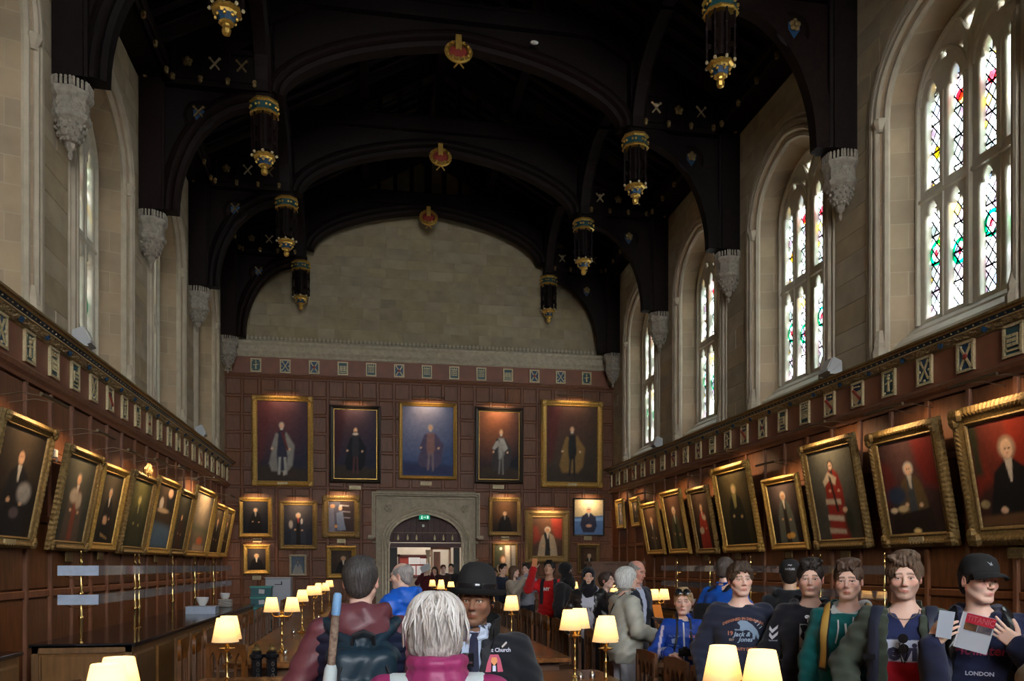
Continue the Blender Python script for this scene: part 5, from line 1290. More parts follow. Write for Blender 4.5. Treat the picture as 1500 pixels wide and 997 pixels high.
# cruets beside lamps
mat('silver', (.62, .60, .56), .2, metal=1)
b = MB(); b.lathe([(.022, 0), (.028, .02), (.024, .05), (.012, .062), (.004, .075)], (0, 0, 0), 10); cr = b.build('pepper_pot', 'silver', smooth=True); n = 0
for (x, y, lab) in ((-.93, 9.35, 'small silver pot in front of the wide-spread lamp'), (-1.1, 12.2, 'silver pot left of the second left-row lamp'), (-.9, 12.2, 'silver pot right of the second left-row lamp'), (-.95, 15.6, 'silver pot by the third left-row lamp'), (1.78, 6.85, 'silver pot right of the lamp at the middle table end'), (1.90, 6.9, 'second silver pot right of the lamp at the middle table end')):
    o = cr if n == 0 else cr.copy()
    if n: COL.objects.link(o)
    o.location = (x, y, TZ); tag(o, lab, 'pot', 'silver pots on the tables'); n += 1
# ---------------- barrier posts in the gap
for i, (x, y) in enumerate(((-1.09, 8.25), (-.95, 8.25))):
    r = empty('barrier_post', (x, y, 0), 0, 'black fluted barrier post with chain, %s of the pair at the left row end' % ('left' if i == 0 else 'right'), 'post', 'barrier posts')
    b = MB(); b.lathe([(.065, 0), (.065, .06), (.058, .08), (.05, .84), (.07, .86), (.07, .89), (.045, .90), (.05, .92)], (0, 0, 0), 8); b.build('post', 'black_gloss', r)
    b = MB(); b.lathe([(.03, .92), (.045, .935), (.03, .955), (.015, .965), (.025, .98), (.0, .995)], (0, 0, 0), 8); b.build('finial', 'old_gold', r)
    b = MB()
    for j in range(14): 
        M_ = Matrix.Rotation(PI / 2 * (j % 2), 3, 'Z') @ Matrix.Rotation(PI / 2, 3, 'X')
        b.add([Vector((.02, -.062, .80 - j * .028)) + M_ @ Vector((.012 * math.cos(a) * (1 + .25 * q), .018 * math.sin(a) * (1 + .25 * q), 0)) for q in (-1, 1) for a in [k_ * PI / 4 for k_ in range(8)]], [(k_, (k_ + 1) % 8, 8 + (k_ + 1) % 8, 8 + k_) for k_ in range(8)])
    b.build('chain', 'silver', r)
# ---------------- serving counters with glass guards
def guard_glass():
    m, nt, b = _nt('guard_glass'); N = nt.nodes; L = nt.links; N.remove(b)
    out = [n for n in N if n.type == 'OUTPUT_MATERIAL'][0]
    tr = N.new('ShaderNodeBsdfTransparent'); tr.inputs['Color'].default_value = (.86, .88, .88, 1)
    gl = N.new('ShaderNodeBsdfGlossy'); gl.inputs['Roughness'].default_value = .03; gl.inputs['Color'].default_value = (.9, .92, .95, 1)
    df = N.new('ShaderNodeBsdfDiffuse'); df.inputs['Color'].default_value = (.55, .62, .70, 1)
    m1 = N.new('ShaderNodeMixShader'); m1.inputs[0].default_value = .45; L.new(gl.outputs[0], m1.inputs[1]); L.new(df.outputs[0], m1.inputs[2])
    ms = N.new('ShaderNodeMixShader'); ms.inputs[0].default_value = .30; L.new(tr.outputs[0], ms.inputs[1]); L.new(m1.outputs[0], ms.inputs[2]); L.new(ms.outputs[0], out.inputs['Surface'])
    MATS['guard_glass'] = m
guard_glass()
mat('blue_grey', (.42, .50, .62), .3, var=.1, scale=20)  # end glass: its blue-grey reflection is put into this colour; tray box shares it
def counter(x0, x1, y0, y1, side, lab, z=.9):
    r = empty('serving_counter', ((x0 + x1) / 2, (y0 + y1) / 2, 0), 0, lab, 'counter'); w, L = x1 - x0, y1 - y0
    b = MB(); b.box((0, 0, .44), (w - .06, L - .06, .88)); b.build('carcass', 'counter_wood', r)
    b = MB(); b.bevbox((0, 0, z - .02), (w, L, .04), .008, axis=2, sign=1); b.build('worktop', 'black_gloss', r)
    pm_ = bev_mesh('panel', .78, .66, .03, .03, 'counter_wood'); n = int(L / .86)
    rz = R(90) if side < 0 else R(-90)
    for i in range(n):
        o = bpy.data.objects.new('panel', pm_); COL.objects.link(o); o.parent = r; o.rotation_euler = (0, 0, rz); o.location = ((w / 2 - .02) * (1 if side < 0 else -1), -L / 2 + L * (i + .5) / n, .46)
    o = obj('end_panel', bev_mesh('panel', w - .2, .66, .03, .03, 'counter_wood'), None, r); o.location = (0, -L / 2 + .02, .46)
    b = MB(); 
    for s in (-1, 1): b.box((s * (w / 2 - .06), -L / 2 + .015, .45), (.07, .03, .84))
    b.box((0, -L / 2 + .015, .84), (w - .06, .03, .08)); b.build('end_frame', 'counter_wood', r)
    b = MB(); b.box((0, 0, .04), (w - .02, L - .02, .08)); b.build('plinth', 'chair_wood', r)
    return r
def guard(x, ys, side, yend, lab, z=.9, endx=None):
    r = empty('glass_guard', (x, (ys[0] + ys[-1]) / 2, z), 0, lab, 'sneeze guard'); cy = (ys[0] + ys[-1]) / 2
    for y in ys:
        b = MB(); b.lathe([(.035, 0), (.035, .01), (.017, .02), (.018, .24), (.03, .26), (.03, .28), (.015, .30), (.015, .52), (.03, .535), (.03, .55), (.013, .57), (.012, .86), (.022, .88), (.012, .90), (.010, .95), (.02, .965), (.008, .985), (.004, 1.01)], (0, y - cy, 0), 8); b.build('brass_rod', 'brass', r, smooth=True)
    for zz in (.42, .74):
        b = MB(); b.box((-side * .17, (yend[0] + yend[1]) / 2 - cy, zz + .055), (.006, yend[1] - yend[0], .11)); b.build('glass_strip', 'guard_glass', r)
        for y in ys:
            b = MB(); b.tube([(-.17, y - cy, zz - .0), (-.1, y - cy, zz - .03), (0, y - cy, zz - .045), (.1, y - cy, zz - .03), (.17, y - cy, zz)], .004, 5); b.build('bracket', 'brass', r)
        if endx: b = MB(); b.box((.0, yend[0] - cy, zz + .055), (.42, .006, .11)); b.build('end_glass', 'blue_grey', r)
    return r
counter(-3.62, -2.55, 9.55, 19.0, -1, 'long oak serving counter with dark glossy top along the left wall')
counter(-4.30, -3.40, 5.0, 8.85, -1, 'oak sideboard against the left wall, cut by the left edge of the photo')
guard(-3.16, (9.75, 11.85, 12.05, 14.0, 15.7, 17.5), -1, (9.66, 18.6), 'glass guard on turned brass rods standing on the left serving counter', endx=True)
counter(5.9, 6.95, 9.0, 17.2, 1, 'long oak serving counter along the right wall behind the visitors')
guard(6.4, (9.4, 10.9, 11.1, 13.1, 14.8, 16.5), 1, (9.1, 17.0), 'glass guard on turned brass rods on the right serving counter')
mat('china', (.68, .68, .66), .25)
def lathe_thing(name, prof_, m, loc, lab, cat, grp=None, n=16):
    b = MB(); b.lathe(prof_, (0, 0, 0), n); o = b.build(name, m, loc=loc, smooth=True); return tag(o, lab, cat, grp)
bowl = [(.03, 0), (.035, .01), (.06, .05), (.07, .085), (.066, .085), (.055, .05), (.02, .02)]
b = MB(); b.box((0, 0, .06), (.5, .34, .12)); b.box((0, 0, .125), (.52, .36, .012)); o = b.build('tray_box', 'blue_grey', loc=(-2.95, 15.3, .9)); tag(o, 'low grey box on the left counter with a white bowl on it', 'box')
lathe_thing('china_bowl', [(r_ * 1.7, z_ * 1.8) for r_, z_ in bowl], 'china', (-2.95, 15.3, 1.035), 'white china bowl on the low grey box on left counter', 'bowl')
for i in range(6): lathe_thing('china_plate', [(.08, 0), (.15, .02), (.148, .026), (.07, .012)], 'china', (-2.95, 17.6, .9 + i * .026), 'white china plate, %s in the stack on the left counter' % ['lowest', 'second from bottom', 'third from bottom', 'third from top', 'second from top', 'topmost'][i], 'plate', 'stacked plates on the left counter')
lathe_thing('china_cup', [(.06, 0), (.09, .04), (.10, .12), (.094, .12), (.08, .04)], 'china', (-2.95, 17.6, 1.066), 'white china cup turned on top of the plate stack', 'cup')
for i, dx in enumerate((-.09, .12)): lathe_thing('china_bowl', [(r_ * 1.5, z_ * 1.6) for r_, z_ in bowl], 'china', (6.45 + dx * .3, 16.0 + dx * 2.2, .94 + .0), 'white china bowl on the right counter, ' + ('nearer' if i == 0 else 'farther'), 'bowl')
# tall oak cupboard, right far corner
r = empty('oak_cupboard', (5.75, 18.9, 0), 0, 'dark oak cupboard with arched pale panel beyond the right counter', 'cupboard')
b = MB(); b.box((0, 0, .9), (1.25, .5, 1.8)); b.build('body', 'chair_wood', r)
b = MB(); b.box((0, -.02, 1.82), (1.35, .6, .06)); b.build('cornice', 'chair_wood', r)
for s in (-1, 1):
    out = [(-.26, 0), (-.26, 1.2)] + tudor(.26, .2, 10, 1.2) + [(.26, 1.2), (.26, 0)]
    me = fill_mesh('door', [out], .012); me.transform(Matrix(((1, 0, 0, s * .3), (0, 0, 1, -.262), (0, 1, 0, .15), (0, 0, 0, 1)))); d_ = obj('door', me, 'counter_wood' if s < 0 else 'door_frame_wood', r)
    b = MB(); b.sphere((s * .08, -.29, .95), .015, 6, 4); b.build('knob', 'brass', d_)
# white cabinet and teal crates by the end wall
mat('appliance', (.36, .40, .46), .45); mat('teal_plastic', (.01, .10, .12), .5); mat('teal_rim', (.05, .30, .27), .5); mat('paper', (.60, .60, .62), .8)
r = empty('cold_cabinet', (-2.32, 21.8, 0), 0, 'pale grey box-shaped cabinet standing beyond the left table row', 'cabinet')
b = MB(); b.bevbox((0, 0, .72), (.62, .6, 1.40), .015); b.build('body', 'appliance', r)
b = MB(); b.box((0, 0, 1.435), (.64, .62, .03)); b.box((-.02, -.0, 1.452), (.02, .5, .006)); b.build('lid', 'grey_housing', r)
b = MB(); b.box((0, -.302, 1.27), (.16, .006, .02)); b.box((.09, -.302, 1.30), (.03, .006, .09)); b.build('badge', 'black_matt', r)
for i in range(5):
    r = empty('plastic_crate', (-2.55, 20.2, .02 + i * .25), 0, 'teal plastic crate, ' + ['bottom of the stack', 'second from bottom of the stack', 'middle of the stack', 'second from top with a white paper', 'top of the stack with a white paper'][i], 'crate', 'stacked teal crates')
    b = MB(); b.box((0, 0, .11), (.46, .38, .20)); b.build('tub', 'teal_plastic', r); b = MB(); b.box((0, 0, .225), (.50, .42, .04)); b.box((0, 0, .012), (.44, .36, .024)); b.build('rim', 'teal_rim', r)
    if i > 2: b = MB(); b.box((.02, -.194, .12), (.13, .006, .1), rot=(0, R(8 * (i - 3) - 4), 0)); b.build('paper', 'paper', r)
# notice board in the screens passage
r = empty('notice_board', (DX - .18, YE + 1.2, 1.45), 0, 'red notice board with white papers seen through the doorway', 'notice board')
r.location = (DX - .22, YE + 3.2, 1.72); 
b = MB()
for s in (-1, 1): b.box((s * .52, -.02, 0), (.07, .06, .86)); b.box((0, -.02, s * .38), (1.22, .06, .07))
b.build('frame', 'boards_dark', r)
b = MB(); b.box((0, 0, 0), (1.0, .03, .72)); b.build('felt', 'red_enamel', r)
for (x, z, w, h) in ((.02, .2, .40, .24), (-.30, -.14, .2, .3), (-.06, -.14, .24, .32), (.22, -.14, .24, .32), (.33, .18, .2, .2)):
    b = MB(); b.box((0, 0, 0), (w, .008, h)); b.cur = 1
    for j in range(4): b.box((0, -.005, h * .3 - j * h * .18), (w * .7, .002, .012))
    p_ = b.build('paper', ['paper', 'grey_housing'], r); p_.location = (x, -.03, z)
# ================================================================== people: distance fields meshed with surface nets
attr_mat('skin', rough=.48, bump=.06, bscale=160, spec=.35, sss=.12)
attr_mat('cloth', rough=.85, bump=.25, bscale=320, spec=.2, sheen=.15, var=.06)
attr_mat('nylon', rough=.45, bump=.12, bscale=60, spec=.4, var=.05)
attr_mat('leather', rough=.28, bump=.2, bscale=50, spec=.5)
attr_mat('hair', rough=.5, bump=.5, bscale=140, spec=.35, stretch=(1, 1, .12), var=.25)
attr_mat('eye', rough=.08, spec=.6)
def glines(lo, hi, foc, coarse):
    out = [lo]; x = lo
    while x < hi:
        h = coarse
        for (a, b, f) in foc:
            if a <= x <= b: h = min(h, f)
            elif x < a: h = min(h, max(f, (a - x) * .5 + f * .5))
            elif x > b: h = min(h, max(f, (x - b) * .5 + f))
        x += h; out.append(x)
    return np.array(out)
class Field:
    def __init__(s, lo, hi, foc, coarse):
        s.ax = [glines(lo[i], hi[i], [(f[0][i], f[1][i], f[2]) for f in foc], coarse) for i in range(3)]
        s.D = np.full([len(a) for a in s.ax], .5, np.float32)
    def sub(s, lo, hi):
        ix = [slice(max(0, np.searchsorted(a, l) - 2), min(len(a), np.searchsorted(a, h) + 2)) for a, l, h in zip(s.ax, lo, hi)]
        g = np.meshgrid(*[a[i] for a, i in zip(s.ax, ix)], indexing='ij', sparse=True)
        return tuple(ix), g
    def comb(s, ix, d, op, k):
        v = s.D[ix]; d = d.astype(np.float32)
        if op == 'u':
            if k > 0: h = np.clip(.5 + .5 * (d - v) / k, 0, 1); r = d * (1 - h) + v * h - k * h * (1 - h)
            else: r = np.minimum(v, d)
        else:
            if k > 0: h = np.clip(.5 - .5 * (v + d) / k, 0, 1); r = v * (1 - h) - d * h + k * h * (1 - h)
            else: r = np.maximum(v, -d)
        s.D[ix] = r
    def prim(s, p):
        t, op, k = p[0], p[1], p[2]; m = k + .03
        if t == 'cap':
            a, b, ra, rb = np.array(p[3], float), np.array(p[4], float), p[5], p[6]; R_ = max(ra, rb) + m
            ix, (X, Y, Z) = s.sub(np.minimum(a, b) - R_, np.maximum(a, b) + R_)
            ba = b - a; L2 = max(1e-9, (ba ** 2).sum())
            h = np.clip(((X - a[0]) * ba[0] + (Y - a[1]) * ba[1] + (Z - a[2]) * ba[2]) / L2, 0, 1)
            d = np.sqrt((X - a[0] - h * ba[0]) ** 2 + (Y - a[1] - h * ba[1]) ** 2 + (Z - a[2] - h * ba[2]) ** 2) - (ra + (rb - ra) * h)
        elif t in ('ell', 'box'):
            c, r, M = np.array(p[3], float), np.array(p[4], float), p[5]; R_ = (np.linalg.norm(r) if t == 'box' else r.max()) + m
            ix, (X, Y, Z) = s.sub(c - R_, c + R_); X, Y, Z = X - c[0], Y - c[1], Z - c[2]
            if M is not None: X, Y, Z = [M[0, i] * X + M[1, i] * Y + M[2, i] * Z for i in range(3)]
            if t == 'ell':
                k0 = np.sqrt((X / r[0]) ** 2 + (Y / r[1]) ** 2 + (Z / r[2]) ** 2); k1 = np.sqrt((X / r[0] ** 2) ** 2 + (Y / r[1] ** 2) ** 2 + (Z / r[2] ** 2) ** 2)
                d = k0 * (k0 - 1) / np.maximum(k1, 1e-6)
            else:
                rr = p[6]; qx, qy, qz = np.abs(X) - r[0] + rr, np.abs(Y) - r[1] + rr, np.abs(Z) - r[2] + rr
                d = np.sqrt(np.maximum(qx, 0) ** 2 + np.maximum(qy, 0) ** 2 + np.maximum(qz, 0) ** 2) + np.minimum(np.maximum(qx, np.maximum(qy, qz)), 0) - rr
        elif t == 'loft':
            K, infl, e = np.array(p[3], float), p[4], 2.35      # rows z, hw, hd, cx, cy
            R_ = max(K[:, 1].max(), K[:, 2].max()) + infl + m
            ix, (X, Y, Z) = s.sub((K[:, 3].min() - R_, K[:, 4].min() - R_, K[0, 0] - m), (K[:, 3].max() + R_, K[:, 4].max() + R_, K[-1, 0] + m))
            f = lambda j: np.interp(Z, K[:, 0], K[:, j])
            hw, hd = f(1) + infl, f(2) + infl
            q = ((np.abs(X - f(3)) / hw) ** e + (np.abs(Y - f(4)) / hd) ** e) ** (1 / e)
            d = (q - 1) * np.minimum(hw, hd); d = np.maximum(d, np.maximum(Z - K[-1, 0] - 0 * X, K[0, 0] - Z))
        elif t == 'fn':
            ix, (X, Y, Z) = s.sub(p[3], p[4]); d = p[5](X, Y, Z) + 0 * (X + Y + Z)
        s.comb(ix, d, op, k)
    def mesh(s, name, disp=None):
        D = s.D; xs = s.ax
        if disp is not None:
            X, Y, Z = np.meshgrid(*xs, indexing='ij', sparse=True); D = D + disp(X, Y, Z).astype(np.float32)
        D = D.copy()
        for ax in range(3):
            for e in (0, -1):
                sl = [slice(None)] * 3; sl[ax] = e; D[tuple(sl)] = np.maximum(D[tuple(sl)], .002)
        S = D < 0; c = np.zeros(tuple(n - 1 for n in D.shape), np.int8)
        for a in (0, 1):
            for b in (0, 1):
                for g in (0, 1): c += S[a:S.shape[0] - 1 + a, b:S.shape[1] - 1 + b, g:S.shape[2] - 1 + g]
        I = np.argwhere((c > 0) & (c < 8)); n = len(I)
        cid = np.full(c.shape, -1, np.int32); cid[I[:, 0], I[:, 1], I[:, 2]] = np.arange(n)
        acc = np.zeros((n, 3)); cnt = np.zeros(n)
        P = lambda o: np.stack([xs[q][I[:, q] + o[q]] for q in range(3)], 1)
        for ax in range(3):
            o1, o2 = [q for q in range(3) if q != ax]
            for a in (0, 1):
                for b in (0, 1):
                    o = [0, 0, 0]; o[o1] = a; o[o2] = b; e = list(o); e[ax] = 1
                    d0 = D[I[:, 0] + o[0], I[:, 1] + o[1], I[:, 2] + o[2]]; d1 = D[I[:, 0] + e[0], I[:, 1] + e[1], I[:, 2] + e[2]]
                    m = (d0 < 0) != (d1 < 0); t = np.where(m, d0 / np.where(m, d0 - d1, 1), 0)[:, None]
                    p0, p1 = P(o), P(e); acc += np.where(m[:, None], p0 + (p1 - p0) * t, 0); cnt += m
        V = acc / np.maximum(cnt, 1)[:, None]; F = []
        for ax in range(3):
            o1, o2 = (ax + 1) % 3, (ax + 2) % 3
            sl0 = [slice(None)] * 3; sl1 = [slice(None)] * 3; sl0[ax] = slice(0, -1); sl1[ax] = slice(1, None)
            diff = S[tuple(sl0)] != S[tuple(sl1)]; E = np.argwhere(diff)
            E = E[(E[:, o1] > 0) & (E[:, o2] > 0) & (E[:, o1] < c.shape[o1]) & (E[:, o2] < c.shape[o2])]
            ins = S[E[:, 0], E[:, 1], E[:, 2]]
            def cc(da, db):
                J = E.copy(); J[:, o1] -= da; J[:, o2] -= db; return cid[J[:, 0], J[:, 1], J[:, 2]]
            q = np.stack([cc(1, 1), cc(0, 1), cc(0, 0), cc(1, 0)], 1); q[~ins] = q[~ins][:, ::-1]; F.append(q)
        F = np.concatenate(F); F = F[(F >= 0).all(1)]
        me = bpy.data.meshes.new(name); me.vertices.add(len(V)); me.vertices.foreach_set('co', V.astype(np.float32).ravel())
        me.loops.add(4 * len(F)); me.loops.foreach_set('vertex_index', F.ravel().astype(np.int32))
        me.polygons.add(len(F)); me.polygons.foreach_set('loop_start', np.arange(0, 4 * len(F), 4, dtype=np.int32)); me.polygons.foreach_set('loop_total', np.full(len(F), 4, np.int32))
        me.update(calc_edges=True); me.polygons.foreach_set('use_smooth', [True] * len(F)); me.validate()
        return me, V, F
def rotm(yaw=0, pitch=0, roll=0):
    return np.array((Matrix.Rotation(yaw, 3, 'Z') @ Matrix.Rotation(pitch, 3, 'X') @ Matrix.Rotation(roll, 3, 'Y')))
def hand_prims(w, fwd, pn, side, curl=.35, sc=1.0, spread=.0, thumb=.5, curls=None):
    """wrist position, direction of the palm, palm normal (fingers curl towards it), side of the thumb"""
    w, f, n = np.array(w, float), np.array(fwd, float), np.array(pn, float); f /= np.linalg.norm(f); n -= f * (n @ f); n /= np.linalg.norm(n)
    sd = np.cross(f, n); sd = sd * (side if np.isscalar(side) else (1 if sd @ np.array(side, float) > 0 else -1)); P = []
    M = np.stack([sd, n, f], 1)
    P.append(('box', 'u', .012, w + f * .052 * sc, np.array((.040, .014, .047)) * sc, M, .013 * sc))
    P.append(('cap', 'u', .015, w - f * .01, w + f * .02 * sc, .026 * sc, .027 * sc))
    for i, (o, L, r) in enumerate(((.030, .074, .0088), (.0105, .083, .0090), (-.010, .077, .0086), (-.029, .060, .0078))):
        p = w + f * (.095 - (.006 if i == 3 else 0)) * sc + sd * o * sc; d = f + sd * (spread * (1.5 - i) * .5); d /= np.linalg.norm(d); c = curls[i] if curls else curl
        for j, q in enumerate((.45, .32, .23)):
            a = c * (1.0 if j else .8); d = d * math.cos(a) + n * math.sin(a) if j == 0 else (lambda e: e / np.linalg.norm(e))(d * math.cos(a) + (n - d * (n @ d)) / max(1e-6, np.linalg.norm(n - d * (n @ d))) * math.sin(a))
            p2 = p + d * L * q * sc; P.append(('cap', 'u', .002, p, p2, r * sc * (1 - .07 * j), r * sc * (.93 - .07 * j))); p = p2
    p = w + f * .028 * sc + sd * .030 * sc; d = f * .62 + sd * .62 + n * thumb * .5; d /= np.linalg.norm(d)
    for j, L in enumerate((.036, .030, .024)):
        p2 = p + d * L * sc; P.append(('cap', 'u', .006 if j == 0 else .002, p, p2, (.013 - .0015 * j) * sc, (.0115 - .0015 * j) * sc)); p = p2; d = d * .85 + f * .35 + n * .25 * thumb; d /= np.linalg.norm(d)
    return P
TORSO = [(.80, .12, .085, 0, .01), (.90, .165, .11, 0, .012), (1.0, .158, .105, 0, .005), (1.1, .142, .098, 0, 0), (1.2, .150, .105, 0, 0), (1.3, .168, .112, 0, .0), (1.38, .162, .098, 0, .008), (1.43, .125, .078, 0, .015), (1.48, .06, .058, 0, .018)]
SKIN_PALE, SKIN_MID, SKIN_BROWN, SKIN_DARK = (.72, .47, .37), (.58, .36, .24), (.20, .095, .055), (.10, .05, .035)
def person(label, pos, rz, H, lvl=1, skin=SKIN_PALE, head=(0, 0, 0), arms=None, tops=(), trousers=((.02, .022, .03), 1.0), shoes=(.02, .02, .02), hair=None, female=False, build=1.0, hands=None, beard=0, brow=(.08, .05, .03), lean=0, chest=None, age=0, headk=1.0, group=None, smile=0, skirt=None):
    s = H / 1.75; A = lambda p: np.array(p, float) * s
    root = empty('person', (pos[0], pos[1], 0), rz, label, 'person', group or 'visitors in the hall')
    fh, fhand, co = [(.0050, .0052, .028), (.0076, .0105, .034), (.0105, .016, .04)][lvl]
    HR = rotm(head[0], head[1], head[2]); hc = A((0, -.022 - lean, 1.635)); 
    HP = lambda q: hc + HR @ (np.array(q, float) * s * headk)
    a_ = arms or {}
    J = {}
    for sd, nm in ((-1, 'L'), (1, 'R')):          # L = image left when facing the camera
        J[nm] = [A((sd * .160 * build, .012 - lean * .8, 1.395)), A(a_.get('e' + nm, (sd * .215 * build, .03, 1.12))), A(a_.get('w' + nm, (sd * .235 * build, -.035, .88)))]
    T = [(z * s, hw * s * build * (.93 if female and z > 1.0 else 1), hd * s * (build if z < 1.25 else 1), 0, cy * s - (lean * s * max(0, (z - .95) / .5))) for z, hw, hd, cx, cy in TORSO]
    # ---- body: one continuous surface
    foc = [(hc - .135 * s, hc + .135 * s, fh * s)]
    hinfo = []
    for sd, nm in ((-1, 'L'), (1, 'R')):
        h = (hands or {}).get(nm)
        S_h, E_, W = J[nm]; f = (W - E_) / np.linalg.norm(W - E_)
        if h is None: h = dict(f=f * .7 + np.array((0, -.1, -.5)), n=np.array((-sd, .25, 0.)), side=(0, -1, 0), curl=.38); vis = False
        else: vis = h.get('vis', True)
        h = dict(h); h['w'] = W; hinfo.append(h)
        c_ = W + np.array(h['f'], float) / np.linalg.norm(h['f']) * .08 * s
        if vis and lvl < 2: foc.append((c_ - .11 * s, c_ + .11 * s, fhand * s))
        elif lvl == 0: foc.append((c_ - .08 * s, c_ + .08 * s, .016))
    pts = np.array([p for nm in J for p in J[nm]] + [h['w'] + np.array(h['f'], float) / np.linalg.norm(h['f']) * .2 * s for h in hinfo] + [A((-.25, -.2, 0)), A((.25, .16, 0)), hc + .16 * s, hc - .15 * s])
    F = Field(pts.min(0) - .08, pts.max(0) + .08, foc, co)
    F.prim(('loft', 'u', 0, [tuple(t) for t in T], -.004))
    for sd, nm in ((-1, 'L'), (1, 'R')):
        a, b, w = J[nm]
        F.prim(('cap', 'u', .04, a * np.array((.7, 1, 1.01)), a, .045 * s, .046 * s)); F.prim(('cap', 'u', .02, a, b, .048 * s * build, .038 * s * build)); F.prim(('cap', 'u', .01, b, w, .038 * s * build, .026 * s))
        hip, kn, an = A((sd * .088, .005, .88)), A((sd * .10, -.012, .49)), A((sd * .105, .02, .09))
        F.prim(('cap', 'u', .04, hip, kn, .082 * s, .052 * s)); F.prim(('cap', 'u', .02, kn, an, .052 * s, .036 * s)); F.prim(('cap', 'u', .02, an - A((0, 0, .045)), an + A((0, -.14, -.06)), .034 * s, .026 * s))
    for h in hinfo:
        for p in hand_prims(h['w'], h['f'], h['n'], h['side'], h.get('curl', .38), s * .97, h.get('spread', .05), h.get('thumb', .5), h.get('curls')): F.prim(p)
    F.prim(('cap', 'u', .035, A((0, .012 - lean * .9, 1.44)), HP((0, .012, -.075)), .058 * s * (.9 if female else 1), .052 * s * (.88 if female else 1)))
    q = s * headk; fm = .93 if female else 1.0
    def he(op, k, c, r, rot=None): F.prim(('ell', op, k * q, HP(c), np.array(r) * q, HR if rot is None else HR @ rot))
    def hcap(op, k, a, b, ra, rb): F.prim(('cap', op, k * q, HP(a), HP(b), ra * q, rb * q))
    he('u', .02, (0, .018, .03), (.076, .094, .086)); he('u', .03, (0, -.022, -.028), (.061 * fm, .066, .080))
    he('u', .022, (0, -.066, -.096), (.027 * fm, .021, .021))
    for sg in (-1, 1):
        hcap('u', .02, (sg * .052 * fm, .0, -.045), (sg * .024, -.057, -.093), .019, .016)
        he('u', .022, (sg * .044, -.052, -.022), (.021, .024, .020))
    hcap('u', .014, (-.036, -.077, .026), (.036, -.077, .026), .0105, .0105)
    for sg in (-1, 1): he('s', .012, (sg * .031, -.099, .003), (.0175, .018, .0125))
    hcap('u', .010, (0, -.082, .016), (0, -.106, -.026), .0065, .0098); he('u', .006, (0, -.108, -.031), (.0105, .0085, .0085))
    for sg in (-1, 1):
        he('u', .005, (sg * .0125, -.097, -.034), (.0075, .0095, .0068))
        if lvl == 0: he('s', .002, (sg * .006, -.104, -.0405), (.0032, .0045, .003))
    he('u', .014, (0, -.078, -.063), (.025, .013, .017))
    hcap('u', .004, (-.020, -.0835, -.0645), (0, -.0915, -.0590), .0030, .0043); hcap('u', .004, (.020, -.0835, -.0645), (0, -.0915, -.0590), .0030, .0043)
    hcap('u', .004, (-.017, -.0835, -.068), (0, -.0905, -.0712), .0030, .0046); hcap('u', .004, (.017, -.0835, -.068), (0, -.0905, -.0712), .0030, .0046)
    hcap('s', .002, (-.021, -.091, -.0645 + smile * .004), (0, -.0975, -.0648), .0015, .0022); hcap('s', .002, (.021, -.091, -.0645 + smile * .004), (0, -.0975, -.0648), .0015, .0022)
    he('s', .008, (0, -.089, -.083), (.018, .006, .004))
    for sg in (-1, 1):   # ears
        rt = rotm(sg * .35, .15, 0); he('u', .004, (sg * .079, .012, -.006), (.009, .019, .031), rt); he('s', .004, (sg * .087, .004, -.004), (.006, .010, .017), rt)
        he('u', .003, (sg * .031, -.0818, .0112), (.0168, .0078, .0052)); he('u', .003, (sg * .031, -.0805, -.0075), (.0155, .006, .0035))
    me, V, Fc = F.mesh('body')
    L = ((V - hc) @ HR) / q                       # head-frame coordinates
    col = np.tile(np.array(skin, float), (len(V), 1))
    def tint(mask, c, a): m = np.clip(mask, 0, 1)[:, None] * a; col[:] = col * (1 - m) + np.array(c) * m
    hd_ = (np.abs(L[:, 2]) < .13) & (np.hypot(L[:, 0], L[:, 1]) < .14)
    el = lambda cx, cz, rx, rz_: np.clip(1.5 - np.hypot((np.abs(L[:, 0]) - cx) / rx, (L[:, 2] - cz) / rz_), 0, 1) * hd_ * (L[:, 1] < -.03)
    red = (skin[0] * 1.05, skin[1] * .62, skin[2] * .6)
    tint(el(.042, -.022, .02, .016), red, .45); tint(el(0, -.034, .012, .01), red, .5); tint(((np.abs(L[:, 0]) > .07) & hd_) * 1.0, red, .45)
    lip = (skin[0] * .80, skin[1] * .42, skin[2] * .45); tint(np.clip(1.6 - np.hypot(L[:, 0] / .019, (L[:, 2] + .0648) / .0085), 0, 1) * (L[:, 1] < -.08) * hd_, lip, .85)
    tint(np.clip(1.4 - np.abs(L[:, 2] + .0648) / .0022, 0, 1) * (np.abs(L[:, 0]) < .019) * (L[:, 1] < -.08) * hd_, (skin[0] * .25, skin[1] * .12, skin[2] * .1), .8)
    bz = .0235 + .004 * np.sin(np.clip(np.abs(L[:, 0]) / .045, 0, 1) * PI) - .1 * np.maximum(0, np.abs(L[:, 0]) - .036)
    tint(np.clip(1.6 - np.abs(L[:, 2] - bz) / .0042, 0, 1) * (np.abs(L[:, 0]) > .011) * (np.abs(L[:, 0]) < .047) * (L[:, 1] < -.05) * hd_, brow, .85)
    lash = np.clip(1.3 - np.abs(np.hypot((np.abs(L[:, 0]) - .031) / .0155, (L[:, 2] - .0035) / .0075) - 1) / .28, 0, 1) * (L[:, 1] < -.05) * hd_
    tint(lash * (L[:, 2] > .002), (skin[0] * .22, skin[1] * .15, skin[2] * .12), .75); tint(lash * (L[:, 2] <= .002), (skin[0] * .6, skin[1] * .42, skin[2] * .4), .5)
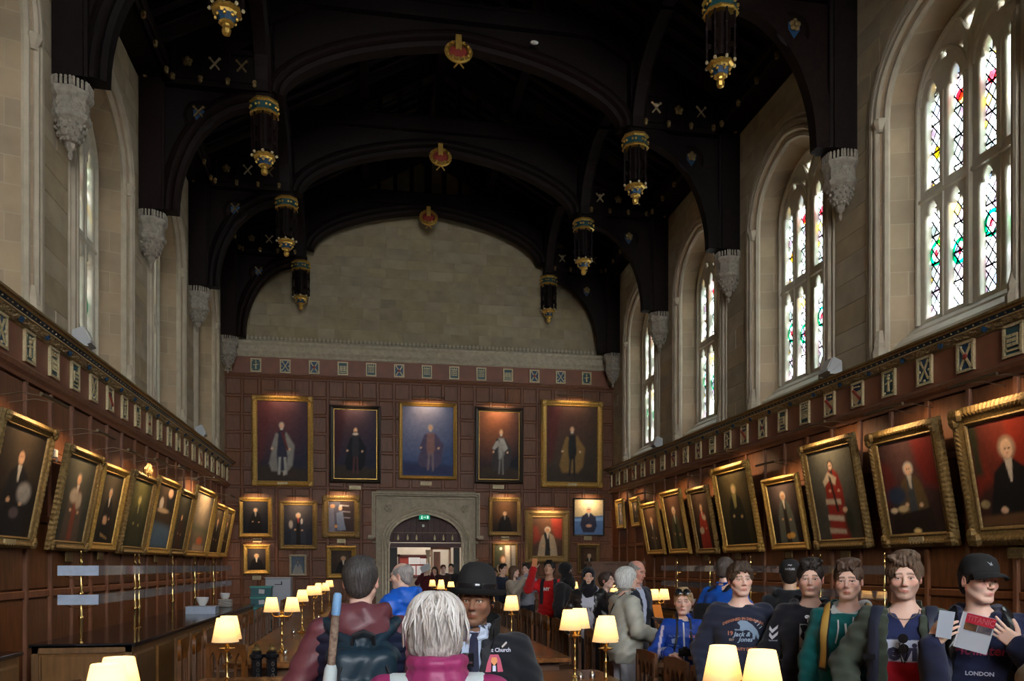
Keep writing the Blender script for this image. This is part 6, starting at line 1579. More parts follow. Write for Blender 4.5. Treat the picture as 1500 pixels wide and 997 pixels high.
    if beard:
        bm = np.clip((-.028 - L[:, 2]) / .02 + np.clip((np.abs(L[:, 0]) - .05) / .02, 0, 1) * .8, 0, 1) * hd_ * (L[:, 1] < .015) * (L[:, 2] < -.01) * np.clip((np.hypot(L[:, 0] / .024, (L[:, 2] + .066) / .013) - .8) * 2, 0, 1) * (L[:, 2] > -.118)
        tint(bm, brow, beard)
    set_cols(me, np.clip(col, 0, 1)); body = obj('body', me, 'skin', root)
    # ---- eyes
    face_vis = True
    for sg in (-1, 1):
        if lvl == 2: break
        n1, n2 = 14, 10; vs = []; cs = []
        for j in range(n2 + 1):
            for i in range(n1):
                a, b = 2 * PI * i / n1, PI * j / n2
                d = np.array((math.sin(b) * math.cos(a), -math.cos(b), math.sin(b) * math.sin(a))); vs.append(HP(np.array((sg * .0305, -.0700, .0018)) + d * .0120))
                ang = b; cs.append((.01, .008, .006) if ang < .28 else ((.10, .07, .04) if brow[0] < .15 else (.12, .16, .2)) if ang < .62 else (.62, .58, .54))
        mb = MB(); mb.add(vs, [(j * n1 + i, j * n1 + (i + 1) % n1, (j + 1) * n1 + (i + 1) % n1, (j + 1) * n1 + i) for j in range(n2) for i in range(n1)])
        m2 = bpy.data.meshes.new('eye'); m2.from_pydata(mb.v, [], mb.f); set_cols(m2, np.array(cs)); obj('eye', m2, 'eye', root, smooth='all')
    # ---- clothes
    out = {}
    for g in tops:
        infl = g.get('infl', .016) * s; hem = g.get('hem', .86) * s; gl = [.010, .014, .022][lvl]; gl = gl * g.get('res', 1)
        lo = pts.min(0) - .12; hi = pts.max(0) + .12; lo[2] = hem - .03; hi[2] = max(1.62 * s, max(J[k][i][2] for k in J for i in range(3)) + .12)
        G = Field(lo, hi, [], gl)
        K = [(max(z, hem), hw, hd, cx, cy) for z, hw, hd, cx, cy in T if z > hem - .1 * s and z < 1.47 * s]
        K = [K[0]] + [k for k in K[1:] if k[0] > hem]
        if g.get('flare'): K = [(z, hw + g['flare'] * s * max(0, 1 - (z - hem) / (.4 * s)), hd + g['flare'] * s * max(0, 1 - (z - hem) / (.4 * s)), cx, cy) for z, hw, hd, cx, cy in K]
        if hem < .8 * s: K = [(hem, .17 * s * build + g.get('flare', 0) * s, .12 * s + g.get('flare', 0) * s * .6, 0, .01)] + [k for k in K if k[0] > .85 * s]
        G.prim(('loft', 'u', 0, K, infl)); G.prim(('ell', 'u', .03, A((0, .012 - lean, 1.395)), A((.125 * build, .08, .058)) + infl * .8, None))
        if female or g.get('bust'):
            for sg in (-1, 1): G.prim(('ell', 'u', .03, A((sg * .07, -.085 - lean * .6, 1.24)), A((.065, .05, .06)) + infl * .5, None))
        if g.get('sleeve', 1):
            for sd, nm in ((-1, 'L'), (1, 'R')):
                a, b, w = J[nm]; w2 = w - (w - b) / np.linalg.norm(w - b) * g.get('cuff', .0) * s; si = infl * g.get('sinfl', 1)
                G.prim(('cap', 'u', .035, a * np.array((.75, 1, 1)), a, .050 * s + si * .7, .048 * s + si * .8)); G.prim(('cap', 'u', .02, a, b, .046 * s * build + si * .8, .040 * s * build + si)); G.prim(('cap', 'u', .015, b, w2, .042 * s * build + si, .031 * s + si))
                if g.get('cuffroll'): G.prim(('cap', 'u', .003, w2 - (w2 - b) * .16, w2, .036 * s + si, .034 * s + si))
        cl = g.get('collar'); nb = A((0, .012 - lean * .95, 1.46))
        if cl == 'hood':
            ch = [(-.085, -.045, 1.445), (-.105, .02, 1.475), (-.085, .085, 1.475), (0, .115, 1.46), (.085, .085, 1.475), (.105, .02, 1.475), (.085, -.045, 1.445)]
            for i in range(6): G.prim(('cap', 'u', .02, A(ch[i]), A(ch[i + 1]), (.026 + .012 * (i in (2, 3, 4))) * s, (.026 + .012 * (i in (1, 2, 3))) * s))
            G.prim(('ell', 'u', .03, A((0, .115, 1.40)), A((.10, .05, .075)), None))
        if cl == 'big_hood':
            ch = [(-.08, -.06, 1.44), (-.11, .01, 1.48), (-.10, .09, 1.50), (0, .13, 1.50), (.10, .09, 1.50), (.11, .01, 1.48), (.08, -.06, 1.44)]
            for i in range(6): G.prim(('cap', 'u', .02, A(ch[i]), A(ch[i + 1]), .036 * s, .036 * s))
            G.prim(('ell', 'u', .04, A((0, .13, 1.42)), A((.13, .06, .09)), None))
        if cl in ('stand', 'coat', 'scarf'):
            hgt = {'stand': .055, 'coat': .09, 'scarf': .06}[cl]; rr = {'stand': .068, 'coat': .088, 'scarf': .085}[cl]
            for i in range(12):
                a0, a1 = 2 * PI * i / 12 + PI / 12, 2 * PI * (i + 1) / 12 + PI / 12
                if cl == 'coat' and i in (7, 8, 9): continue
                for zz in (0, hgt * .5, hgt): 
                    k0 = 1 + (.12 if cl == 'coat' else -.04) * zz / .07
                    G.prim(('cap', 'u', .008, nb + A((rr * k0 * math.cos(a0), rr * k0 * math.sin(a0), zz)), nb + A((rr * k0 * math.cos(a1), rr * k0 * math.sin(a1), zz)), (.012 if cl != 'scarf' else .026) * s, (.012 if cl != 'scarf' else .026) * s))
        nr = g.get('neck', .062) * s
        G.prim(('cap', 's', .006, nb + A((0, -.0, -.035)), HP((0, .005, -.03)), nr, nr * 1.05))
        if g.get('vneck'):
            vn = g['vneck'] * s; G.prim(('fn', 's', .004, A((-.2, -.4, 1.1)), A((.2, .0, 1.6)), lambda X, Y, Z: np.maximum(np.abs(X) - np.clip((Z - (1.46 * s - vn)) * .55, -.02, .2), Y + .02) + 0 * Z))
        if g.get('open'):
            w0, w1 = g['open']; G.prim(('fn', 's', .006, A((-.4, -.5, .3)), A((.4, .02, 1.6)), lambda X, Y, Z: np.maximum(np.abs(X - g.get('ox', 0) * s) - (w1 + (w0 - w1) * np.clip((Z - hem) / (1.45 * s - hem), 0, 1)) * s, Y + .03)))
        am = g.get('fold', .004) * s; ph = g.get('seed', 1) * 1.7
        if g.get('quilt'):
            qz = g['quilt'] * s; disp = lambda X, Y, Z: .006 - .011 * np.abs(np.sin(PI * (Z + .25 * np.maximum(0, np.abs(X) - .2 * s)) / qz)) ** .6 + .002 * np.sin(X * 60 + Y * 40)
        else:
            disp = lambda X, Y, Z: am * (np.sin(Z * 34 / s + 5 * np.sin(X * 9 + ph) + 3 * np.sin(Y * 11 + ph)) * .6 + np.sin(X * 38 + Z * 21 + ph * 2 + 2 * np.sin(Y * 20)) * .4) + .5 * am * np.sin(Z * 80 + X * 30 + Y * 50 + ph)
        me, V, Fc = G.mesh(g['name'], disp)
        c = np.tile(np.array(g['col'], float), (len(V), 1))
        if g.get('colf'): g['colf'](V / s, c)
        set_cols(me, c); o = obj(g['name'], me, g.get('mat', 'cloth'), root)
        if g.get('label'): o['label'] = g['label']
        out[g['name']] = (o, BVHTree.FromPolygons(V.tolist(), Fc.tolist()), s)
    # trousers
    tc_, tw = trousers
    lo, hi = A((-.28, -.2, .04)), A((.28, .22, .98)); G = Field(lo, hi, [], [.016, .02, .028][lvl])
    G.prim(('loft', 'u', 0, [t for t in T if t[0] <= 1.0 * s and t[0] > .79 * s], .012 * s))
    for sd in (-1, 1):
        hip, kn, an = A((sd * .09, .005, .86)), A((sd * .102, -.012, .49)), A((sd * .107, .02, .10)); G.prim(('cap', 'u', .03, hip, kn, .095 * s, .066 * s * tw)); G.prim(('cap', 'u', .02, kn, an, .066 * s * tw, .052 * s * tw))
    if skirt: G.prim(('loft', 'u', .01, [(skirt * s, .19 * s, .15 * s, 0, .01), (.95 * s, .16 * s, .11 * s, 0, .01)], .01))
    me, V, Fc = G.mesh('trousers', lambda X, Y, Z: .004 * np.sin(Z * 40 + 4 * np.sin(X * 20) + 2 * np.sin(Y * 20))); set_cols(me, np.tile(np.array(tc_), (len(V), 1))); obj('trousers', me, 'cloth', root)
    for sd in (-1, 1):
        b = MB(); b.sphere((0, 0, 0), 1, 12, 8, (.045 * s, .135 * s, .05 * s)); b2 = MB(); b2.box((sd * .107 * s, -.045 * s, .014 * s), (.085 * s, .26 * s, .028 * s)); b2.add([(x + sd * .107 * s, y - .045 * s, max(.02 * s, z + .045 * s)) for x, y, z in b.v], b.f)
        m2 = b2.mesh('shoe'); set_cols(m2, np.tile(np.array(shoes), (len(m2.vertices), 1))); obj('shoe', m2, 'cloth', root, smooth=True)
    # ---- hair
    if hair:
        G = Field(hc - .24 * s, hc + .24 * s, [], [.0052, .008, .0115][lvl]) if hair['style'] not in ('long', 'hijab') else Field(hc - A((.26, .26, .38)), hc + A((.26, .26, .2)), [], [.006, .009, .013][lvl])
        st = hair['style']; v = hair.get('vol', 0)
        def ge(op, k, c_, r, rot=None): G.prim(('ell', op, k * q, HP(c_), np.array(r) * q, HR if rot is None else HR @ rot))
        def gc(op, k, a, b, ra, rb): G.prim(('cap', op, k * q, HP(a), HP(b), ra * q, rb * q))
        if st in ('short', 'fringe', 'quiff', 'crop', 'bald'):
            t_ = {'crop': .003, 'bald': .002}.get(st, .008) + v
            ge('u', 0, (0, .022, .030), (.078 + t_, .096 + t_, .088 + t_))
            ge('u', .02, (0, .06, -.03), (.062, .045 + t_ * .5, .055))
            ge('s', .012, (0, -.128, -.018), (.088, .088 + hair.get('recede', 0), hair.get('line', .108))); 
            for sg in (-1, 1): ge('s', .006, (sg * .094, -.002, -.026), (.026, .044, .040)); ge('s', .01, (sg * .05, .04, -.115), (.06, .09, .035))
            if st == 'bald': ge('s', .01, (0, -.01, .13), (.074, .09, .095))
            if st == 'fringe':
                for i in range(9):
                    x = -.055 + i * .0138; gc('u', .008, (x * .6, -.04, .115), (x * 1.08, -.089 + abs(x) * .25, hair.get('fz', .062) + .012 * math.sin(i * 2.3)), .019, .008)
                for sg in (-1, 1): gc('u', .01, (sg * .070, -.045, .065), (sg * .079, -.02, .01), .014, .008)
            if st == 'quiff':
                for i in range(8):
                    x = -.05 + i * .0145; gc('u', .010, (x, -.02, .11), (x * 1.1 + hair.get('sweep', .012), -.074, .106 + .013 * math.sin(i * 1.9 + 1)), .019, .013)
                ge('u', .02, (.005, .0, .115), (.07, .075, .032 + v))
                for i in range(7): x = -.048 + i * .016; gc('u', .006, (x * .9, -.072, .098), (x + .006 * math.sin(i * 5.1), -.087 + abs(x) * .2, .074 + .008 * math.sin(i * 3.7)), .012, .005)
            if st == 'short': ge('u', .015, (0, -.03, .098), (.062, .055, .028))
        elif st == 'bob':
            ge('u', 0, (0, .018, .03), (.094 + v, .112 + v, .098 + v)); ge('u', .03, (0, .035, -.045), (.092 + v, .088 + v * .6, .085))
            ge('s', .012, (0, -.125, -.045), (.074, .085, .098)); gc('s', .01, (0, .02, -.17), (0, -.09, -.15), .055, .065)
            if hair.get('fringe'): 
                for i in range(7): x = -.05 + i * .0167; gc('u', .008, (x * .6, -.05, .11), (x, -.092, .045), .02, .011)
        elif st == 'long':
            ge('u', 0, (0, .018, .03), (.090, .106, .097)); 
            for sg in (-1, 1): gc('u', .03, (sg * .062, .02, .0), (sg * .085, .02, -.22), .042, .034)
            gc('u', .04, (0, .06, .0), (0, .085, -.24), .06, .055); ge('s', .012, (0, -.125, -.045), (.072, .085, .10)); gc('s', .01, (0, -.0, -.08), (0, -.03, -.20), .058, .06)
        elif st == 'hijab':
            ge('u', 0, (0, .018, .028), (.092, .112, .100)); ge('u', .03, (0, -.01, -.075), (.088, .09, .08)); ge('u', .05, (0, .0, -.165), (.125, .115, .075)); ge('u', .03, (0, -.06, -.20), (.08, .06, .09))
            ge('s', .006, (0, -.125, -.014), (.061, .08, .092))
        ha = hair.get('amp', .003) * s; fq = hair.get('freq', 30)
        def disp(X, Y, Z):
            P = [HR[0, i] * (X - hc[0]) + HR[1, i] * (Y - hc[1]) + HR[2, i] * (Z - hc[2]) for i in range(3)]
            th = np.arctan2(P[0], P[1] + .0); r_ = np.sqrt(P[0] ** 2 + P[1] ** 2)
            if st == 'hijab': return .003 * np.sin(P[2] * 60 + 4 * th) + .002 * np.sin(th * 9 + P[2] * 50)
            return ha * (np.sin(th * fq + 7 * np.sin(P[2] * 26 + 2 * np.sin(th * 5)) + 4 * np.sin(P[0] * 47)) * .45 + np.sin(th * fq * .37 + P[2] * 45 + 3 * np.sin(r_ * 90 + P[1] * 50)) * .5 + .35 * np.sin(P[0] * 130 + P[2] * 90) * np.sin(P[1] * 120 + P[2] * 70)) * np.clip(r_ / .04, .2, 1)
        me, V, Fc = G.mesh('hair', disp); Lh = ((V - hc) @ HR) / q
        th = np.arctan2(Lh[:, 0], Lh[:, 1]); sk = .5 + .5 * np.sin(th * fq * 1.3 + 5 * np.sin(Lh[:, 2] * 22) + 3 * np.sin(Lh[:, 0] * 40)); sk = sk * .6 + .4 * (.5 + .5 * np.sin(th * fq * 2.9 + Lh[:, 2] * 40))
        c1, c2 = np.array(hair['col']), np.array(hair.get('col2', tuple(x * .5 for x in hair['col'])))
        c = c2 + (c1 - c2) * sk[:, None]; set_cols(me, np.clip(c, 0, 1)); o = obj('headscarf' if st == 'hijab' else 'hair', me, 'cloth' if st == 'hijab' else 'hair', root)
        if hair.get('label'): o['label'] = hair['label']
    out['root'] = root; out['s'] = s; out['HP'] = HP; out['HR'] = HR; out['J'] = J; out['q'] = q; out['hc'] = hc
    return out
def conform(me, bvh, off=.003, depth=1.0):
    """press a flat mesh drawn in XZ (facing -Y) onto a garment"""
    for v in me.vertices:
        h = bvh.ray_cast(Vector((v.co.x, -depth, v.co.z)), Vector((0, 1, 0)))
        if h[0] is not None: v.co.y += h[0].y - off
        else: v.co.y += -.1
def print_on(P, garment, txt, x, z, size, col, bold=.0, shear=0, spacing=1, arc_=0, rough=.8, vis='print'):
    o, bvh, s = P[garment]; me = text_mesh(txt, size, 0.0006, bold, shear=shear, spacing=spacing)
    bm = bmesh.new(); bm.from_mesh(me); bmesh.ops.triangulate(bm, faces=bm.faces); bm.to_mesh(me); bm.free()
    for v in me.vertices:
        a, b = v.co.x, v.co.y
        if arc_: b += arc_ * (a / .1) ** 2 * -1
        v.co = Vector((x + a, v.co.z, z + b))
    conform(me, bvh); k = obj(vis, me, mat('ink_%d_%d_%d' % tuple(int(c * 99) for c in col), col, rough), P['root']); return k
def patch_on(P, garment, poly, col, name='print', off=.0025, n=6, m=None, yback=False):
    """flat shape pressed on a garment, poly in XZ"""
    o, bvh, s = P[garment]; me = fill_mesh(name, [poly], 0); bm = bmesh.new(); bm.from_mesh(me)
    bmesh.ops.triangulate(bm, faces=bm.faces)
    for _ in range(2): bmesh.ops.subdivide_edges(bm, edges=[e for e in bm.edges if e.calc_length() > .02], cuts=1, use_grid_fill=False)
    bmesh.ops.triangulate(bm, faces=bm.faces); bm.to_mesh(me); bm.free()
    for v in me.vertices: v.co = Vector((v.co.x, 0, v.co.y))
    if yback:
        for v in me.vertices:
            h = bvh.ray_cast(Vector((v.co.x, 1, v.co.z)), Vector((0, -1, 0)))
            v.co.y = (h[0].y + off) if h[0] is not None else .1
    else: conform(me, bvh, off)
    return obj(name, me, m or mat('ink_%d_%d_%d' % tuple(int(c * 99) for c in col), col, .8), P['root'])
def strap(P, garment, path, w, th, m, name='strap', parent=None, off=.002, label=None):
    """band laid over a garment along a rough path (local metres)"""
    o, bvh, s = P[garment]; pts = []; 
    fine = []
    for a, b in zip(path, path[1:]):
        a, b = Vector(a) * s, Vector(b) * s; k = max(1, int((b - a).length / .03))
        fine += [a.lerp(b, i / k) for i in range(k)]
    fine.append(Vector(path[-1]) * s); loc = []; nor = []
    for p in fine:
        h = bvh.find_nearest(p)
        if h[0] is None: loc.append(p); nor.append(Vector((0, -1, 0))); continue
        loc.append(h[0]); nor.append(h[1])
    for _ in range(3):
        nor = [(nor[max(0, i - 1)] + nor[i] * 2 + nor[min(len(nor) - 1, i + 1)]).normalized() for i in range(len(nor))]
        loc = [loc[i] if i in (0, len(loc) - 1) else (loc[i - 1] + loc[i] * 2 + loc[i + 1]) / 4 for i in range(len(loc))]
    vs = []; fs = []
    for i, (p, n) in enumerate(zip(loc, nor)):
        t = (loc[min(i + 1, len(loc) - 1)] - loc[max(0, i - 1)]).normalized(); sd = t.cross(n).normalized()
        for (a, b) in ((-.5, 0), (-.5, .7), (-.35, 1), (.35, 1), (.5, .7), (.5, 0)): vs.append(p + sd * (a * w) + n * (off + b * th))
    for i in range(len(loc) - 1):
        for q in range(6): fs.append((i * 6 + q, i * 6 + (q + 1) % 6, (i + 1) * 6 + (q + 1) % 6, (i + 1) * 6 + q))
    fs += [tuple(range(5, -1, -1)), tuple((len(loc) - 1) * 6 + q for q in range(6))]
    b = MB(); b.add(vs, fs); k = b.build(name, m, parent or P['root'], smooth=True)
    if label: k['label'] = label
    return k
# ================================================================== the visitors
def face_cam(x, y, off=0): return -math.atan2(x, y) + off
def at(px, d): return DP(px, d)
def gear(P, name, label, cat, group=None):
    r = empty(name, P['root'].location, P['root'].rotation_euler.z, label, cat, group); return r
def sdf_obj(prims, lo, hi, h, name, col, m, parent, disp=None, colf=None):
    G = Field(np.array(lo, float), np.array(hi, float), [], h)
    for p in prims: G.prim(p)
    me, V, F_ = G.mesh(name, disp); c = np.tile(np.array(col, float), (len(V), 1))
    if colf: colf(V, c)
    set_cols(me, c); return obj(name, me, m, parent)
def RB(c, r, rad, k=.01, op='u', M=None): return ('box', op, k, c, r, M, rad)
def head_lathe(P, prof_, sx, sy, m, name, tilt=0, dy=0, n=28):
    b = MB(); vs0 = MB(); vs0.lathe(prof_, (0, 0, 0), n)
    T_ = Matrix.Rotation(tilt, 3, 'X'); b.add([P['HP'](np.array(T_ @ Vector((x * sx, y * sy + dy, z)))) for x, y, z in vs0.v], vs0.f); return b.build(name, m, P['root'], smooth=True)
def pack_straps(P, g, m, bp, w=.055, zt=1.20, x=.105, name='strap', th=.012):
    for sg in (-1, 1): strap(P, g, [(sg * x * 1.25, -.13, zt - .12), (sg * x * 1.1, -.14, zt + .02), (sg * x, -.12, zt + .12), (sg * x * .92, -.06, 1.44), (sg * x * .9, .02, 1.50), (sg * x * .9, .10, 1.42)], w, th, m, name, bp)
mat('strap_black', (.012, .013, .017), .6); mat('strap_white', (.52, .60, .62), .6); mat('strap_yellow', (.50, .30, .06), .6); mat('felt_black', (.008, .008, .009), .85, bump=.2, scale=60)
mat('strap_grey', (.10, .14, .16), .7); mat('zip_white', (.6, .6, .62), .5); mat('phone_back', (.42, .48, .56), .25); mat('white_ink', (.55, .57, .62), .8); mat('orange_paper', (.75, .22, .03), .6)

# --- A: man with backpack, seen from behind
x, y = at(529, 4.0)
def vest_c(V, c): pass
A_ = person('person from behind with greying dark hair, maroon hooded jacket and navy padded vest', (x, y), PI + .05, 1.79, 0, SKIN_PALE, head=(-.22, .05, 0), build=1.12, arms=dict(eL=(-.30, .02, 1.14), wL=(-.27, -.12, .92), eR=(.30, .02, 1.14), wR=(.27, -.12, .92)),
    tops=[dict(name='jacket', col=(.125, .035, .045), infl=.024, collar='big_hood', fold=.005, seed=2, mat='nylon'), dict(name='padded_vest', col=(.010, .014, .035), infl=.038, sleeve=0, quilt=.052, mat='nylon', neck=.098, hem=.9)],
    hair=dict(style='short', col=(.085, .078, .075), col2=(.016, .013, .012), vol=.000, freq=60, amp=.0013))
bp = gear(A_, 'backpack', 'dark teal backpack with grab loop worn by the man in maroon', 'backpack')
teal = (.010, .028, .045)
sdf_obj([RB((0, .245, 1.13), (.155, .075, .24), .06), RB((0, .31, 1.06), (.125, .045, .17), .04, .012), ('cap', 'u', .02, (-.13, .17, 1.33), (0, .16, 1.40), .045, .05), ('cap', 'u', .02, (.13, .17, 1.33), (0, .16, 1.40), .045, .05), ('cap', 's', .004, (-.13, .345, 1.245), (.13, .345, 1.245), .006, .006)],
        (-.24, .08, .84), (.24, .40, 1.50), .009, 'pack_body', teal, 'nylon', bp, lambda X, Y, Z: .003 * np.sin(Z * 40 + 6 * np.sin(X * 14)) + .002 * np.sin(X * 45 + Z * 20))
b = MB(); b.tube([(-.05, .22, 1.385), (-.045, .25, 1.43), (0, .26, 1.45), (.045, .25, 1.43), (.05, .22, 1.385)], .010, 8); b.build('grab_loop', 'strap_black', bp, smooth=True)
for sg in (-1, 1):
    sdf_obj([('cap', 'u', .01, (sg * .05, .19, 1.38), (sg * .13, .12, 1.45), .032, .03), ('cap', 'u', .02, (sg * .13, .12, 1.45), (sg * .165, .04, 1.47), .03, .03), ('cap', 'u', .02, (sg * .165, .04, 1.47), (sg * .16, -.08, 1.38), .03, .026)], (-.28, -.2, 1.25), (.28, .3, 1.56), .009, 'strap', teal, 'nylon', bp)
    b = MB(); b.tube([(sg * .10, .335, 1.30), (sg * .125, .34, 1.22), (sg * .14, .33, 1.12)], .006, 6); b.build('zip_pull', 'strap_black', bp)
b = MB(); b.box((0, .357, 1.16), (.19, .006, .012)); b.build('zip', 'strap_black', bp)
um = gear(A_, 'furled_umbrella', 'furled white umbrella with cork-patterned handle tucked beside the backpack', 'umbrella')
b = MB(); b.lathe([(.012, .98), (.030, 1.0), (.034, 1.2), (.027, 1.34), (.02, 1.36)], (0, 0, 0), 12); o = b.build('canopy', 'strap_white', um, smooth=True)
b = MB(); b.lathe([(.017, 1.35), (.018, 1.48), (.017, 1.58)], (0, 0, 0), 10); b.build('handle', mat('cork', (.32, .24, .18), .8, col2=(.12, .07, .05), scale=60), um, smooth=True)
b = MB(); b.lathe([(.018, 1.575), (.020, 1.58), (.018, 1.66), (.012, 1.67)], (0, 0, 0), 10); b.build('handle_cap', mat('pale_blue', (.18, .36, .62), .5), um, smooth=True)
for ch in um.children: ch.rotation_euler = (R(-6), R(-5), 0); ch.location = (.262, .34, -.02)

# --- B: woman with silver hair and magenta jacket, from behind
x, y = at(641, 2.72)
B_ = person('person seen from behind, silver-blonde bobbed hair, magenta padded jacket with white straps', (x, y), PI - .12, 1.645, 0, SKIN_PALE, head=(-.25, .06, 0), female=True, build=1.12, arms=dict(eL=(-.29, .02, 1.14), wL=(-.24, -.15, 1.0), eR=(.29, .02, 1.14), wR=(.24, -.15, 1.0)),
    tops=[dict(name='jacket', col=(.30, .030, .125), infl=.034, collar='scarf', quilt=.075, mat='nylon', neck=.045, hem=.84)],
    hair=dict(style='bob', col=(.60, .56, .52), col2=(.17, .145, .13), vol=.006, freq=46, amp=.0032))
rg = random.Random(4)
b = MB()
for i in range(150):    # loose locks lying over the bob
    th = rg.uniform(-2.6, 2.6); r0 = rg.uniform(.02, .07); pts = []; L0 = rg.uniform(.6, 1.0)
    for k in range(9):
        t = k / 8 * L0; ph = .25 + t * 1.9; rad = .108 * math.sin(min(ph, 1.65)) + (.012 if ph > 1.65 else 0)
        zz = .035 + .104 * math.cos(min(ph, 1.6)) - max(0, ph - 1.6) * .18
        a = th + .10 * math.sin(k * .9 + i)
        pts.append(B_['HP']((rad * .97 * math.sin(a), .022 + rad * 1.12 * math.cos(a), zz)))
    b.cur = i % 3; b.tube(pts, .0042, 4, scales=[.3] + [1, 1.2, 1.3, 1.2, 1.1, 1, .7, .2])
o = b.build('hair_locks', [mat('lock_a', (.62, .58, .54), .45), mat('lock_b', (.42, .37, .33), .45), mat('lock_c', (.70, .68, .66), .45)], B_['root'], smooth='all'); o['kind'] = 'stuff'
bw_ = gear(B_, 'white_backpack', 'white backpack worn over the magenta jacket, cut by the bottom edge', 'backpack')
for sg in (-1, 1): strap(B_, 'jacket', [(sg * .07, .17, 1.24), (sg * .10, .15, 1.36), (sg * .125, .09, 1.45), (sg * .135, .02, 1.50), (sg * .135, -.08, 1.44), (sg * .13, -.15, 1.30)], .062, .014, 'strap_white', 'strap', bw_)
sdf_obj([RB((0, .25, 1.02), (.14, .07, .17), .05)], (-.2, .12, .8), (.2, .38, 1.25), .014, 'pack_body', (.5, .56, .58), 'nylon', bw_)

# --- C: custodian in bowler hat
x, y = at(697, 3.8)
C__ = person('person in black bowler hat, black coat with crest badge, white shirt and tie, smiling', (x, y), face_cam(x, y, -.02), 1.70, 0, (.27, .135, .08), head=(-.16, .02, .05), build=1.15, smile=-1.6, beard=.3, brow=(.03, .02, .018),
    arms=dict(eL=(-.27, .0, 1.15), wL=(-.2, -.2, 1.05), eR=(.27, .0, 1.15), wR=(.23, -.08, .95)),
    tops=[dict(name='shirt', col=(.42, .50, .66), infl=.010, collar='stand', fold=.002, neck=.05), dict(name='coat', col=(.010, .012, .017), infl=.042, open=(.050, .004), ox=-.02, fold=.005, hem=.72, neck=.07)],
    hair=dict(style='crop', col=(.03, .03, .03)))
head_lathe(C__, [(.002, .186), (.045, .182), (.078, .162), (.097, .122), (.102, .075), (.102, .052), (.104, .050), (.125, .042), (.142, .046), (.152, .058), (.156, .058), (.150, .042), (.135, .030), (.104, .036), (.098, .050), (.09, .1), (.06, .15), (.002, .17)], .92, 1.10, 'felt_black', 'bowler_hat', tilt=-.05, dy=.01)
head_lathe(C__, [(.1035, .05), (.1045, .055), (.1045, .078), (.103, .082)], .92, 1.10, 'black_gloss', 'hat_band', tilt=-.05, dy=.01)
patch_on(C__, 'shirt', [(-.026, 1.445), (.010, 1.445), (.018, 1.28), (-.008, 1.25), (-.034, 1.28)], (.012, .014, .04), 'tie', off=.006)
for sg in (-1, 1):
    patch_on(C__, 'shirt', [(-.008, 1.462), (-.008 + sg * .06, 1.49), (-.008 + sg * .055, 1.425), (-.008 + sg * .02, 1.41)], (.50, .58, .72), 'shirt_collar', off=.012)
    patch_on(C__, 'coat', [(sg * .045 - .01, 1.42), (sg * .085, 1.44), (sg * .07, 1.36), (sg * .03 - .01, 1.22)], (.016, .018, .024), 'lapel', off=.008)
print_on(C__, 'coat', 'Christ Church', .090, 1.368, .024, (.55, .57, .68), bold=.0006, vis='lettering')
patch_on(C__, 'coat', [(.045, 1.275), (.057, 1.330), (.067, 1.350), (.103, 1.350), (.113, 1.330), (.125, 1.275), (.100, 1.275), (.098, 1.315), (.072, 1.315), (.070, 1.275)], (.50, .09, .16), 'crest_badge')
patch_on(C__, 'coat', [(.070, 1.320), (.074, 1.338), (.096, 1.338), (.100, 1.320), (.085, 1.300)], (.7, .3, .12), 'crest_badge', off=.004)
patch_on(C__, 'coat', [(.078, 1.302), (.092, 1.302), (.092, 1.278), (.078, 1.278)], (.6, .62, .8), 'crest_badge', off=.005)
patch_on(C__, 'coat', [(.118, 1.385), (.140, 1.405), (.144, 1.398), (.122, 1.378)], (.55, .5, .48), 'name_tag', off=.009)
cb_ = MB(); nsg = 22; vs = []
for i in range(nsg + 1):
    a = R(-52 + 284 * i / nsg)
    for (r_, z_) in ((.082, 1.415), (.092, 1.45), (.103, 1.515), (.112, 1.512), (.108, 1.45), (.105, 1.40)): vs.append((r_ * 1.05 * math.cos(a), .015 + r_ * math.sin(a), z_ + .02 * math.sin(a) - (.03 if i in (0, nsg) else 0)))
cb_.add(vs, [(i * 6 + j, i * 6 + (j + 1) % 6, i * 6 + 6 + (j + 1) % 6, i * 6 + 6 + j) for i in range(nsg) for j in range(6)] + [(0, 1, 2, 3, 4, 5), tuple(nsg * 6 + j for j in range(5, -1, -1))])
cb_.build('coat_collar', 'felt_black', C__['root'], smooth=True)
b = MB(); b.tube([C__['HP']((.082, .0, -.015)), C__['HP']((.088, .01, -.09)), Vector((.085, -.10, 1.42)), Vector((.07, -.15, 1.38))], .0025, 6); b.sphere(C__['HP']((.082, -.002, -.004)), .008, 8, 6); b.build('earpiece', 'black_gloss', C__['root'], smooth=True)
rd = gear(C__, 'two_way_radio', 'small black radio microphone clipped to the front of the custodian coat', 'radio')
b = MB(); b.box((-.03, -.185, 1.335), (.05, .03, .06)); b.cur = 1; b.box((-.035, -.203, 1.34), (.012, .008, .045)); b.box((-.035, -.203, 1.325), (.05, .006, .010)); b.build('body', ['black_gloss', 'silver'], rd)

# --- D: bald man in bright blue jacket
x, y = at(590, 7.5)
D_ = person('person seen from behind, balding with grey fringe hair, bright blue rain jacket, grey strap', (x, y), face_cam(x, y, -2.35), 1.77, 1, SKIN_PALE, head=(.35, .08, 0), build=1.1, brow=(.3, .3, .3),
    tops=[dict(name='rain_jacket', col=(.010, .115, .60), infl=.034, collar='big_hood', fold=.007, mat='nylon', seed=3, neck=.07)], hair=dict(style='bald', col=(.36, .34, .33), col2=(.2, .18, .17), vol=.003))
strap(D_, 'rain_jacket', [(.12, -.06, 1.44), (.10, .05, 1.5), (.0, .14, 1.36), (-.10, .13, 1.2), (-.16, .1, 1.05)], .045, .006, 'strap_grey')

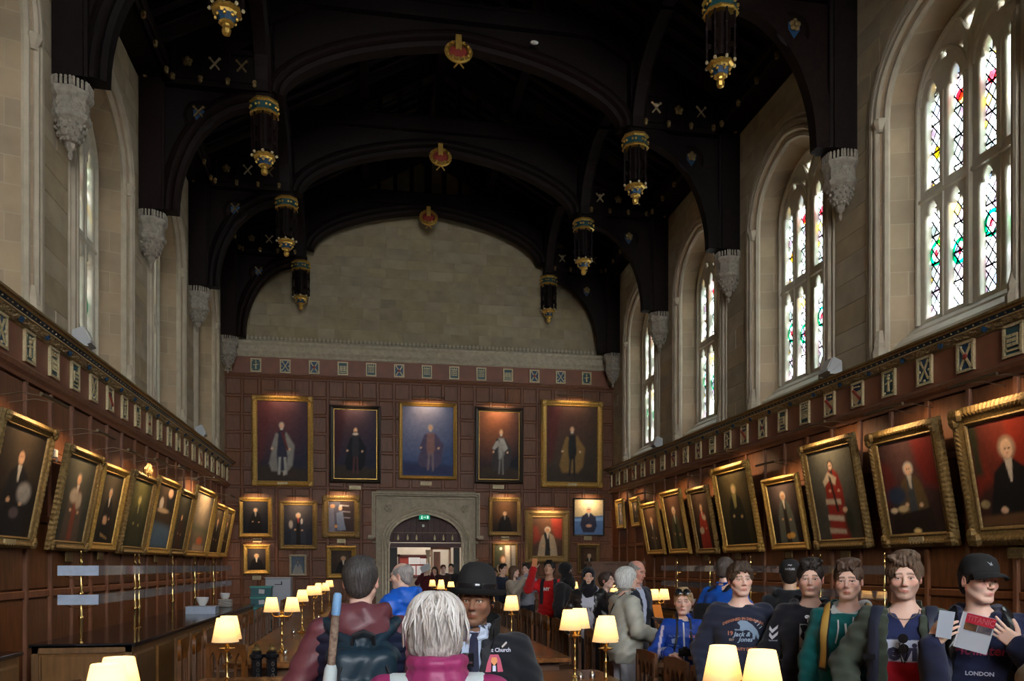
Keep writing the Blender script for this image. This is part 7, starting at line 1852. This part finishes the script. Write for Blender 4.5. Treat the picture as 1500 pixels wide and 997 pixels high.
# --- E: boy in blue track jacket with camera
x, y = at(1001, 7.1)
WH = (.62, .63, .68)
def boy_c(V, c):
    m = (np.abs(np.abs(V[:, 0]) - .195 - np.clip((1.42 - V[:, 2]) * .17, 0, .1)) < .012) & (V[:, 1] < .06) & (V[:, 2] > 1.0); c[m & (V[:, 2] < 1.40)] = (.55, .50, .62)
hsE = dict(L=dict(f=(.75, -.5, -.12), n=(.1, .2, -1), side=(.2, -1, .3), curl=.5, thumb=.4), R=dict(f=(-.75, -.5, -.10), n=(-.1, .2, -1), side=(-.2, -1, .3), curl=.5, thumb=.4))
E_ = person('person, fair-haired boy in royal blue track jacket with white zip, holding a camera', (x, y), face_cam(x, y, .05), 1.54, 0, SKIN_PALE, head=(-.12, .04, 0), build=.95, headk=1.08, brow=(.28, .18, .10), arms=dict(eL=(-.29, .0, 1.12), wL=(-.15, -.20, 1.145), eR=(.27, .0, 1.13), wR=(.16, -.20, 1.165)), hands=hsE,
    tops=[dict(name='track_jacket', col=(.008, .055, .36), infl=.024, collar='stand', fold=.005, seed=4, colf=boy_c, mat='nylon', cuffroll=1, neck=.06)], hair=dict(style='fringe', col=(.50, .35, .19), col2=(.24, .14, .07), vol=.000, freq=26, fz=.07))
strap(E_, 'track_jacket', [(0, -.14, 1.475), (0, -.17, 1.38), (0, -.18, 1.2), (0, -.17, 1.0), (0, -.16, .88)], .013, .004, 'zip_white', 'zip')
for sg in (-1, 1): strap(E_, 'track_jacket', [(sg * .055, -.02, 1.50), (sg * .072, -.13, 1.42), (sg * .075, -.17, 1.30), (sg * .06, -.19, 1.18)], .020, .003, 'strap_black', 'camera_strap')
print_on(E_, 'track_jacket', 'BOLD', .082, 1.145, .03, (.60, .25, .35), bold=.002); print_on(E_, 'track_jacket', 'The Team', -.085, 1.145, .022, (.45, .55, .75)); print_on(E_, 'track_jacket', 'K FODBOLD', -.085, 1.065, .016, (.45, .55, .75))
patch_on(E_, 'track_jacket', [(-.105, 1.12), (-.07, 1.13), (-.06, 1.10), (-.075, 1.08), (-.10, 1.085)], (.35, .48, .72))
b = MB()
for sg in (-1, 1):
    for k in (0, 1, 2): 
        w = E_['J']['L' if sg < 0 else 'R']; p = Vector(w[2]).lerp(Vector(w[1]), .08 + .07 * k); t = (Vector(w[2]) - Vector(w[1])).normalized(); Mq = t.to_track_quat('Z', 'Y').to_matrix()
        if k != 1: b.lathe([(.052, -.006), (.0535, 0), (.052, .006)], p, 14, Mq, cap=False)
b.build('cuff_stripes', 'zip_white', E_['root'])
b = MB(); 
for sg in (-1, 1): b.lathe([(.001, 0), (.026, .004), (.030, .009), (.026, .012)], E_['HP']((sg * .034, -.092, .092)), 12, Matrix(E_['HR'].tolist()) @ Matrix.Rotation(R(60), 3, 'X'))
b.tube([E_['HP']((-.075, -.03, .09)), E_['HP']((-.034, -.093, .094)), E_['HP']((.034, -.093, .094)), E_['HP']((.075, -.03, .09))], .005, 6); b.build('sunglasses', 'black_gloss', E_['root'], smooth=True)
cm = gear(E_, 'camera', 'small black camera held at the waist by the boy in blue', 'camera')
b = MB(); b.box((0, -.245, 1.025), (.105, .05, .062)); b.box((0, -.245, 1.062), (.04, .04, .02)); b.lathe([(.026, 0), (.028, .03), (.024, .034)], (0, -.272, 1.022), 14, Matrix.Rotation(PI / 2, 3, 'X')); b.build('body', 'black_gloss', cm)

# --- F: navy sweatshirt with printed animal
x, y = at(1084, 5.95)
F_ = person('person with brown fringe hair in navy sweatshirt printed with a prowling big cat', (x, y), face_cam(x, y, .12), 1.765, 0, SKIN_PALE, head=(.16, .02, -.04), build=1.04, brow=(.09, .05, .03), arms=dict(eL=(-.28, .03, 1.13), wL=(-.25, -.12, .92), eR=(.29, .0, 1.12), wR=(.16, -.22, 1.045)), hands=dict(R=dict(f=(-.85, -.35, -.05), n=(-.1, .3, -1), side=(-.2, -1, .2), curl=.55)),
    tops=[dict(name='tshirt', col=(.5, .5, .52), infl=.008, neck=.058, sleeve=0, fold=.002, res=1.3), dict(name='sweatshirt', col=(.018, .022, .042), infl=.026, neck=.073, fold=.0055, seed=5)], hair=dict(style='fringe', col=(.085, .05, .03), col2=(.02, .012, .008), vol=.007, freq=24))
OR_, LB = (.42, .16, .09), (.20, .28, .38)
print_on(F_, 'sweatshirt', 'DESIGNED IN DENMARK', .01, 1.372, .026, OR_, bold=.0008, arc_=.02); print_on(F_, 'sweatshirt', 'QUALITY DENIM', .01, 1.155, .027, OR_, bold=.0008, arc_=-.018)
print_on(F_, 'sweatshirt', '19', -.085, 1.268, .042, OR_, bold=.001); print_on(F_, 'sweatshirt', 'EST', -.075, 1.222, .022, (.38, .28, .22), bold=.001); print_on(F_, 'sweatshirt', 'Jack &', -.005, 1.262, .045, (.30, .40, .50), bold=.001, shear=.3); print_on(F_, 'sweatshirt', 'Jones', .02, 1.225, .045, (.30, .40, .50), bold=.001, shear=.3)
patch_on(F_, 'sweatshirt', [(-.055, 1.300), (-.02, 1.298), (-.015, 1.322), (-.035, 1.345), (-.012, 1.362), (.03, 1.358), (.07, 1.33), (.105, 1.29), (.118, 1.25), (.112, 1.225), (.10, 1.24), (.095, 1.262), (.085, 1.225), (.072, 1.228), (.07, 1.268), (.045, 1.29), (.02, 1.295), (.0, 1.285), (-.02, 1.29), (-.052, 1.288)], LB, 'cat_print')
for (a, z) in ((.085, 1.345), (.10, 1.325), (.115, 1.305)): patch_on(F_, 'sweatshirt', [(a, z), (a + .022, z + .018), (a + .026, z + .014), (a + .004, z - .003)], (.4, .46, .52), 'cat_print')
lf_ = gear(F_, 'leaflet', 'folded white leaflet in the hand of the navy sweatshirt wearer', 'leaflet'); b = MB(); b.box((.085, -.30, 1.045), (.12, .075, .006), rot=(R(20), R(5), R(20))); b.build('sheet', 'paper', lf_)

# --- G: behind F, bald, blue jacket
x, y = at(1062, 8.0)
G_ = person('person turned away behind the sweatshirt wearer, shaved head, blue jacket with black strap', (x, y), face_cam(x, y, 2.4), 1.83, 1, SKIN_PALE, head=(.1, .05, 0), build=1.15, arms=dict(eL=(-.32, .02, 1.15), wL=(-.25, -.2, 1.05), eR=(.32, .02, 1.15), wR=(.25, -.2, 1.05)),
    tops=[dict(name='jacket', col=(.006, .075, .40), infl=.036, collar='stand', fold=.007, mat='nylon', seed=6, neck=.07)], hair=dict(style='crop', col=(.10, .075, .06), recede=.03))
bp2 = gear(G_, 'backpack', 'black backpack worn by the person in the blue jacket', 'backpack'); sdf_obj([RB((0, .25, 1.17), (.14, .07, .22), .05)], (-.2, .1, .88), (.2, .38, 1.45), .02, 'pack_body', (.012, .013, .017), 'nylon', bp2)
pack_straps(G_, 'jacket', 'strap_black', bp2)

# --- H: black hoodie with grey block print
x, y = at(1187, 5.6)
H_ = person('person with dark cropped quiff in black hoodie with pale grey block print', (x, y), face_cam(x, y, -.02), 1.775, 0, SKIN_PALE, head=(.02, .02, 0), build=1.05, brow=(.05, .03, .02), arms=dict(eL=(-.27, .03, 1.14), wL=(-.25, -.06, .93)),
    tops=[dict(name='tshirt', col=(.5, .5, .52), infl=.008, neck=.058, sleeve=0, fold=.002, res=1.3), dict(name='hoodie', col=(.010, .010, .016), infl=.03, collar='hood', neck=.074, fold=.006, seed=7)], hair=dict(style='quiff', col=(.03, .02, .016), col2=(.008, .006, .005), vol=.002, freq=40, amp=.0025))
patch_on(H_, 'hoodie', [(-.065, 1.36), (.01, 1.357), (.01, 1.07), (-.07, 1.08)], (.32, .36, .42)); patch_on(H_, 'hoodie', [(.022, 1.357), (.10, 1.35), (.10, 1.065), (.018, 1.07)], (.26, .28, .31))
print_on(H_, 'hoodie', 'GYMNASIE', .03, 1.405, .026, (.55, .57, .6), bold=.002); print_on(H_, 'hoodie', 'ELITE 10', .03, 1.378, .026, (.55, .57, .6), bold=.002)
def sleeve_mark(P, g, poly, c, yd):  patch_on(P, g, poly, c, 'sleeve_mark', off=.004)
for dz in (0, -.045): patch_on(H_, 'hoodie', [(-.262, 1.335 + dz), (-.245, 1.31 + dz), (-.205, 1.345 + dz), (-.21, 1.32 + dz), (-.247, 1.285 + dz), (-.268, 1.31 + dz)], (.55, .57, .62), 'sleeve_mark', off=.004)
print_on(H_, 'hoodie', 'hummel', -.24, 1.235, .018, (.4, .42, .48))

# --- cap wearer behind H
x, y = at(1157, 7.2)
U_ = person('person mostly hidden behind the black hoodie, wearing a black cap with white lettering', (x, y), face_cam(x, y, PI), 1.79, 1, SKIN_MID, tops=[dict(name='jacket', col=(.01, .011, .014), infl=.03, collar='hood')], hair=dict(style='crop', col=(.02, .015, .012)))
head_lathe(U_, [(.095, .01), (.097, .03), (.094, .07), (.075, .11), (.04, .13), (.002, .135), (.002, .12), (.08, .09), (.088, .03), (.088, .01)], .93, 1.12, 'felt_black', 'cap', dy=.01)
me = text_mesh('NATURE', .022, .001, .001); bmx = Matrix(U_['HR'].tolist())
for v in me.vertices: a = v.co.x / .1; v.co = Vector(U_['HP']((-math.sin(a) * .096, .012 + math.cos(a) * .112, .045 + v.co.y)))
obj('cap_lettering', me, 'white_ink', U_['root'])
me = text_mesh('~', .06, .001, .002)
for v in me.vertices: a = v.co.x / .1; v.co = Vector(U_['HP']((-math.sin(a) * .092, .010 + math.cos(a) * .106, .082 + v.co.y)))
obj('cap_lettering', me, 'white_ink', U_['root'])

# --- I: teal zip hoodie
x, y = at(1243, 5.15)
I_ = person('person with brown hair in teal zip hoodie with yellow backpack straps', (x, y), face_cam(x, y, -.12), 1.77, 0, SKIN_PALE, head=(.02, .04, 0), build=1.0, brow=(.10, .06, .04), arms=dict(eL=(-.235, .03, 1.13), wL=(-.22, -.08, .90)),
    tops=[dict(name='hood_lining', col=(.50, .52, .50), infl=.020, collar='hood', neck=.066, sleeve=0, hem=1.2, fold=.002), dict(name='hoodie', col=(.004, .105, .105), infl=.030, collar='hood', neck=.092, fold=.006, seed=8)], hair=dict(style='quiff', col=(.12, .07, .045), col2=(.035, .02, .014), vol=.001, freq=22, amp=.004))
strap(I_, 'hoodie', [(.0, -.14, 1.385), (.005, -.17, 1.30), (.01, -.17, 1.15), (.0, -.16, .95), (.0, -.15, .85)], .012, .005, 'zip_white', 'zip')
for sg in (-1, 1): strap(I_, 'hoodie', [(sg * .045, -.15, 1.43), (sg * .05, -.17, 1.36), (sg * .053, -.18, 1.27)], .008, .007, 'zip_white', 'drawstring')
bp3 = gear(I_, 'backpack', 'backpack with yellow black-edged straps worn by the teal hoodie wearer', 'backpack'); pack_straps(I_, 'hoodie', 'strap_black', bp3, w=.062, x=.125, th=.008); pack_straps(I_, 'hoodie', 'strap_yellow', bp3, w=.046, x=.125, th=.014, zt=1.23)
sdf_obj([RB((0, .22, 1.17), (.14, .07, .22), .05)], (-.2, .1, .88), (.2, .38, 1.45), .02, 'pack_body', (.3, .18, .04), 'nylon', bp3)

# --- J: green jacket, colour-blocked t-shirt
x, y = at(1325, 4.6)
def lev(V, c):
    z, xx = V[:, 2], V[:, 0]; c[:] = (.018, .026, .085); m = (z < 1.305) & (z > 1.185); c[m] = (.50, .55, .66); c[z <= 1.185] = (.33, .006, .016)
J_ = person('person with swept brown hair and stubble, olive jacket open over navy, white and red t-shirt', (x, y), face_cam(x, y, -.04), 1.80, 0, SKIN_PALE, head=(.05, .05, 0), build=1.06, brow=(.10, .06, .04), beard=.42, arms=dict(eL=(-.31, .03, 1.15), wL=(-.27, -.10, .93), eR=(.31, .04, 1.15), wR=(.27, -.05, .93)),
    tops=[dict(name='tshirt', col=(.02, .03, .1), infl=.012, neck=.060, vneck=.095, fold=.003, sleeve=0, colf=lev, res=.8), dict(name='jacket', col=(.045, .058, .042), infl=.034, open=(.082, .070), collar='stand', neck=.085, fold=.007, seed=9)], hair=dict(style='quiff', col=(.17, .11, .07), col2=(.05, .03, .02), vol=.010, freq=26, amp=.004, sweep=-.02))
print_on(J_, 'tshirt', "Levi's", -.002, 1.275, .135, (.02, .018, .05), bold=.006, vis='lettering')
b = MB(); 
for k in range(28): a = PI * k / 27; h = J_['tshirt'][1].find_nearest(Vector((-.085 * math.cos(a), -.10 - .05 * math.sin(a), 1.52 - .045 * math.sin(a)))); b.sphere(Vector((-.075 * math.cos(a), -.045 - .085 * math.sin(a), 1.505 - .05 * math.sin(a))), .004, 5, 4)
o = b.build('neck_chain', 'silver', J_['root']); o['kind'] = 'stuff'
sg_ = MB()
for k, z in enumerate((1.355, 1.30)): sg_.lathe([(.001, 0), (.024, .003), (.026, .006)], (.0 + .003 * k, -.178 + .012 * k, z), 14, Matrix.Rotation(R(95), 3, 'X'))
sg_.tube([(.0, -.175, 1.33), (.02, -.18, 1.27), (.006, -.178, 1.22)], .003, 5); sg_.tube([(-.02, -.175, 1.33), (-.016, -.18, 1.27), (-.004, -.178, 1.22)], .003, 5); sg_.build('sunglasses', 'black_gloss', J_['root'], smooth=True)
bp4 = gear(J_, 'backpack', 'dark navy backpack worn over the olive jacket', 'backpack'); pack_straps(J_, 'jacket', mat('strap_navy', (.016, .020, .040), .6), bp4, w=.062, x=.145, th=.016, zt=1.16)
sdf_obj([RB((0, .24, 1.17), (.15, .08, .23), .05)], (-.2, .1, .88), (.2, .38, 1.45), .02, 'pack_body', (.014, .017, .035), 'nylon', bp4)
for sg in (-1, 1): b = MB(); b.box((sg * .172, -.150, 1.245), (.06, .02, .03), rot=(0, 0, sg * .3)); b.build('buckle', 'black_gloss', bp4)

# --- K: black cap, navy hoodie, brochure and phone
x, y = at(1434, 4.4)
K_ = person('person in black cap and navy hoodie looking aside, holding brochure and phone', (x, y), face_cam(x, y, .02), 1.785, 0, SKIN_PALE, head=(.62, .02, .04), build=1.08, brow=(.05, .035, .025),
    arms=dict(eL=(-.20, -.20, 1.12), wL=(-.215, -.36, 1.33), eR=(.30, -.06, 1.13), wR=(.165, -.28, 1.33)),
    hands=dict(L=dict(f=(.62, -.25, .62), n=(.35, .85, -.1), side=(-.3, -.3, 1), curls=(.28, .42, .5, .55), thumb=.9, spread=.12), R=dict(f=(-.70, -.10, .55), n=(.1, 1, .2), side=(.3, -.2, 1), curls=(.22, .25, .3, .38), thumb=.8, spread=.22)),
    tops=[dict(name='tshirt', col=(.5, .5, .52), infl=.006, neck=.057, sleeve=0, fold=.002, res=1.3), dict(name='hoodie', col=(.014, .018, .050), infl=.028, collar='hood', neck=.068, vneck=.06, fold=.006, seed=10, cuff=.01)], hair=dict(style='crop', col=(.04, .026, .02), vol=.003))
head_lathe(K_, [(.096, .030), (.098, .05), (.094, .085), (.075, .122), (.04, .142), (.002, .146), (.002, .132), (.07, .11), (.088, .05), (.088, .030)], .90, 1.12, 'felt_black', 'cap', tilt=.06, dy=.008)
b = MB(); vs = []; fs = []
for i in range(13):
    a = -1.15 + 2.3 * i / 12
    for j in range(4):
        r_ = 1 + j * .20 * max(.0, math.cos(a) ** .7) if j else 1
        for t in (0, .006): vs.append(K_['HP']((.088 * math.sin(a) * (1 + j * .02), -.008 - .100 * math.cos(a) - j * .024 * math.cos(a) ** .8, .036 + t - j * j * .0018 + .006 * math.cos(a * 1.2) - .02 * (math.sin(a) ** 2) * j / 3)))
for i in range(12):
    for j in range(3):
        for t in (0, 1): q = [(i * 4 + j) * 2 + t, (i * 4 + j + 1) * 2 + t, ((i + 1) * 4 + j + 1) * 2 + t, ((i + 1) * 4 + j) * 2 + t]; fs.append(q)
    q = (i * 4 + 3) * 2; fs.append((q, q + 8, q + 9, q + 1))
b.add(vs, fs); b.build('cap_peak', 'felt_black', K_['root'], smooth=True)
me = fill_mesh('cap_mark', [[(-.025, .014), (-.004, .004), (-.002, .014), (.004, .002), (.024, -.012), (.006, -.006), (-.004, -.010), (-.008, -.001)]], .0004)
for v in me.vertices: a = v.co.x / .1 - .12; v.co = Vector(K_['HP']((math.sin(a) * .087, .006 - math.cos(a) * .106, .088 + v.co.y)))
obj('cap_mark', me, 'white_ink', K_['root'])
print_on(K_, 'hoodie', 'Hollister', -.0, 1.305, .070, (.30, .03, .09), bold=.002, shear=.15, vis='lettering'); print_on(K_, 'hoodie', 'LONDON', .0, 1.185, .030, (.45, .48, .58), bold=.001, vis='lettering')
for sg in (-1, 1): strap(K_, 'hoodie', [(sg * .035, -.14, 1.40), (sg * .04, -.16, 1.33), (sg * .045, -.17, 1.24)], .006, .005, 'strap_black', 'drawstring')
bp5 = gear(K_, 'backpack', 'black backpack with glossy straps worn by the cap wearer', 'backpack'); pack_straps(K_, 'hoodie', 'black_gloss', bp5, w=.065, x=.135, th=.014)
sdf_obj([RB((0, .24, 1.17), (.15, .08, .23), .05)], (-.2, .1, .88), (.2, .38, 1.45), .02, 'pack_body', (.012, .013, .015), 'nylon', bp5)
ph = gear(K_, 'smartphone', 'silver smartphone held up beside the olive jacket by the cap wearer', 'phone')
Mp = Matrix.Rotation(R(8), 3, 'Y') @ Matrix.Rotation(R(12), 3, 'X')
b = MB(); b.box((-.155, -.425, 1.455), (.070, .009, .140), M=Mp); b.build('case', 'phone_back', ph); b = MB(); b.box((-.176, -.433, 1.512), (.02, .004, .01), M=Mp); b.build('lens', 'black_gloss', ph)
br = gear(K_, 'brochure', 'folded brochure with red title band held by the cap wearer', 'brochure')
Mb = Matrix.Rotation(R(14), 3, 'Y') @ Matrix.Rotation(R(10), 3, 'X')
ctr = Vector((-.022, -.325, 1.41))
def bpiece(name, x_, z_, w_, h_, m, dy=0): b = MB(); b.box(ctr + Mb @ Vector((x_ * .88, -dy, z_ * .88)), (w_ * .88, .003, h_ * .88), M=Mb); return b.build(name, m, br)
bpiece('cover', 0, 0, .165, .215, mat('brochure_paper', (.42, .45, .50), .5)); bpiece('title_band', .008, .078, .148, .055, mat('title_red', (.42, .01, .03), .5), .003); bpiece('photo', -.032, .028, .064, .040, mat('photo_brown', (.16, .07, .02), .5, col2=(.02, .01, .01), scale=40), .003); bpiece('photo', .040, .028, .070, .040, mat('photo_dark', (.03, .03, .05), .5, col2=(.15, .12, .12), scale=40), .003); bpiece('spine', -.086, 0, .008, .215, 'paper', -.002)
me = text_mesh('TITANIC', .042, .0004, .0004)
for v in me.vertices: v.co = ctr + Mb @ Vector((v.co.x * .75 + .008, -.006, v.co.y * 1.0 + .068))
obj('lettering', me, mat('title_ink', (.60, .25, .26), .5), br)

# --- L: shoulder at right edge
x, y = at(1574, 3.75)
person('person at right edge of the photo, only an olive-tan shoulder in view', (x, y), face_cam(x, y, .1), 1.55, 1, SKIN_PALE, build=1.1, tops=[dict(name='jacket', col=(.17, .12, .06), infl=.03, collar='stand', fold=.006, seed=11)], hair=dict(style='short', col=(.1, .07, .05)))

# --- M: woman with white bob
x, y = at(916, 8.2)
M_ = person('person with short white bobbed hair in cream jacket and pale trousers, holding a leaflet', (x, y), face_cam(x, y, 1.95), 1.73, 1, SKIN_PALE, head=(-.15, -.03, 0), female=True, build=1.15, arms=dict(eL=(-.27, -.03, 1.13), wL=(-.15, -.25, 1.06), eR=(.27, -.03, 1.13), wR=(.15, -.25, 1.06)), trousers=((.40, .42, .48), 1.15), shoes=(.3, .3, .3), hands=dict(L=dict(f=(.3, -.9, .1), n=(.2, .1, 1), side=(1, 0, 0), curl=.4), R=dict(f=(-.3, -.9, .1), n=(-.2, .1, 1), side=(-1, 0, 0), curl=.4)),
    tops=[dict(name='jacket', col=(.40, .40, .34), infl=.040, collar='coat', neck=.055, fold=.007, hem=.80, mat='nylon', seed=12)], hair=dict(style='bob', col=(.68, .70, .68), col2=(.36, .36, .34), vol=.004))
strap(M_, 'jacket', [(-.09, .03, 1.5), (-.05, .14, 1.38), (.05, .14, 1.2), (.16, .08, 1.0)], .018, .005, 'strap_black'); strap(M_, 'jacket', [(-.09, .03, 1.5), (-.05, -.14, 1.38), (.05, -.17, 1.2), (.17, -.08, 1.0)], .018, .005, 'strap_black')
hb = gear(M_, 'handbag', 'black shoulder bag at the hip of the woman in cream jacket', 'bag'); sdf_obj([RB((.27, -.02, .90), (.05, .13, .13), .04)], (.15, -.2, .7), (.38, .18, 1.1), .016, 'bag_body', (.012, .013, .02), 'leather', hb)
lf2 = gear(M_, 'leaflet', 'coloured leaflet held by the white-haired woman in cream', 'leaflet'); b = MB(); b.box((0, -.42, 1.16), (.22, .008, .20), rot=(R(-50), 0, R(10))); b.build('sheet', mat('leaflet_print', (.42, .42, .46), .5, col2=(.35, .10, .06), scale=14), lf2)

# --- N
x, y = at(931, 9.3)
N_ = person('person with balding pink head in navy jacket and pale shirt behind the cream jacket', (x, y), face_cam(x, y, .9), 1.80, 1, (.60, .30, .22), head=(.1, .25, 0), build=1.1, tops=[dict(name='shirt', col=(.45, .5, .65), infl=.010, collar='stand', neck=.055, sleeve=0), dict(name='jacket', col=(.02, .022, .035), infl=.030, open=(.05, .02), neck=.075, seed=13)], hair=dict(style='bald', col=(.3, .28, .26)))
lf3 = gear(N_, 'orange_leaflet', 'orange leaflet held by the man in navy jacket', 'leaflet'); b = MB(); b.box((.02, -.30, 1.22), (.15, .008, .2), rot=(R(-15), 0, 0)); b.build('sheet', 'orange_paper', lf3)

# --- O: woman in black headscarf and leather jacket
x, y = at(862, 10.6)
O_ = person('person in black headscarf, black leather jacket and pale grey hooded top, facing the camera', (x, y), face_cam(x, y, -.05), 1.72, 1, (.55, .34, .24), head=(.08, 0, 0), female=True, brow=(.04, .025, .02), arms=dict(eL=(-.27, .02, 1.13), wL=(-.24, -.10, .92)),
    tops=[dict(name='hooded_top', col=(.42, .43, .50), infl=.020, collar='hood', neck=.06, fold=.004, hem=.82), dict(name='leather_jacket', col=(.014, .013, .014), infl=.034, open=(.075, .065), neck=.085, fold=.007, hem=.92, mat='leather', seed=14)], hair=dict(style='hijab', col=(.010, .008, .012), col2=(.005, .004, .006)))
print_on(O_, 'hooded_top', 'N Y', .0, 1.19, .06, (.03, .035, .08), bold=.002)
x, y = at(828, 12.4)
P_ = person('person in black headscarf and black jacket in profile looking right', (x, y), face_cam(x, y, 1.25), 1.79, 1, SKIN_DARK, head=(.1, -.05, 0), female=True, build=1.1, tops=[dict(name='grey_top', col=(.25, .26, .30), infl=.018, neck=.06, sleeve=0), dict(name='jacket', col=(.016, .014, .016), infl=.036, open=(.05, .04), neck=.08, seed=15)], hair=dict(style='hijab', col=(.010, .008, .010), col2=(.004, .004, .005)))
x, y = at(805, 13.6)
Q_ = person('person in red sweatshirt with black straps raising a phone to take a picture', (x, y), face_cam(x, y, -.15), 1.82, 1, (.50, .29, .19), head=(-.2, -.28, 0), brow=(.02, .015, .012), arms=dict(eL=(-.33, -.12, 1.30), wL=(-.21, -.30, 1.62), eR=(.28, .02, 1.13), wR=(.22, -.10, .95)), hands=dict(L=dict(f=(.15, -.1, 1), n=(.3, 1, 0), side=(1, 0, .2), curl=.45)),
    tops=[dict(name='sweatshirt', col=(.50, .010, .014), infl=.028, neck=.070, fold=.006, seed=16)], hair=dict(style='fringe', col=(.014, .012, .012), col2=(.005, .005, .005), vol=.006))
print_on(Q_, 'sweatshirt', 'NY', -.03, 1.36, .07, (.6, .58, .6), bold=.004)
bp6 = gear(Q_, 'backpack', 'black backpack of the visitor in the red sweatshirt', 'backpack'); pack_straps(Q_, 'sweatshirt', 'strap_black', bp6, w=.065); sdf_obj([RB((0, .22, 1.17), (.14, .07, .22), .05)], (-.2, .1, .88), (.2, .36, 1.45), .022, 'pack_body', (.012, .013, .015), 'nylon', bp6)
ph2 = gear(Q_, 'smartphone', 'orange-cased smartphone raised by the visitor in red', 'phone'); b = MB(); b.box((-.19, -.36, 1.80), (.08, .012, .13), rot=(R(-10), 0, 0)); b.build('case', mat('phone_orange', (.5, .17, .06), .4), ph2)
x, y = at(887, 10.9)
R__ = person('person with tied brown hair in dark jacket, face in profile right of the headscarf', (x, y), face_cam(x, y, .95), 1.66, 1, SKIN_PALE, head=(.2, -.1, 0), female=True, tops=[dict(name='jacket', col=(.03, .024, .022), infl=.03, collar='stand', seed=17)], hair=dict(style='short', col=(.06, .035, .025), vol=.004))
# --- far visitors beyond the chairs
def far(px, d, H, lab, rz, **k):
    x, y = at(px, d); return person(lab, (x, y), face_cam(x, y, rz), H, 2, **k)
up = dict(eL=(-.28, -.15, 1.22), wL=(-.12, -.30, 1.48), eR=(.28, -.15, 1.22), wR=(.12, -.30, 1.48))
S1 = far(752, 16.9, 1.74, 'person with long brown hair in beige jumper taking a photograph, in profile', 1.1, female=True, arms=up, tops=[dict(name='jumper', col=(.34, .29, .23), infl=.028)], hair=dict(style='long', col=(.13, .07, .04)), trousers=((.1, .12, .15), 1))
far(771, 17.8, 1.79, 'person in grey hooded top and checked shirt with camera raised to the face', -.4, arms=up, tops=[dict(name='hooded_top', col=(.25, .26, .30), infl=.03, collar='hood')], hair=dict(style='quiff', col=(.035, .025, .02)))
far(736, 18.7, 1.79, 'person with short dark hair in navy jacket, face in profile among far visitors', .8, tops=[dict(name='jacket', col=(.02, .025, .045), infl=.03, collar='stand')], hair=dict(style='short', col=(.02, .015, .012)))
far(716, 20.4, 1.80, 'person in black jacket and open collar in the group right of the bowler hat', .2, tops=[dict(name='jacket', col=(.015, .015, .02), infl=.03)], hair=dict(style='short', col=(.02, .015, .012)))
far(724, 19.4, 1.68, 'shorter person with parted dark hair in front of the far group', .1, tops=[dict(name='jacket', col=(.02, .02, .03), infl=.03)], hair=dict(style='fringe', col=(.03, .02, .015)))
far(697, 22.9, 1.78, 'person with black hair almost hidden behind the bowler hat', .3, tops=[dict(name='jacket', col=(.02, .02, .02), infl=.03)], hair=dict(style='short', col=(.01, .01, .01)))
T1_ = far(624, 24.5, 1.76, 'person in dark red top holding white papers in the doorway', .1, tops=[dict(name='top', col=(.10, .015, .02), infl=.03)], arms=up, hair=dict(style='short', col=(.02, .015, .012)))
lf4 = gear(T1_, 'papers', 'white papers raised by the visitor in the doorway', 'paper'); b = MB(); b.box((-.05, -.36, 1.68), (.3, .008, .2), rot=(R(15), R(-25), 0)); b.build('sheet', 'paper', lf4)
far(637, 25.3, 1.72, 'person in brown coat standing in the middle of the doorway', -.2, tops=[dict(name='coat', col=(.09, .035, .02), infl=.035, hem=.6)], hair=dict(style='long', col=(.05, .025, .015)), female=True)
far(649, 24.5, 1.77, 'person with reddish hair in dark coat in the doorway', .2, tops=[dict(name='coat', col=(.05, .02, .018), infl=.035, hem=.6)], hair=dict(style='short', col=(.12, .05, .03)))
far(661, 25.3, 1.80, 'person in black coat at the right side of the doorway', -.1, tops=[dict(name='coat', col=(.02, .018, .02), infl=.035, hem=.6)], hair=dict(style='short', col=(.012, .01, .01)))

# yellow-green coat carried between the boy and the sweatshirt wearer
x, y = at(1034, 6.5)
yc = empty('folded_coat', (x, y, 0), face_cam(x, y), 'yellow-green coat hanging between the boy in blue and the navy sweatshirt', 'coat')
sdf_obj([('cap', 'u', .05, (.02, 0, 1.12), (-.03, 0, .80), .03, .10), ('cap', 'u', .05, (.05, .03, 1.1), (.05, .03, .6), .03, .10)], (-.25, -.2, .4), (.3, .25, 1.2), .016, 'cloth', (.34, .33, .05), 'cloth', yc, lambda X, Y, Z: .008 * np.sin(X * 60 + 3 * np.sin(Z * 9)))
